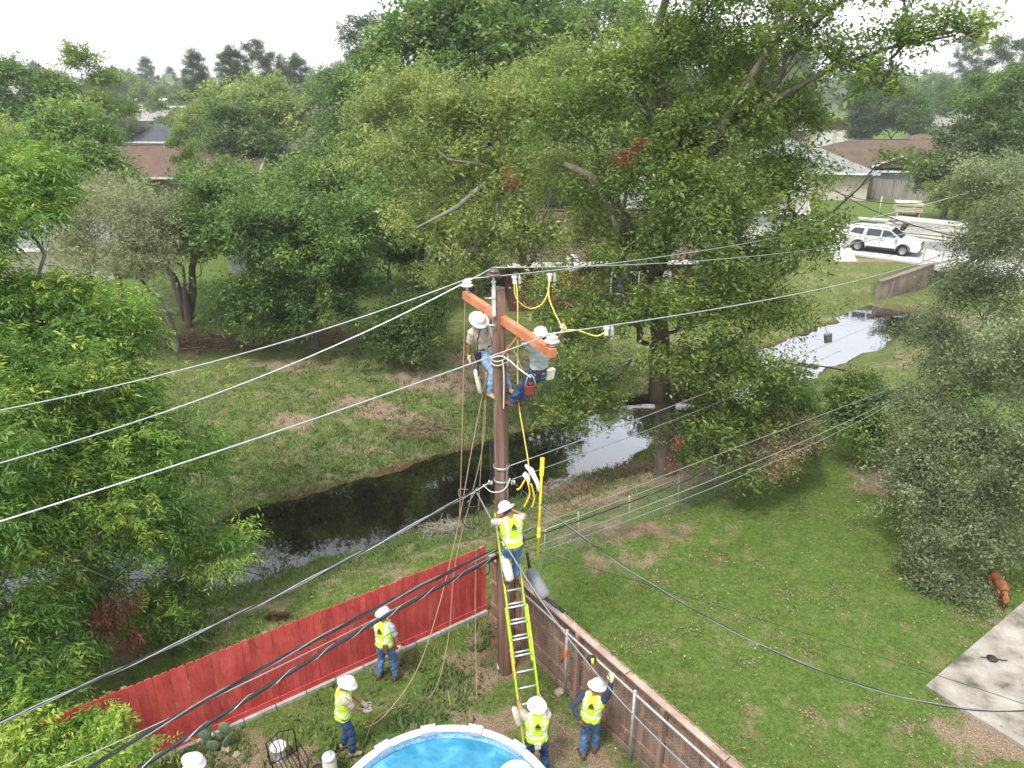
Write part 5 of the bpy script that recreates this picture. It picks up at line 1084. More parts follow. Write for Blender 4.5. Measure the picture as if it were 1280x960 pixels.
M['shirt_navy'] = nmat('shirt_navy', (.040, .050, .085), 7, rough=.9); M['boot_brown'] = nmat('boot_brown', (.20, .07, .045), 8, rough=.6); M['boot_tan'] = nmat('boot_tan', (.42, .28, .18), 8, rough=.8); M['boot_dark'] = nmat('boot_dark', (.05, .035, .03), 8, rough=.6)
M['hat'] = nmat('hard_hat_white', (.84, .84, .85), 4, rough=.25, spec=.5); M['glove_cream'] = nmat('glove_cream', (.66, .56, .36), 12, rough=.8); M['glove_grey'] = nmat('glove_grey', (.42, .38, .34), 12, rough=.8); M['leather'] = nmat('leather_brown', (.16, .075, .04), 9, rough=.6)
M['belt'] = nmat('belt_dark', (.045, .04, .038), 9, rough=.6); M['hair'] = nmat('hair_dark', (.045, .03, .022), 20, rough=.7); M['emblem'] = nmat('emblem_black', (.03, .045, .04), 9, rough=.6); M['bag_red'] = nmat('tool_bag_red', (.22, .055, .045), 9, rough=.8)
m, t, b = newmat('hi_vis_vest'); at_ = t.nodes.new('ShaderNodeAttribute'); at_.attribute_name = 'torso'; sp_ = t.nodes.new('ShaderNodeSeparateXYZ'); t.links.new(at_.outputs['Vector'], sp_.inputs[0])
def mn(op, a, c=None):
    n_ = t.nodes.new('ShaderNodeMath'); n_.operation = op
    for i, q in ((0, a), (1, c)):
        if q is None: continue
        if isinstance(q, (int, float)): n_.inputs[i].default_value = q
        else: t.links.new(q, n_.inputs[i])
    return n_.outputs[0]
band = mn('LESS_THAN', mn('ABSOLUTE', mn('SUBTRACT', sp_.outputs['Z'], .12)), .027)
strap = mn('MULTIPLY', mn('LESS_THAN', mn('ABSOLUTE', mn('SUBTRACT', mn('ABSOLUTE', sp_.outputs['X']), .115)), .026), mn('GREATER_THAN', sp_.outputs['Z'], .11))
msk = mn('MAXIMUM', band, strap); mx = t.nodes.new('ShaderNodeMixRGB'); mx.inputs[1].default_value = (.62, .88, .045, 1); mx.inputs[2].default_value = (.70, .72, .70, 1); t.links.new(msk, mx.inputs[0]); t.links.new(mx.outputs[0], b.inputs['Base Color']); b.inputs['Roughness'].default_value = .75
vv = coords(t, 'Object'); n3 = noise(t, vv, 14, 3); bp = t.nodes.new('ShaderNodeBump'); bp.inputs['Strength'].default_value = .4; bp.inputs['Distance'].default_value = .02; t.links.new(n3.outputs['Fac'], bp.inputs['Height']); t.links.new(bp.outputs[0], b.inputs['Normal'])
M['vest'] = m

def remeshed(mb, name, mat, parent, vox=.016, wr=.0, T=None, pel=None, smooth=3, extra=None, seed=0):
    me = bpy.data.meshes.new('tmp'); me.from_pydata(mb.v, [], mb.f); bm = bmesh.new(); bm.from_mesh(me); bmesh.ops.recalc_face_normals(bm, faces=bm.faces); bm.to_mesh(me); bm.free()
    o = bpy.data.objects.new('tmp', me); COL.objects.link(o)
    r_ = o.modifiers.new('r', 'REMESH'); r_.mode = 'VOXEL'; r_.voxel_size = vox; s_ = o.modifiers.new('s', 'SMOOTH'); s_.iterations = smooth; s_.factor = .5
    dg = bpy.context.evaluated_depsgraph_get(); nm_ = bpy.data.meshes.new_from_object(o.evaluated_get(dg)); bpy.data.objects.remove(o)
    n_ = len(nm_.vertices); co = np.empty(n_ * 3, np.float32); nm_.vertices.foreach_get('co', co); co = co.reshape(-1, 3)
    if wr:
        no = np.empty(n_ * 3, np.float32); nm_.vertices.foreach_get('normal', no); no = no.reshape(-1, 3)
        f = np.sin(co[:, 2] * 61 + 2.2 * np.sin(co[:, 0] * 27 + seed) + 1.5 * np.sin(co[:, 1] * 31)) * .6 + np.sin(co[:, 2] * 33 - co[:, 0] * 41 + seed * 2) * .6
        co = co + no * (f * wr)[:, None]; nm_.vertices.foreach_set('co', co.ravel())
    if T is not None:
        Ti = np.array(T.inverted()); q = (co - np.array(pel)) @ Ti.T; a_ = nm_.attributes.new('torso', 'FLOAT_VECTOR', 'POINT'); a_.data.foreach_set('vector', q.astype(np.float32).ravel())
    nm_.polygons.foreach_set('use_smooth', np.ones(len(nm_.polygons), bool))
    if extra is not None and extra.v:
        bm = bmesh.new(); bm.from_mesh(nm_); vs_ = [bm.verts.new(p) for p in extra.v]
        for f_, mi in zip(extra.f, extra.m):
            try: fc = bm.faces.new([vs_[i] for i in f_]); fc.smooth = True; fc.material_index = mi
            except ValueError: pass
        bm.to_mesh(nm_); bm.free()
    nm_.name = name; nm_.materials.clear()
    for q in (mat if isinstance(mat, (list, tuple)) else [mat]): nm_.materials.append(q)
    ob = bpy.data.objects.new(name, nm_); COL.objects.link(ob); ob.parent = parent; return ob
def ik(a, c, l1, l2, hint):
    a, c = Vector(a), Vector(c); d = c - a; L = min(d.length, (l1 + l2) * .995); L = max(L, abs(l1 - l2) + .03); dn = d.normalized()
    x = (l1 * l1 - l2 * l2 + L * L) / (2 * L); h = math.sqrt(max(0, l1 * l1 - x * x)); hv = Vector(hint) - dn * Vector(hint).dot(dn)
    if hv.length < 1e-5: hv = Vector((1, 0, 0))
    return a + dn * x + hv.normalized() * h, a + dn * L
def hand(mb, wr, d, palm_n, grip, side, s=1.0):
    """palm, four bent fingers and a thumb; d hand direction"""
    d = d.normalized(); pn_ = (palm_n - d * palm_n.dot(d)).normalized(); x = d.cross(pn_).normalized() * side
    base = wr + d * .075 * s
    for k, (l, o_) in enumerate(((.068, -.030), (.078, -.010), (.073, .010), (.058, .029))):
        p0 = base + x * o_ * s; c1_ = math.radians(20 + 55 * grip); p1 = p0 + (d * math.cos(c1_ * .6) + pn_ * math.sin(c1_ * .6)) * l * .5 * s; p2 = p1 + (d * math.cos(c1_ * 1.6) + pn_ * math.sin(c1_ * 1.6)) * l * .5 * s
        mb.tube([p0 - d * .015, p0, p1, p2], [.0095 * s, .010 * s, .009 * s, .007 * s], 6)
    p0 = wr + d * .03 * s - x * .03 * s; p1 = p0 - x * .028 * s + d * .03 * s + pn_ * .01; p2 = p1 + d * .028 * s + pn_ * .02 * s - x * .004
    mb.tube([p0 + x * .01, p0, p1, p2], [.012 * s, .012 * s, .010 * s, .008 * s], 6)
PG2 = 'utility workers in white hard hats'
def person(label, loc, rz, lean=(0, 0, 0), pel_z=.95, pel_off=(0, 0), wL=None, wR=None, hL=(-.6, -.5, -.2), hR=(.6, -.5, -.2), aL=(-.13, -.02, .09), aR=(.13, .02, .09), kh=(0, 1, .1), head=(0, 0, 0), shirt='shirt_tan', sleeve='short', jeans='denim', boots='boot_brown', vest=True,
           gloves=None, skin='skin', seed=1, grip=(.5, .5), toe=(0, 0), world=False, pouch=(), belt='belt', vest_col=None, sc=1.0, vox=1.3):
    root = empty('person', loc, rz, label, 'person', PG2); root.scale = (sc, sc, sc)
    Rz = Matrix.Rotation(-rz, 3, 'Z'); L_of = lambda p: (Rz @ (Vector(p) - Vector(loc))) / sc
    if world:
        wL, wR = (L_of(wL) if wL is not None else None), (L_of(wR) if wR is not None else None); aL, aR = L_of(aL), L_of(aR)
    pel = Vector((pel_off[0], pel_off[1], pel_z)); T = Euler((-R(lean[0]), R(lean[1]), R(lean[2]))).to_matrix()
    U = lambda x, y, z: pel + T @ Vector((x, y, z))
    sidev = T @ Vector((1, 0, 0)); shl, shr = U(-.185, -.01, .475), U(.185, -.01, .475); nk = U(0, -.005, .55)
    HR = T @ Euler((-R(head[0]), R(head[1]), R(head[2]))).to_matrix(); hc = nk + HR @ Vector((0, .025, .125))
    if wL is None: wL = shl + Vector((-.07, .08, -.52))
    if wR is None: wR = shr + Vector((.07, .08, -.52))
    eL, wL = ik(shl, wL, .29, .265, Rz @ Vector(hL) if world == 2 else Vector(hL)); eR, wR = ik(shr, wR, .29, .265, Vector(hR))
    hpL, hpR = U(-.088, 0, -.03), U(.088, 0, -.03); kL, aL = ik(hpL, aL, .43, .42, kh); kR, aR = ik(hpR, aR, .43, .42, kh)
    f_l = Matrix.Rotation(R(toe[0]), 3, 'Z') @ Vector((0, 1, 0)); f_r = Matrix.Rotation(R(toe[1]), 3, 'Z') @ Vector((0, 1, 0))
    def torso(g, z0=-.05, z1=.55, mb=None, top=True):
        mb = mb or MB(); S = [(-.09, .145, .11, 0), (-.03, .168, .122, 0), (.08, .158, .112, .005), (.18, .155, .11, .01), (.30, .175, .122, .01), (.40, .188, .118, .0), (.47, .165, .09, -.005), (.515, .10, .07, -.008), (.56, .058, .058, 0)]
        S = [q for q in S if z0 - .001 <= q[0] <= z1 + .001]; mb.tube([U(0, q[3], q[0]) for q in S], [(q[1] + g, q[2] + g) for q in S], 18, side=sidev); return mb
    # body
    mb = torso(0, -.09, .56)
    for sh, el, wr_ in ((shl, eL, wL), (shr, eR, wR)):
        mb.tube([sh - (sh - nk) * .25, sh, (sh + el) / 2, el, el.lerp(wr_, .35), wr_], [.05, .06, .05, .042, .043, .030], 10)
        dh = (wr_ - el).normalized(); mb.tube([wr_ - dh * .01, wr_ + dh * .03, wr_ + dh * .085], [.03, .036, .034], 10, flat=.55)
    for hp, kn, an in ((hpL, kL, aL), (hpR, kR, aR)): mb.tube([hp + Vector((0, 0, .05)), hp, (hp + kn) / 2, kn, kn.lerp(an, .35), an], [.09, .092, .078, .056, .058, .038], 10)
    for an, fd in ((aL, f_l), (aR, f_r)): mb.tube([an - fd * .05 + Vector((0, 0, -.03)), an + Vector((0, 0, -.03)), an + fd * .15 + Vector((0, 0, -.05))], [.035, .042, .034], 8)
    mb.tube([nk - T @ Vector((0, 0, .05)), nk, hc - HR @ Vector((0, .01, .04))], [.062, .056, .058], 12)
    hd = [(.0, -.128), (.035, -.122), (.058, -.10), (.072, -.06), (.080, -.01), (.083, .035), (.078, .08), (.055, .112), (.0, .128)]
    mb.lathe(hd, 16, hc, HR, sc=(.93, 1.14))
    mb.tube([hc + HR @ Vector((0, .03, -.10)), hc + HR @ Vector((0, .075, -.098))], [.045, .026], 8)
    ex = MB()
    ex.tube([hc + HR @ Vector((0, .085, .02)), hc + HR @ Vector((0, .112, -.022)), hc + HR @ Vector((0, .098, -.036))], [.010, .017, .012], 6)
    for s_ in (-1, 1):
        ex.tube([hc + HR @ Vector((s_ * .076, -.005, .025)), hc + HR @ Vector((s_ * .092, -.012, .0)), hc + HR @ Vector((s_ * .076, .0, -.03))], [.012, .018, .010], 6)
        ex.lathe([(0, -.010), (.009, -.005), (.012, .002), (.0, .010)], 8, hc + HR @ Vector((s_ * .032, .083, .012)), mi=1)
    ex.tube([hc + HR @ Vector((-.024, .088, -.062)), hc + HR @ Vector((0, .094, -.064)), hc + HR @ Vector((.024, .088, -.062))], [.004, .007, .004], 6, mi=2)
    if not gloves:
        hand(ex, wL, wL - eL, T @ Vector((.6, .6, 0)), grip[0], 1); hand(ex, wR, wR - eR, T @ Vector((-.6, .6, 0)), grip[1], -1)
    remeshed(mb, 'body', [M[skin], M['hair'], M['boot_brown']], root, .018 * vox, extra=ex)
    # hair
    mb = MB(); mb.lathe([(.0, .134), (.06, .116), (.084, .08), (.09, .035), (.088, -.01), (.076, -.05)], 14, hc + HR @ Vector((0, -.010, 0)), HR, sc=(.95, 1.14)); mb.build('hair', M['hair'], root)
    # shirt
    mb = torso(.014, -.09, .515)
    for sh, el, wr_ in ((shl, eL, wL), (shr, eR, wR)):
        if sleeve == 'long': mb.tube([sh - (sh - nk) * .25, sh, (sh + el) / 2, el, el.lerp(wr_, .4), el.lerp(wr_, .95)], [.065, .076, .068, .058, .056, .044], 12)
        else: mb.tube([sh - (sh - nk) * .25, sh, (sh + el) / 2, sh.lerp(el, .82)], [.065, .076, .072, .068], 12)
    remeshed(mb, 'shirt', M[shirt], root, .015 * vox, wr=.007, seed=seed)
    mb = torso(.020, -.09, .08)
    for hp, kn, an in ((hpL, kL, aL), (hpR, kR, aR)): mb.tube([hp + Vector((0, 0, .05)), hp - Vector((0, 0, .02)), (hp + kn) / 2, kn, kn.lerp(an, .4), kn.lerp(an, .97)], [.105, .106, .095, .076, .076, .066], 14)
    remeshed(mb, 'jeans', M[jeans], root, .0165 * vox, wr=.009, seed=seed + 3)
    mb = MB(); mb.tube([U(0, 0, .055), U(0, 0, .10)], [(.176, .132), (.176, .132)], 20, side=sidev, sm=True); bl = mb.build('belt', M[belt], root)
    for (px_, py_, pz_, sx_, sy_, sz_, mt) in pouch:
        mb = MB(); mb.box((0, 0, 0), (sx_, sy_, sz_), T, taper=1.12); mb.box(T @ Vector((0, 0, sz_ / 2)), (sx_ * 1.15, sy_ * 1.15, .02), T); o = mb.build('pouch', M[mt], bl); o.location = U(px_, py_, pz_)
    if vest:
        mb = torso(.034, -.03, .515); mb.tube([shl + T @ Vector((.03, 0, .01)), nk - T @ Vector((0, 0, .04)), shr + T @ Vector((-.03, 0, .01))], [.055, .075, .055], 12)
        vst = remeshed(mb, 'vest', M['vest'], root, .014 * vox, wr=.006, T=T, pel=pel, seed=seed + 5)
        # black triangular emblem and the short word under it on the back
        def onback(x, z): return U(x, -(.122 + .034 + .012) + (x * x) * 1.2 - .004, z + .045)
        mb = MB()
        for tri in ([(-.048, .335), (-.004, .43), (.004, .36), (-.02, .335)], [(.004, .43), (.050, .335), (.022, .335), (.006, .385)], [(-.012, .338), (.034, .352), (.016, .332)]):
            vs_ = [onback(x, z) for x, z in tri]; vs2 = [p + T @ Vector((0, .012, 0)) for p in vs_]; n_ = len(tri); mb.add(vs_ + vs2, [tuple(range(n_)), tuple(reversed(range(n_, 2 * n_)))] + [(k, (k + 1) % n_, n_ + (k + 1) % n_, n_ + k) for k in range(n_)])
        for k in range(6): mb.box(onback(-.045 + k * .018, .312), (.012, .012, .016), T)
        mb.build('emblem', M['emblem'], vst)
    # boots
    for an, fd, kn in ((aL, f_l, kL), (aR, f_r, kR)):
        up = (kn - an).normalized(); mb = MB(); mb.tube([an + up * .10, an + up * .02, an - Vector((0, 0, .03))], [.052, .054, .052], 12); mb.tube([an - fd * .07 + Vector((0, 0, -.04)), an + Vector((0, 0, -.03)), an + fd * .09 + Vector((0, 0, -.035)), an + fd * .175 + Vector((0, 0, -.05))], [(.044, .044), (.05, .05), (.05, .045), (.036, .028)], 12)
        bo = remeshed(mb, 'boot', M[boots], root, .013 * vox); so = MB(); so.tube([an - fd * .085 + Vector((0, 0, -.082)), an + fd * .185 + Vector((0, 0, -.082))], [(.045, .008), (.042, .008)], 10); so.build('sole', M['boot_dark'], bo)
    if gloves:
        gm = gloves if isinstance(gloves, (tuple, list)) else (gloves, gloves)
        for wr_, el, g_, s_, gr in ((wL, eL, gm[0], 1, grip[0]), (wR, eR, gm[1], -1, grip[1])):
            d = (wr_ - el).normalized(); mb = MB(); mb.tube([wr_ - d * .055, wr_ - d * .01, wr_ + d * .03, wr_ + d * .09], [.044, .038, .046, .044], 10, flat=.7); hand(mb, wr_, d, T @ Vector((.6 * s_, .6, 0)), gr, s_, 1.3); mb.build('glove', M[g_], root)
    # hard hat with a full brim
    hb_ = hc + HR @ Vector((0, -.004, .048)); mb = MB(); prof = [(.112, -.008), (.116, .01), (.114, .035), (.104, .068), (.080, .098), (.045, .114), (.0, .120)]
    mb.lathe(prof, 24, hb_, HR, sc=(.96, 1.14)); ht_ = mb.build('hard_hat', M['hat'], root)
    mb = MB(); mb.lathe([(.108, .004), (.150, -.006), (.172, -.018), (.174, -.023), (.168, -.023), (.148, -.013), (.108, -.006)], 28, hb_, HR, sc=(.97, 1.12)); mb.build('brim', M['hat'], ht_)
    for x_ in (-.03, 0, .03):
        mb = MB(); mb.tube([hb_ + HR @ Vector((x_ * (1 if abs(y_) < .1 else .6), y_, z_)) for y_, z_ in ((.112, .045), (.085, .092), (.03, .118), (-.03, .118), (-.085, .092), (-.112, .045))], .006 if x_ else .009, 6, flat=.8); mb.build('ridge', M['hat'], ht_)
    return dict(root=root, W=lambda p: Matrix.Rotation(rz, 3, 'Z') @ (Vector(p) * sc) + Vector(loc), U=U, T=T)
def stand(u, v): p = G(u, v, 0); return (p.x, p.y, 0)
# on the ground
l_ = stand(484, 849); person('worker standing close to the red fence with a grey sleeved shirt under a vest', l_, R(-22), (4, 0, 0), wR=(.30, .10, .86), wL=(-.20, .30, 1.15), aL=(-.17, -.03, .09), aR=(.17, .06, .09), head=(6, 0, 6), shirt='shirt_grey', gloves=('glove_cream', 'glove_cream'), pouch=((.12, -.14, .0, .09, .05, .16, 'leather'), (-.16, -.05, .02, .05, .08, .12, 'leather')), skin='skin_tan', boots='boot_brown', seed=2, toe=(10, -20))
l_ = stand(434, 940); person('worker in tan shirt and vest holding the tan hand line left of the pool', l_, R(-72), (6, 0, 0), wR=(.10, .40, .98), wL=(-.04, .42, .98), aL=(-.12, -.05, .09), aR=(.12, .09, .09), head=(22, 0, 0), shirt='shirt_tan', gloves='glove_grey', skin='skin_tan', boots='boot_tan', seed=4, grip=(1, 1), jeans='denim_dark', toe=(0, -6))
bL = AY(648, 871, 9.92); bR = AY(673, 862, 10.1)
l_ = (.43, 9.30, 0); person('worker steadying the foot of the ladder with both hands raised', l_, R(4), (3, 0, 0), world=True, wL=bL - Vector((0, .07, .03)), wR=bR - Vector((0, .07, .03)), hL=(-.7, -.2, -.7), hR=(.7, -.2, -.7), aL=(.28, 9.26, .09), aR=(.62, 9.34, .09), head=(-4, 0, 10), shirt='shirt_tan', jeans='denim_dark', boots='boot_brown', skin='skin', seed=6, grip=(.9, .9), pouch=((0, -.17, -.02, .10, .04, .10, 'canvas'),))
l_ = stand(735, 944); bR = AY(766, 846, 9.62)
person('worker in navy sleeves reaching up to the cedar fence rail with a cream glove', l_, R(-18), (2, 5, 0), world=True, wR=bR - Vector((.02, .02, .06)), wL=Vector(l_) + Vector((-.20, -.20, 1.08)), hR=(.8, -.3, -.3), hL=(-1.0, -.1, .0), aL=Vector(l_) + Vector((-.10, -.04, .09)), aR=Vector(l_) + Vector((.13, .10, .09)), head=(14, 0, -20), shirt='shirt_navy', sleeve='long', jeans='denim', boots='boot_brown', skin='skin_tan', gloves=('leather', 'glove_cream'), seed=8, grip=(.6, .9), toe=(35, 10))
p_ = G(228, 941, 1.72); person('worker at the bottom left corner, only his hat and shoulder in view', (p_.x, p_.y - .12, 0), R(-70), (12, 0, 0), wR=(.16, .42, 1.28), wL=(-.05, .45, 1.2), head=(16, 0, -10), shirt='shirt_tan', gloves='glove_grey', skin='skin_tan', seed=9)
# on the ladder
tq = .722; fp = LB + ld * tq; l_ = (fp.x - .03, fp.y - .02, fp.z - .05)
pw = person('worker standing on the ladder working at the pole beside the hot stick', l_, R(14), (7, -3, 6), pel_z=.93, pel_off=(0, -.16), wL=(-.16, .30, 1.22), wR=(.12, .34, 1.30), hL=(-.9, -.1, -.2), hR=(.9, -.2, -.4), aL=(-.10, -.02, .09), aR=(.11, -.0, .09), head=(26, -8, 24), shirt='shirt_tan', skin='skin_tan', boots='boot_brown', seed=10, grip=(.8, .8), pouch=((.17, -.02, .02, .06, .10, .12, 'belt'),))
# linemen on the pole
PL = AY(606, 436, 12.22); l_ = (PL.x, PL.y, PL.z - .84); pc = PP(6.4)
person('lineman left of the pole in a tan shirt and light jeans looking down', l_, R(-140), (-6, 13, 12), pel_z=.84, world=True, wL=AY(613, 387, 12.35), wR=AY(586, 452, 12.2), hL=(-.6, -.4, .3), hR=(.8, -.3, 0), aL=pc + Vector((.16, .10, .02)), aR=pc + Vector((-.18, .06, -.05)), kh=(0, 1, .2), head=(38, 12, -8), shirt='shirt_tan', jeans='denim_light', boots='boot_tan', vest=False, gloves='glove_cream', skin='skin_tan', seed=12, grip=(.8, .5),
       pouch=((.20, .0, -.06, .05, .12, .24, 'belt'), (-.18, -.02, -.04, .06, .12, .18, 'belt'), (.02, .16, .03, .06, .04, .08, 'steel')), sc=.97)
canvas_bag(AY(594, 462, 12.0), AY(601, 492, 11.95), .075, 'long off white canvas tool tube hanging from the left lineman belt', 'canvas')
rope('dark strap hanging across the chest of the left lineman', [AY(604, 390, 12.05), AY(600, 412, 11.98), AY(597, 430, 11.95), AY(598, 470, 11.9)], .012, 'cable', 'strap', 'strap')
PR_ = AY(673, 463, 11.35); l_ = (PR_.x, PR_.y, PR_.z - .80); pc = PP(6.18)
person('lineman right of the pole in grey shirt and dark jeans leaning on his belt', l_, R(42), (-9, 0, -10), pel_z=.80, world=True, wL=AY(665, 418, 11.3), wR=AY(704, 413, 11.05), hL=(-.9, -.2, -.2), hR=(.9, -.3, -.3), aL=pc + Vector((.10, -.14, -.06)), aR=pc + Vector((.24, -.02, -.12)), kh=(0, .8, .8), head=(20, 0, -8), shirt='shirt_grey', jeans='denim_dark', boots='boot_brown', vest=False, gloves=(None and '' or 'glove_grey', 'glove_cream'), skin='skin_tan', seed=14, grip=(.6, .9),
       pouch=((.16, -.12, -.02, .14, .08, .18, 'canvas'), (-.10, -.15, .02, .08, .05, .10, 'belt')), sc=.97)
o = MB().lathe([(.0, 0), (.085, .01), (.095, .06), (.10, .19), (.102, .20), (.088, .20), (.084, .05), (0, .04)], 16).build('bucket_bag', M['bag_red']); o.location = AY(663, 494, 11.05); tag(o, 'red bucket tool bag hanging at the hip of the right lineman', 'tool bag')
mb = MB(); mb.tube([(-.09, 0, .19), (-.05, 0, .32), (0, 0, .37), (.05, 0, .32), (.09, 0, .19)], .008, 5); mb.build('handle', M['rope_white'], o)
mb = MB(); mb.tube([(.03, .0, .12), (.05, .01, .27)], .012, 6); mb.tube([(-.03, .02, .12), (-.05, .03, .26)], .014, 6); mb.build('hand_tool', M['belt'], o)
rope('pale lanyard from the right lineman belt round the pole', [AY(664, 472, 11.1), AY(650, 462, 11.2), AY(636, 450, 11.5), AY(626, 445, 11.67), AY(613, 448, 11.75)], .013, 'rope_white', 'lanyard', 'lanyard')
rope('green lanyard from the right lineman belt to the crossarm brace', [AY(655, 468, 11.15), AY(646, 445, 11.4), AY(640, 436, 11.6)], .009, 'wire_grey', 'lanyard', 'lanyard')
rope('dark lanyard hanging from the left lineman belt', [AY(608, 445, 12), AY(612, 462, 11.9), AY(607, 482, 11.9)], .010, 'wire_grey', 'lanyard', 'lanyard')

# ------------------------------------------------------------------ pool and yard things
M['pool_white'] = nmat('pool_rail_white', (.74, .74, .75), 4, rough=.4); M['pool_grey'] = nmat('pool_joint_grey', (.42, .45, .50), 4, rough=.4); M['pool_wall'] = nmat('pool_wall_blue', [(.3, (.10, .22, .34)), (.7, (.28, .42, .55))], 9, rough=.6)
M['liner'] = nmat('pool_liner', [(.35, (.16, .34, .55)), (.5, (.30, .52, .70)), (.65, (.50, .68, .80))], 26, rough=.4)
m, t, b = newmat('pool_water'); v = coords(t, 'Object'); n1 = noise(t, v, 2.2, 3); vo = t.nodes.new('ShaderNodeTexVoronoi'); vo.feature = 'SMOOTH_F1'; vo.inputs['Scale'].default_value = 3.4
mxv = t.nodes.new('ShaderNodeVectorMath'); mxv.operation = 'SCALE'; mxv.inputs['Scale'].default_value = .8; t.links.new(n1.outputs['Color'], mxv.inputs[0]); av = t.nodes.new('ShaderNodeVectorMath'); t.links.new(v, av.inputs[0]); t.links.new(mxv.outputs[0], av.inputs[1]); t.links.new(av.outputs[0], vo.inputs['Vector'])
c_ = ramp(t, [(.25, (.035, .20, .33)), (.55, (.05, .26, .40)), (.75, (.14, .40, .55))]); t.links.new(vo.outputs['Distance'], c_.inputs[0]); t.links.new(c_.outputs[0], b.inputs['Base Color']); b.inputs['Roughness'].default_value = .06; b.inputs['IOR'].default_value = 1.4  # paler web in the base colour imitates caustic light in the water
bp = t.nodes.new('ShaderNodeBump'); bp.inputs['Strength'].default_value = .25; bp.inputs['Distance'].default_value = .05; t.links.new(vo.outputs['Distance'], bp.inputs['Height']); t.links.new(bp.outputs[0], b.inputs['Normal'])
PC = Vector((-1.03, 7.46, 0)); pr_ = 1.80; PHt = 1.22
pool = empty('swimming_pool', PC, 0, 'round above ground pool of bright blue water with a white and grey rim', 'pool')
mb = MB(); mb.lathe([(pr_ - .02, 0), (pr_, 0), (pr_, PHt - .02), (pr_ - .02, PHt - .02)], 72); mb.build('outer_wall', M['pool_wall'], pool)
mb = MB(); mb.lathe([(pr_ - .03, PHt - .02), (pr_ - .035, .02), (0, .02)], 72); mb.build('liner', M['liner'], pool)
mb = MB(); mb.lathe([(0, PHt - .19), (pr_ - .036, PHt - .19)], 72); mb.build('water', m, pool)
NS = 14
for k in range(NS):
    a0 = 2 * math.pi * k / NS + .06; a1 = 2 * math.pi * (k + 1) / NS - .06
    p = lambda a, r_, z: Vector((r_ * math.cos(a), r_ * math.sin(a), z))
    mb = MB(); pts = [p(a0 + (a1 - a0) * q / 5, pr_, PHt) for q in range(6)]; mb.tube(pts, [(.075, .03)] * 6, 8, side=(0, 0, 1) if False else None, flat=.5)
    mb.v = [(x, y, PHt + (z - PHt) * .5) for x, y, z in mb.v]; mb.build('top_rail', M['pool_white'], pool)
    ac = 2 * math.pi * k / NS; mb = MB(); mb.beam(p(ac - .07, pr_, PHt + .006), p(ac + .07, pr_, PHt + .006), .17, .07); j_ = mb.build('joint_cap', M['pool_grey'], pool)
    mb = MB(); mb.box(p(ac, pr_ + .05, PHt / 2), (.06, .10, PHt), Matrix.Rotation(ac, 3, 'Z')); mb.build('upright', M['pool_white'], pool)
e = G(646, 972, PHt - .16); mb = MB(); mb.lathe([(.30, -.03), (.315, 0), (.30, .05), (.24, .12), (.13, .165), (0, .18)], 32); mb.lathe([(0, -.03), (.30, -.03)], 32); o = mb.build('pool_float', M['hat']); o.location = e; tag(o, 'smooth white dome floating in the pool at the bottom edge', 'pool float')
e = G(603, 905, PHt + .0); 
# filter pump
fp_ = G(413, 962, .2); fp_.z = 0; e = empty('filter_pump', fp_, 0, 'pale cylindrical pool pump with a round cap at the bottom edge', 'pump')
mb = MB(); mb.lathe([(.12, 0), (.13, .05), (.125, .42), (.09, .48), (.09, .50), (.0, .50)], 18); mb.build('tank', M['canvas'], e)
mb = MB(); mb.lathe([(.11, .48), (.125, .52), (.10, .55), (.0, .56)], 18); mb.lathe([(.05, .56), (.045, .59), (0, .595)], 12); mb.build('cap', M['dish'], e)
mb = MB(); mb.tube([(-.10, 0, .25), (-.24, -.03, .25), (-.30, -.03, .25)], [.08, .08, .05], 12); mb.build('motor', M['cable'], e)
# iron chair
M['iron'] = nmat('black_iron', (.02, .02, .022), 6, rough=.4); cz = G(362, 958, .45); e = empty('garden_chair', (cz.x, cz.y, 0), R(38), 'black wrought iron garden chair at the bottom edge with a grey bucket behind', 'chair')
for x_ in (-.23, .23):
    for y_ in (-.22, .22): mb = MB(); mb.tube([(x_ * 1.1, y_ * 1.1, 0), (x_, y_, .44)], .012, 6); mb.build('leg', M['iron'], e)
mb = MB()
for x_ in np.linspace(-.24, .24, 8): mb.tube([(x_, -.24, .445), (x_, .24, .445)], .008, 5)
for y_ in (-.24, .24): mb.tube([(-.25, y_, .445), (.25, y_, .445)], .012, 6)
mb.build('seat', M['iron'], e); mb = MB(); mb.tube([(-.24, .24, .44), (-.25, .30, .9), (0, .32, .98), (.25, .30, .9), (.24, .24, .44)], .014, 6)
for x_ in np.linspace(-.16, .16, 4): mb.tube([(x_, .245, .47), (x_ * .6, .28, .68), (x_, .31, .93)], .008, 5)
mb.build('backrest', M['iron'], e)
for x_ in (-.27, .27): mb = MB(); mb.tube([(x_, .26, .66), (x_, -.1, .68), (x_, -.22, .62), (x_ * .9, -.23, .45)], .011, 6); mb.build('armrest', M['iron'], e)
bk = MB(); bk.lathe([(.11, 0), (.14, .30), (.15, .31), (.13, .31), (.10, .03), (0, .03)], 16); o = bk.build('bucket', M['dish']); o.location = G(350, 948, 0); tag(o, 'small grey bucket standing behind the iron chair', 'bucket')
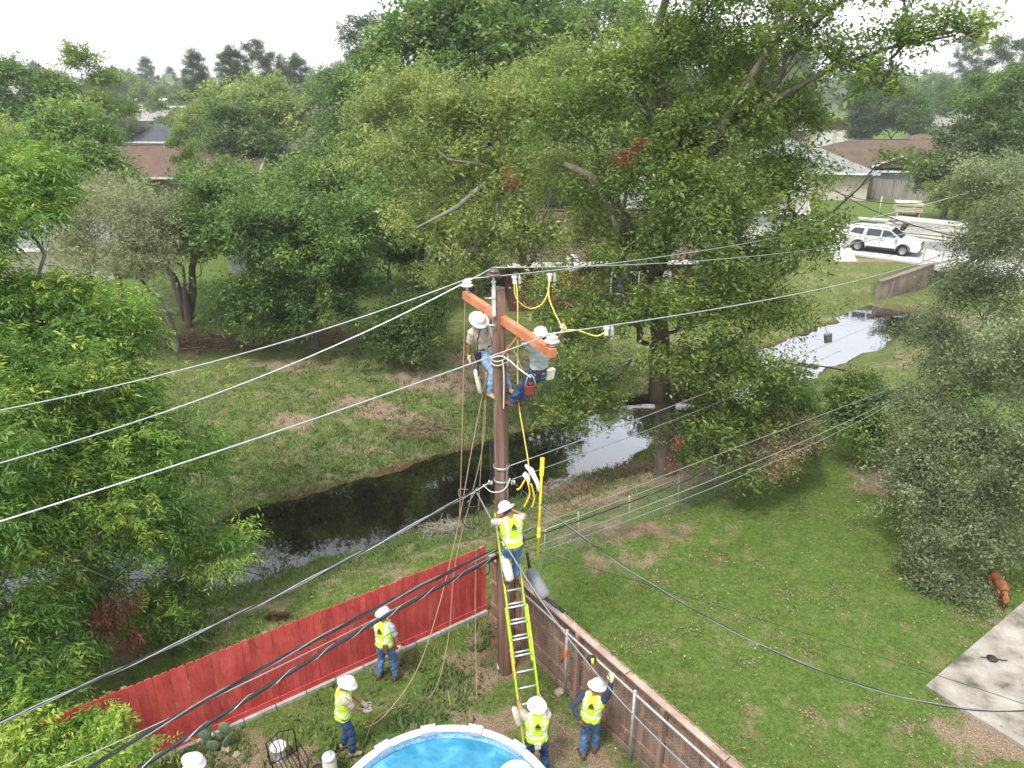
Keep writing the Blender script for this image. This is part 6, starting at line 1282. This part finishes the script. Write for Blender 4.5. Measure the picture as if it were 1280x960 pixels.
# football
M['ball_white'] = nmat('ball_white', (.78, .78, .76), 5, rough=.5); bm = bmesh.new(); bmesh.ops.create_icosphere(bm, subdivisions=4, radius=.115); ph = (1 + 5 ** .5) / 2; ic = [Vector(q).normalized() for q in [(0, 1, ph), (0, -1, ph), (0, 1, -ph), (0, -1, -ph), (1, ph, 0), (-1, ph, 0), (1, -ph, 0), (-1, -ph, 0), (ph, 0, 1), (-ph, 0, 1), (ph, 0, -1), (-ph, 0, -1)]]
for f in bm.faces: f.material_index = 1 if max(f.calc_center_median().normalized().dot(q) for q in ic) > .94 else 0; f.smooth = True
me = bpy.data.meshes.new('football'); bm.to_mesh(me); bm.free(); o = link('football', me, None, [M['ball_white'], M['cable']]); p = G(628, 838, 0); o.location = (p.x, p.y, .115); o.rotation_euler = (.4, .3, .2); tag(o, 'black and white football lying at the foot of the pole', 'ball')
# prickly pear
M['cactus'] = nmat('cactus_pad', [(.3, (.09, .15, .08)), (.7, (.17, .23, .14))], 8, rough=.6); M['stone'] = nmat('stone_tan', (.34, .27, .20), 5, rough=.9, bump=.5)
def pads(lab, base, specs):
    e = empty('prickly_pear', base, 0, lab, 'cactus')
    for x_, y_, z_, r_, rz_, tl in specs:
        mb = MB(); mb.lathe([(0, -1), (.35, -.94), (.72, -.6), (.95, -.1), (1, .2), (.86, .62), (.5, .9), (0, 1)], 14); o = mb.build('pad', M['cactus'], e); o.location = (x_, y_, z_); o.scale = (r_ * .85, r_ * .2, r_); o.rotation_euler = (R(tl), R(tl * .7), R(rz_))
pads('small prickly pear cactus with flat pads against the foot of the red fence', G(268, 940, 0), [(0, 0, .16, .15, 10, 5), (-.12, .05, .42, .14, 40, -12), (.12, 0, .40, .13, -30, 14), (.26, .05, .22, .14, 60, 10), (.22, .1, .50, .12, 20, -8), (-.02, 0, .64, .11, 0, 8)])
for u_, v_, r_, lb in ((283, 938, .09, 'tan stone leaning among the cactus pads'), (296, 945, .07, 'smaller tan stone right of the cactus'), (700, 867, .10, 'grey concrete lump on the base of the fence post'), (712, 862, .07, 'small stone in the grass by the cedar fence')):
    bm = bmesh.new(); bmesh.ops.create_icosphere(bm, subdivisions=2, radius=r_)
    for v_i in bm.verts: v_i.co *= random.uniform(.75, 1.15)
    me = bpy.data.meshes.new('stone'); bm.to_mesh(me); bm.free(); o = link('stone', me, None, M['stone']); p = G(u_, v_, 0); o.location = (p.x, p.y, r_ * .5); o.scale = (1.2, 1, .8); tag(o, lb, 'stone')
# tools on the fences
M['orange'] = nmat('orange_plastic', (.62, .10, .03), 6, rough=.5)
e = empty('hanging_tool', AY(706, 818, 10.7), 0, 'orange and black tool hooked on the wire fence post', 'tool'); mb = MB(); mb.tube([(0, 0, .12), (.02, 0, 0), (-.03, 0, -.1)], [.03, .05, .03], 8, flat=.6); mb.build('handle', M['orange'], e); mb = MB(); mb.tube([(-.03, 0, -.1), (-.06, 0, -.2)], [.025, .015], 8); mb.build('tip', M['cable'], e)
e = empty('hanging_tool', AY(739, 825, 10.35), 0, 'black pulley block with a yellow face hanging on the cedar fence', 'tool'); mb = MB(); mb.lathe([(0, -.03), (.09, -.03), (.10, 0), (.09, .03), (0, .03)], 16, (0, 0, 0), Euler((R(80), 0, R(20))).to_matrix()); mb.build('block', M['cable'], e); mb = MB(); mb.tube([(.02, -.03, .06), (.025, -.045, -.06)], .03, 8); mb.build('face', M['yellow'], e)

# ------------------------------------------------------------------ patio and dog
p1, p2, p3 = G(1156, 860, .0), G(1282, 752, .0), G(1282, 938, .0); ea = (p2 - p1).normalized(); eb = (p3 - p1).normalized()
mb = MB(); q = [p1, p1 + ea * 9, p1 + ea * 9 + eb * 6, p1 + eb * 6]; mb.add([(v_.x, v_.y, .07) for v_ in q] + [(v_.x, v_.y, -.2) for v_ in q], [(0, 1, 2, 3), (0, 4, 5, 1), (1, 5, 6, 2), (2, 6, 7, 3), (3, 7, 4, 0)])
M['patio'] = nmat('patio_concrete', [(.34, (.10, .09, .07)), (.46, (.27, .245, .21)), (.68, (.42, .39, .35))], 1.3, rough=.9, bump=.2, bscale=40, fine=.07)
tag(mb.build('patio', M['patio']), kind='structure')
ptc = G(1240, 824, .08); e = empty('drain_cap', ptc, 0, 'small black round fitting with cables lying on the concrete patio', 'fitting'); mb = MB(); mb.lathe([(.10, 0), (.11, .03), (.06, .06), (0, .06)], 16); mb.build('cap', M['cable'], e); mb = MB(); mb.tube([(.08, 0, .02), (.18, -.05, .02), (.30, -.04, .01)], .012, 6); mb.tube([(-.08, .02, .02), (-.20, .06, .01)], .010, 6); mb.build('lead', M['cable'], e)
M['dog'] = nmat('dog_fur_red_brown', [(.3, (.17, .060, .024)), (.7, (.34, .13, .055))], 9, rough=.9, bump=.5); M['dog_dark'] = nmat('dog_fur_dark', (.05, .03, .022), 9, rough=.8)
dl_ = G(1243, 748, 0); dg_ = empty('dog', (dl_.x, dl_.y, 0), R(168), 'red brown dog sniffing the ground beside the concrete patio', 'dog'); mb = MB()
mb.tube([(0, -.34, .46), (0, -.26, .48), (0, -.05, .47), (0, .15, .47), (0, .28, .49), (0, .36, .45)], [(.06, .06), (.115, .13), (.105, .115), (.13, .155), (.11, .13), (.07, .09)], 14, side=(1, 0, 0))
mb.tube([(0, .26, .50), (.01, .38, .45), (.02, .45, .40)], [.095, .072, .066], 12); mb.tube([(.02, .43, .42), (.025, .50, .38), (.03, .58, .31), (.03, .63, .26)], [(.075, .07), (.075, .068), (.042, .04), (.028, .026)], 12, side=(1, 0, 0))
for s_ in (-1, 1):
    mb.tube([(s_ * .08, .26, .42), (s_ * .085, .24, .24), (s_ * .085, .27, .12), (s_ * .085, .27, .02)], [.055, .036, .026, .024], 8); mb.tube([(s_ * .085, .26, .025), (s_ * .085, .33, .02)], [.03, .026], 8)
    mb.tube([(s_ * .07, -.27, .44), (s_ * .09, -.20, .28), (s_ * .085, -.33, .17), (s_ * .085, -.30, .02)], [.08, .055, .027, .024], 8); mb.tube([(s_ * .085, -.31, .025), (s_ * .085, -.24, .02)], [.03, .026], 8)
mb.tube([(0, -.34, .50), (.02, -.44, .44), (.06, -.52, .34), (.10, -.56, .28)], [.03, .025, .02, .012], 8)
remeshed(mb, 'body', M['dog'], dg_, .014)
for s_ in (-1, 1): mb = MB(); mb.tube([(.025 + s_ * .05, .45, .46), (.025 + s_ * .095, .46, .44), (.025 + s_ * .10, .49, .37)], [(.034, .014), (.036, .014), (.014, .010)], 8); mb.build('ear', M['dog_dark'], dg_)
mb = MB(); mb.tube([(.03, .575, .315), (.03, .645, .25)], [.043, .030], 8); mb.build('muzzle', M['dog_dark'], dg_); mb = MB(); mb.tube([(.008, .345, .465), (.011, .365, .455)], [.088, .086], 14); mb.build('collar', M['cable'], dg_)

# ------------------------------------------------------------------ parked vehicle
M['car_white'] = nmat('car_paint_white', (.62, .63, .64), .5, rough=.18, spec=.6); M['car_glass'] = nmat('car_glass', (.035, .045, .05), 2, rough=.05, spec=.8); M['car_black'] = nmat('car_trim_black', (.025, .025, .027), 5, rough=.5); M['tyre'] = nmat('tyre', (.022, .022, .023), 8, rough=.9)
M['rim'] = nmat('alloy_rim', (.55, .56, .58), 5, rough=.3, metal=.7); M['tail'] = nmat('tail_light', (.42, .02, .02), 5, rough=.2); M['head'] = nmat('head_light', (.68, .70, .72), 5, rough=.1, spec=.8)
cc = G(1102, 314, ROADZ); hd_ = math.atan2(rd.y, rd.x); car = empty('parked_car', (cc.x, cc.y, ROADZ), hd_ + R(4), 'white five door sport utility vehicle parked on the pale road beyond the ditch', 'car')
Lh = 2.5
def arch(cx, r_, x0, x1, z, n_=9): return [(cx + r_ * math.cos(math.pi * k / n_), .36 + r_ * math.sin(math.pi * k / n_)) for k in range(n_ + 1)]
low = [(-2.46, .42)] + [(x, z) for x, z in reversed(arch(-1.48, .43, 0, 0, 0))] + [(-.9, .30), (.9, .30)] + [(x, z) for x, z in reversed(arch(1.46, .43, 0, 0, 0))] + [(2.36, .36), (2.50, .50), (2.50, .82), (2.40, .98), (1.95, 1.10), (1.30, 1.16), (-2.30, 1.18), (-2.47, 1.05), (-2.50, .70)]
def shell(prof, ws, mat, name, seg=None, parent=car):
    """side profile extruded with a rounded plan: ws(x,z) gives half width"""
    n_ = len(prof); mb = MB(); rows = []
    for f in (-1, -.93, .93, 1):
        for x, z in prof:
            wv_ = ws(x, z); k = 1 - .02 * (abs(f) == 1); xx_ = x * k if abs(f) == 1 else x; rows.append((xx_, f * wv_, z if abs(f) < 1 else .36 + (z - .36) * .985))
    mb.add(rows, [tuple(reversed(range(n_))), tuple(3 * n_ + k for k in range(n_))] + [(r_ * n_ + k, r_ * n_ + (k + 1) % n_, (r_ + 1) * n_ + (k + 1) % n_, (r_ + 1) * n_ + k) for r_ in range(3) for k in range(n_)])
    return mb.build(name, M[mat], parent)
wlow = lambda x, z: (.99 - .05 * max(0, (z - .75)) - .16 * max(0, abs(x) - 1.9) ** 1.3)
shell(low, wlow, 'car_white', 'body')
cabin = [(1.22, 1.14), (.42, 1.66), (.10, 1.74), (-1.7, 1.74), (-2.18, 1.66), (-2.42, 1.15)]
wcab = lambda x, z: .93 - .28 * max(0, z - 1.15)
cb_ = shell(cabin, wcab, 'car_white', 'cabin')
def winpanel(pts, s_, nm='side_window'):
    mb = MB(); n_ = len(pts); vs_ = [(x, s_ * (wcab(x, z) + .012), z) for x, z in pts] + [(x, s_ * (wcab(x, z) - .03), z) for x, z in pts]; mb.add(vs_, [tuple(range(n_)), tuple(reversed(range(n_, 2 * n_)))] + [(k, (k + 1) % n_, n_ + (k + 1) % n_, n_ + k) for k in range(n_)]); mb.build(nm, M['car_glass'], car)
for s_ in (-1, 1):
    winpanel([(1.02, 1.20), (.42, 1.60), (.0, 1.64), (-.04, 1.20)], s_); winpanel([(-.14, 1.20), (-.10, 1.64), (-1.0, 1.65), (-1.06, 1.20)], s_); winpanel([(-1.30, 1.22), (-1.24, 1.64), (-1.9, 1.62), (-2.12, 1.30)], s_)
    mb = MB(); mb.tube([(-1.95, s_ * .74, 1.78), (-1.8, s_ * .75, 1.82), (.1, s_ * .75, 1.82), (.3, s_ * .74, 1.74)], .022, 6); mb.build('roof_rail', M['car_black'], car)
    mb = MB(); mb.box((.92, s_ * 1.06, 1.20), (.14, .20, .15)); mb.box((.95, s_ * .96, 1.16), (.06, .12, .05)); mb.build('mirror', M['car_white'], car)
    for x_ in (-.08, -1.10, .98): mb = MB(); mb.box((x_, s_ * .984, .80), (.014, .02, .62)); mb.build('door_seam', M['car_black'], car)
    for x_ in (.05, -.95): mb = MB(); mb.box((x_, s_ * .992, .98), (.20, .03, .035)); mb.build('door_handle', M['rim'], car)
    mb = MB(); mb.box((0, s_ * .975, .38), (1.9, .06, .16)); mb.build('side_skirt', M['car_black'], car)
    mb = MB(); mb.box((2.30, s_ * .78, .90), (.30, .30, .13), Euler((0, 0, s_ * -.35)).to_matrix()); mb.build('headlight', M['head'], car)
    mb = MB(); mb.box((-2.42, s_ * .80, 1.02), (.16, .26, .17), Euler((0, 0, s_ * .25)).to_matrix()); mb.build('taillight', M['tail'], car)
    for cx_ in (-1.48, 1.46):
        mb = MB(); pts = [(cx_ + .46 * math.cos(math.pi * k / 12), s_ * .985, .36 + .46 * math.sin(math.pi * k / 12)) for k in range(13)]; mb.tube(pts, .035, 6); mb.build('wheel_arch', M['car_black'], car)
        wz = empty('wheel', (cx_, s_ * .86, .38)); wz.parent = car; Mr = Euler((R(90), 0, 0)).to_matrix()
        mb = MB(); mb.lathe([(.25, -.12), (.34, -.12), (.375, -.09), (.38, 0), (.375, .09), (.34, .12), (.25, .12)], 28, (0, 0, 0), Mr); mb.build('tyre', M['tyre'], wz)
        mb = MB(); mb.lathe([(.0, .02), (.24, .02), (.255, .09), (.262, .10), (.262, -.10), (.255, -.09), (.24, -.02), (0, -.02)], 24, (0, 0, 0), Mr)
        for k in range(10): a = k * .6283; mb.beam((.04 * math.cos(a), -s_ * -.06, .04 * math.sin(a)), (.25 * math.cos(a + .1), s_ * .08, .25 * math.sin(a + .1)), .035, .03, (0, 1, 0))
        mb.build('rim', M['rim'], wz)
mb = MB(); mb.add([(1.17, -.78, 1.19), (1.17, .78, 1.19), (.47, .70, 1.645), (.47, -.70, 1.645), (1.13, -.78, 1.14), (1.13, .78, 1.14), (.43, .70, 1.60), (.43, -.70, 1.60)], [(0, 1, 2, 3), (7, 6, 5, 4), (0, 4, 5, 1), (2, 6, 7, 3), (0, 3, 7, 4), (1, 5, 6, 2)]); o = mb.build('windscreen', M['car_glass'], car); o.location = (.035, 0, .02)
mb = MB(); mb.add([(-2.40, -.70, 1.25), (-2.40, .70, 1.25), (-2.20, .66, 1.62), (-2.20, -.66, 1.62), (-2.36, -.70, 1.25), (-2.36, .70, 1.25), (-2.16, .66, 1.62), (-2.16, -.66, 1.62)], [(3, 2, 1, 0), (4, 5, 6, 7), (0, 1, 5, 4), (2, 3, 7, 6), (0, 4, 7, 3), (1, 2, 6, 5)]); o = mb.build('rear_window', M['car_glass'], car); o.location = (-.03, 0, 0)
mb = MB(); mb.box((2.47, 0, .80), (.10, 1.15, .24)); g_ = mb.build('grille', M['car_black'], car)
for k in range(3): mb = MB(); mb.box((2.525, 0, .73 + k * .07), (.012, 1.10, .018)); mb.build('grille_bar', M['rim'], g_)
mb = MB(); mb.box((2.44, 0, .45), (.14, 1.5, .16)); mb.build('bumper_insert', M['car_black'], car)
mb = MB(); mb.box((-2.47, 0, .50), (.10, 1.6, .22)); mb.build('rear_bumper', M['car_black'], car)
mb = MB(); mb.box((0, 0, .34), (4.0, 1.5, .2)); mb.build('underbody', M['car_black'], car)

c2 = copy_tree(car); c = G(236, 173, 0); c2.location = (c.x, c.y, .05); c2.rotation_euler = (0, 0, R(-120)); c2['label'] = 'small white car parked far away before the open garage on the left'
# a dark bird crossing before the oaks
bd = empty('bird', AY(611, 182, 18), 0, 'small dark bird flying in front of the yellow green oak', 'bird'); M['bird'] = nmat('bird_feather', (.03, .035, .045), 9, rough=.7)
mb = MB(); mb.tube([(-.16, 0, -.05), (-.08, 0, -.03), (0, 0, 0), (.07, 0, .03), (.11, 0, .05), (.15, 0, .05)], [(.03, .006), (.02, .015), (.038, .034), (.028, .026), (.022, .022), (.004, .004)], 10, side=(0, 1, 0)); mb.build('body', M['bird'], bd)
for s_ in (-1, 1): mb = MB(); mb.tube([(.02, s_ * .02, .02), (.02, s_ * .10, .07), (-.03, s_ * .20, .09), (-.08, s_ * .26, .08)], [(.05, .006), (.055, .005), (.035, .004), (.008, .003)], 8, side=(1, 0, 0)); mb.build('wing', M['bird'], bd)

# ------------------------------------------------------------------ brush piles, litter, grass
M['stick'] = nmat('dry_sticks', [(.3, (.14, .085, .06)), (.7, (.34, .22, .16))], 6, rough=.9); M['stick_pale'] = nmat('bare_pale_sticks', (.34, .30, .27), 6, rough=.9)
def brush(lab, c, rx, ry, h, n, mat, seed, L=(.5, 1.3), r=.010):
    rg = np.random.default_rng(seed); mb = MB(); c = Vector(c); c.z = g0(c.x, c.y)
    for k in range(n):
        a = rg.uniform(0, 6.28); rr = rg.uniform(0, 1) ** .6; p = Vector((math.cos(a) * rx * rr, math.sin(a) * ry * rr, rg.uniform(0, h) * (1 - rr * .7) + .02)); d = Vector((rg.normal(0, 1), rg.normal(0, 1), rg.normal(0, .25))).normalized() * rg.uniform(*L) * .5
        q0, q1 = p - d, p + d; q0.z = max(.01, q0.z); q1.z = max(.01, q1.z); mb.tube([q0, p + Vector(rg.normal(0, .04, 3)), q1], [r, r * .8, r * .3], 3, cap=False, sm=False)
    o = mb.build('brush_pile', M[mat], fix=False); o.location = c; return tag(o, lab, 'brush pile')
brush('brown pile of cut branches below the forked trunk', G(262, 432, 0), 2.6, 1.0, .9, 420, 'stick', 1, r=.018); brush('left heap of reddish brush behind the pecan leaves', G(165, 430, 0), 2.0, 1.0, .8, 260, 'stick', 2, r=.018)
brush('dry brush lying under the dark evergreens', G(395, 425, 0), 2.8, 1.0, .5, 300, 'stick', 3, r=.014); brush('flat scatter of dry sticks on the far bank left of the pole', G(515, 515, -.3), 1.6, .8, .15, 240, 'stick', 4, (.3, .9), .008)
brush('dry brush on the near bank under the white blanket', G(735, 605, -.4), 1.5, .7, .35, 300, 'stick', 5, (.3, .9), .008); brush('tangle of pale dry stems on the near bank above the red fence', G(560, 655, -.5), .8, .5, .35, 200, 'stick_pale', 6, (.2, .7), .006)
brush('brown dry brush at the far water edge right of the pole', G(800, 585, -.5), 1.1, .5, .4, 240, 'stick', 7, (.3, .8), .008)
brush('grey tangle of bare stems at the foot of the wire fence', G(785, 668, 0), 1.8, .3, .4, 130, 'stick', 8, (.3, .8), .005)
brush('bleached bare branches hanging left of the forked trunk', G(205, 395, 0), .7, .5, 2.2, 90, 'stick_pale', 9, (.6, 1.4), .016)
brush('rust red leaf heap on the grass behind the red fence', G(352, 775, -.1), .35, .12, .06, 90, 'leaf_dead', 10, (.08, .25), .010)

def inside_pool(x, y): return np.hypot(x - PC.x, y - PC.y) < pr_ + .12
def scatter(n, box, dens, seed):
    rg = np.random.default_rng(seed); x = rg.uniform(box[0], box[1], n); y = rg.uniform(box[2], box[3], n); k = rg.random(n) < dens(x, y); return x[k], y[k], rg
def in_patio(x, y):
    a = (x - p1.x) * ea.x + (y - p1.y) * ea.y; det = ea.x * eb.y - ea.y * eb.x
    s1 = ((x - p1.x) * eb.y - (y - p1.y) * eb.x) / det; s2 = (ea.x * (y - p1.y) - ea.y * (x - p1.x)) / det; return (s1 > -.03) & (s2 > -.03)
def blades(name, lab, x, y, rg, h, wd, mat, per=4, spread=.05, lean=.5, tb=.4):
    n = len(x); z = gz(x, y); P = np.stack([x, y, z - .01], 1); P = np.repeat(P, per, 0); m_ = len(P); P[:, :2] += rg.normal(0, spread, (m_, 2))
    a = rg.uniform(0, 6.283, m_); hh = h * rg.uniform(.5, 1.3, m_); d = np.stack([np.cos(a) * lean * rg.uniform(.2, 1.2, m_), np.sin(a) * lean * rg.uniform(.2, 1.2, m_), np.ones(m_)], 1); d = unit(d) * hh[:, None]
    s_ = np.stack([-np.sin(a), np.cos(a), np.zeros(m_)], 1) * (wd * rg.uniform(.7, 1.3, (m_, 1)))
    V = np.stack([P - s_, P + s_, P + d], 1).reshape(-1, 3); F = np.arange(3 * m_).reshape(-1, 3); T = np.clip(np.repeat(rg.normal(tb, .22, n), per) + rg.normal(0, .1, m_), 0, 1)
    o = link(name, npmesh(name, V, F, attrs={'tint': ('FACE', 'FLOAT', T)}), None, M[mat]); return tag(o, lab, 'grass' if 'grass' in name else 'weeds', kind='stuff')
M['grass_blade'] = leafmat('grass_blade', (.068, .120, .026), (.138, .210, .048), (.26, .30, .10), .3, .6); M['weed'] = leafmat('weed_leaf', (.065, .110, .030), (.15, .215, .06), (.30, .33, .12), .3, .6)
M['litter'] = leafmat('fallen_leaves', (.13, .08, .05), (.28, .19, .12), (.46, .37, .26), .1, .8)
fx = lambda x, y: sst(.22, -.05, np.sin(x * 1.7 + 1.3 * np.sin(y * 1.1)) * .25 + dirt_mask(x, y) - .25)
x, y, rg = scatter(58000, (-14, 17, 7.0, 27), lambda x, y: np.where((ditch(x, y)[0] < .05) | inside_pool(x, y) | in_patio(x, y), 0, np.clip(1.05 - 1.3 * dirt_mask(x, y), .05, 1) * np.clip(1.45 - y / 26, .25, 1)), 91)
blades('lawn_grass', 'short green grass covering both yards and the banks', x, y, rg, .075, .0075, 'grass_blade', 5, .06)
x, y, rg = scatter(60000, (-16, 14, 13, 34), lambda x, y: np.where((ditch(x, y)[0] < .0), 0, np.clip(.5 * np.exp(-((ditch(x, y)[0] - .8) / 1.6) ** 2) + .16 * (ditch(x, y)[1] > 0) * (ditch(x, y)[0] < 9), 0, 1)), 92)
blades('bank_weeds', 'coarse low weeds on both banks of the ditch', x, y, rg, .15, .022, 'weed', 6, .10, 1.0)
x, y, rg = scatter(5200, (-7.5, -.5, 7.5, 13.5), lambda x, y: np.where(inside_pool(x, y), 0, .5 * (np.sin(x * 2.3 + 2 * np.sin(y * 2.1)) > .25) * (dirt_mask(x, y) > .25) + .08), 93)
blades('yard_weeds', 'leafy weeds growing on the bare soil by the red fence', x, y, rg, .16, .028, 'weed', 7, .07, 1.1, .45)
# fallen leaves in loose clumps on the lawn
rg = np.random.default_rng(94); cx = rg.uniform(.8, 13, 230); cyy = rg.uniform(8, 22, 230); cs_ = rg.uniform(.08, .30, 230)
k = rg.choice(230, 9500, p=cs_ ** 2 / (cs_ ** 2).sum()); lx = cx[k] + rg.normal(0, 1, 9500) * cs_[k]; ly = cyy[k] + rg.normal(0, 1, 9500) * cs_[k] * .7
lx = np.concatenate([lx, rg.uniform(-7, 14, 4200)]); ly = np.concatenate([ly, rg.uniform(7.5, 22, 4200)]); ok = (ditch(lx, ly)[0] > .6) & ~inside_pool(lx, ly) & ~(in_patio(lx, ly) & (rg.random(len(lx)) > .06)); lx, ly = lx[ok], ly[ok]; n = len(lx)
P = np.stack([lx, ly, np.where(in_patio(lx, ly), .075, gz(lx, ly) + .03) + rg.uniform(0, .03, n)], 1); d = unit(np.stack([rg.normal(0, 1, n), rg.normal(0, 1, n), rg.normal(0, .3, n)], 1))
V, F, TT = leaves(P, d, 1, .02, .055, .026, .2, .4, 0, np.clip(rg.normal(.5, .25, n), 0, 1), 'oak', rg, 2.0)
tag(link('fallen_leaves', npmesh('fallen_leaves', V, F, attrs={'tint': ('FACE', 'FLOAT', TT)}), None, M['litter']), 'brown fallen leaves scattered in clumps over the lawn', 'leaf litter', kind='stuff')

# ------------------------------------------------------------------ haze
m = bpy.data.materials.new('haze'); m.use_nodes = True; t = m.node_tree; t.nodes.clear()
pv = t.nodes.new('ShaderNodeVolumePrincipled'); out = t.nodes.new('ShaderNodeOutputMaterial')
pv.inputs['Color'].default_value = (.90, .95, 1.0, 1); pv.inputs['Density'].default_value = HAZE; pv.inputs['Anisotropy'].default_value = .25
t.links.new(pv.outputs[0], out.inputs['Volume'])
mb = MB(); mb.box((0, 1200, 14), (7000, 6400, 36))
hz = mb.build('haze', m); tag(hz, kind='stuff')
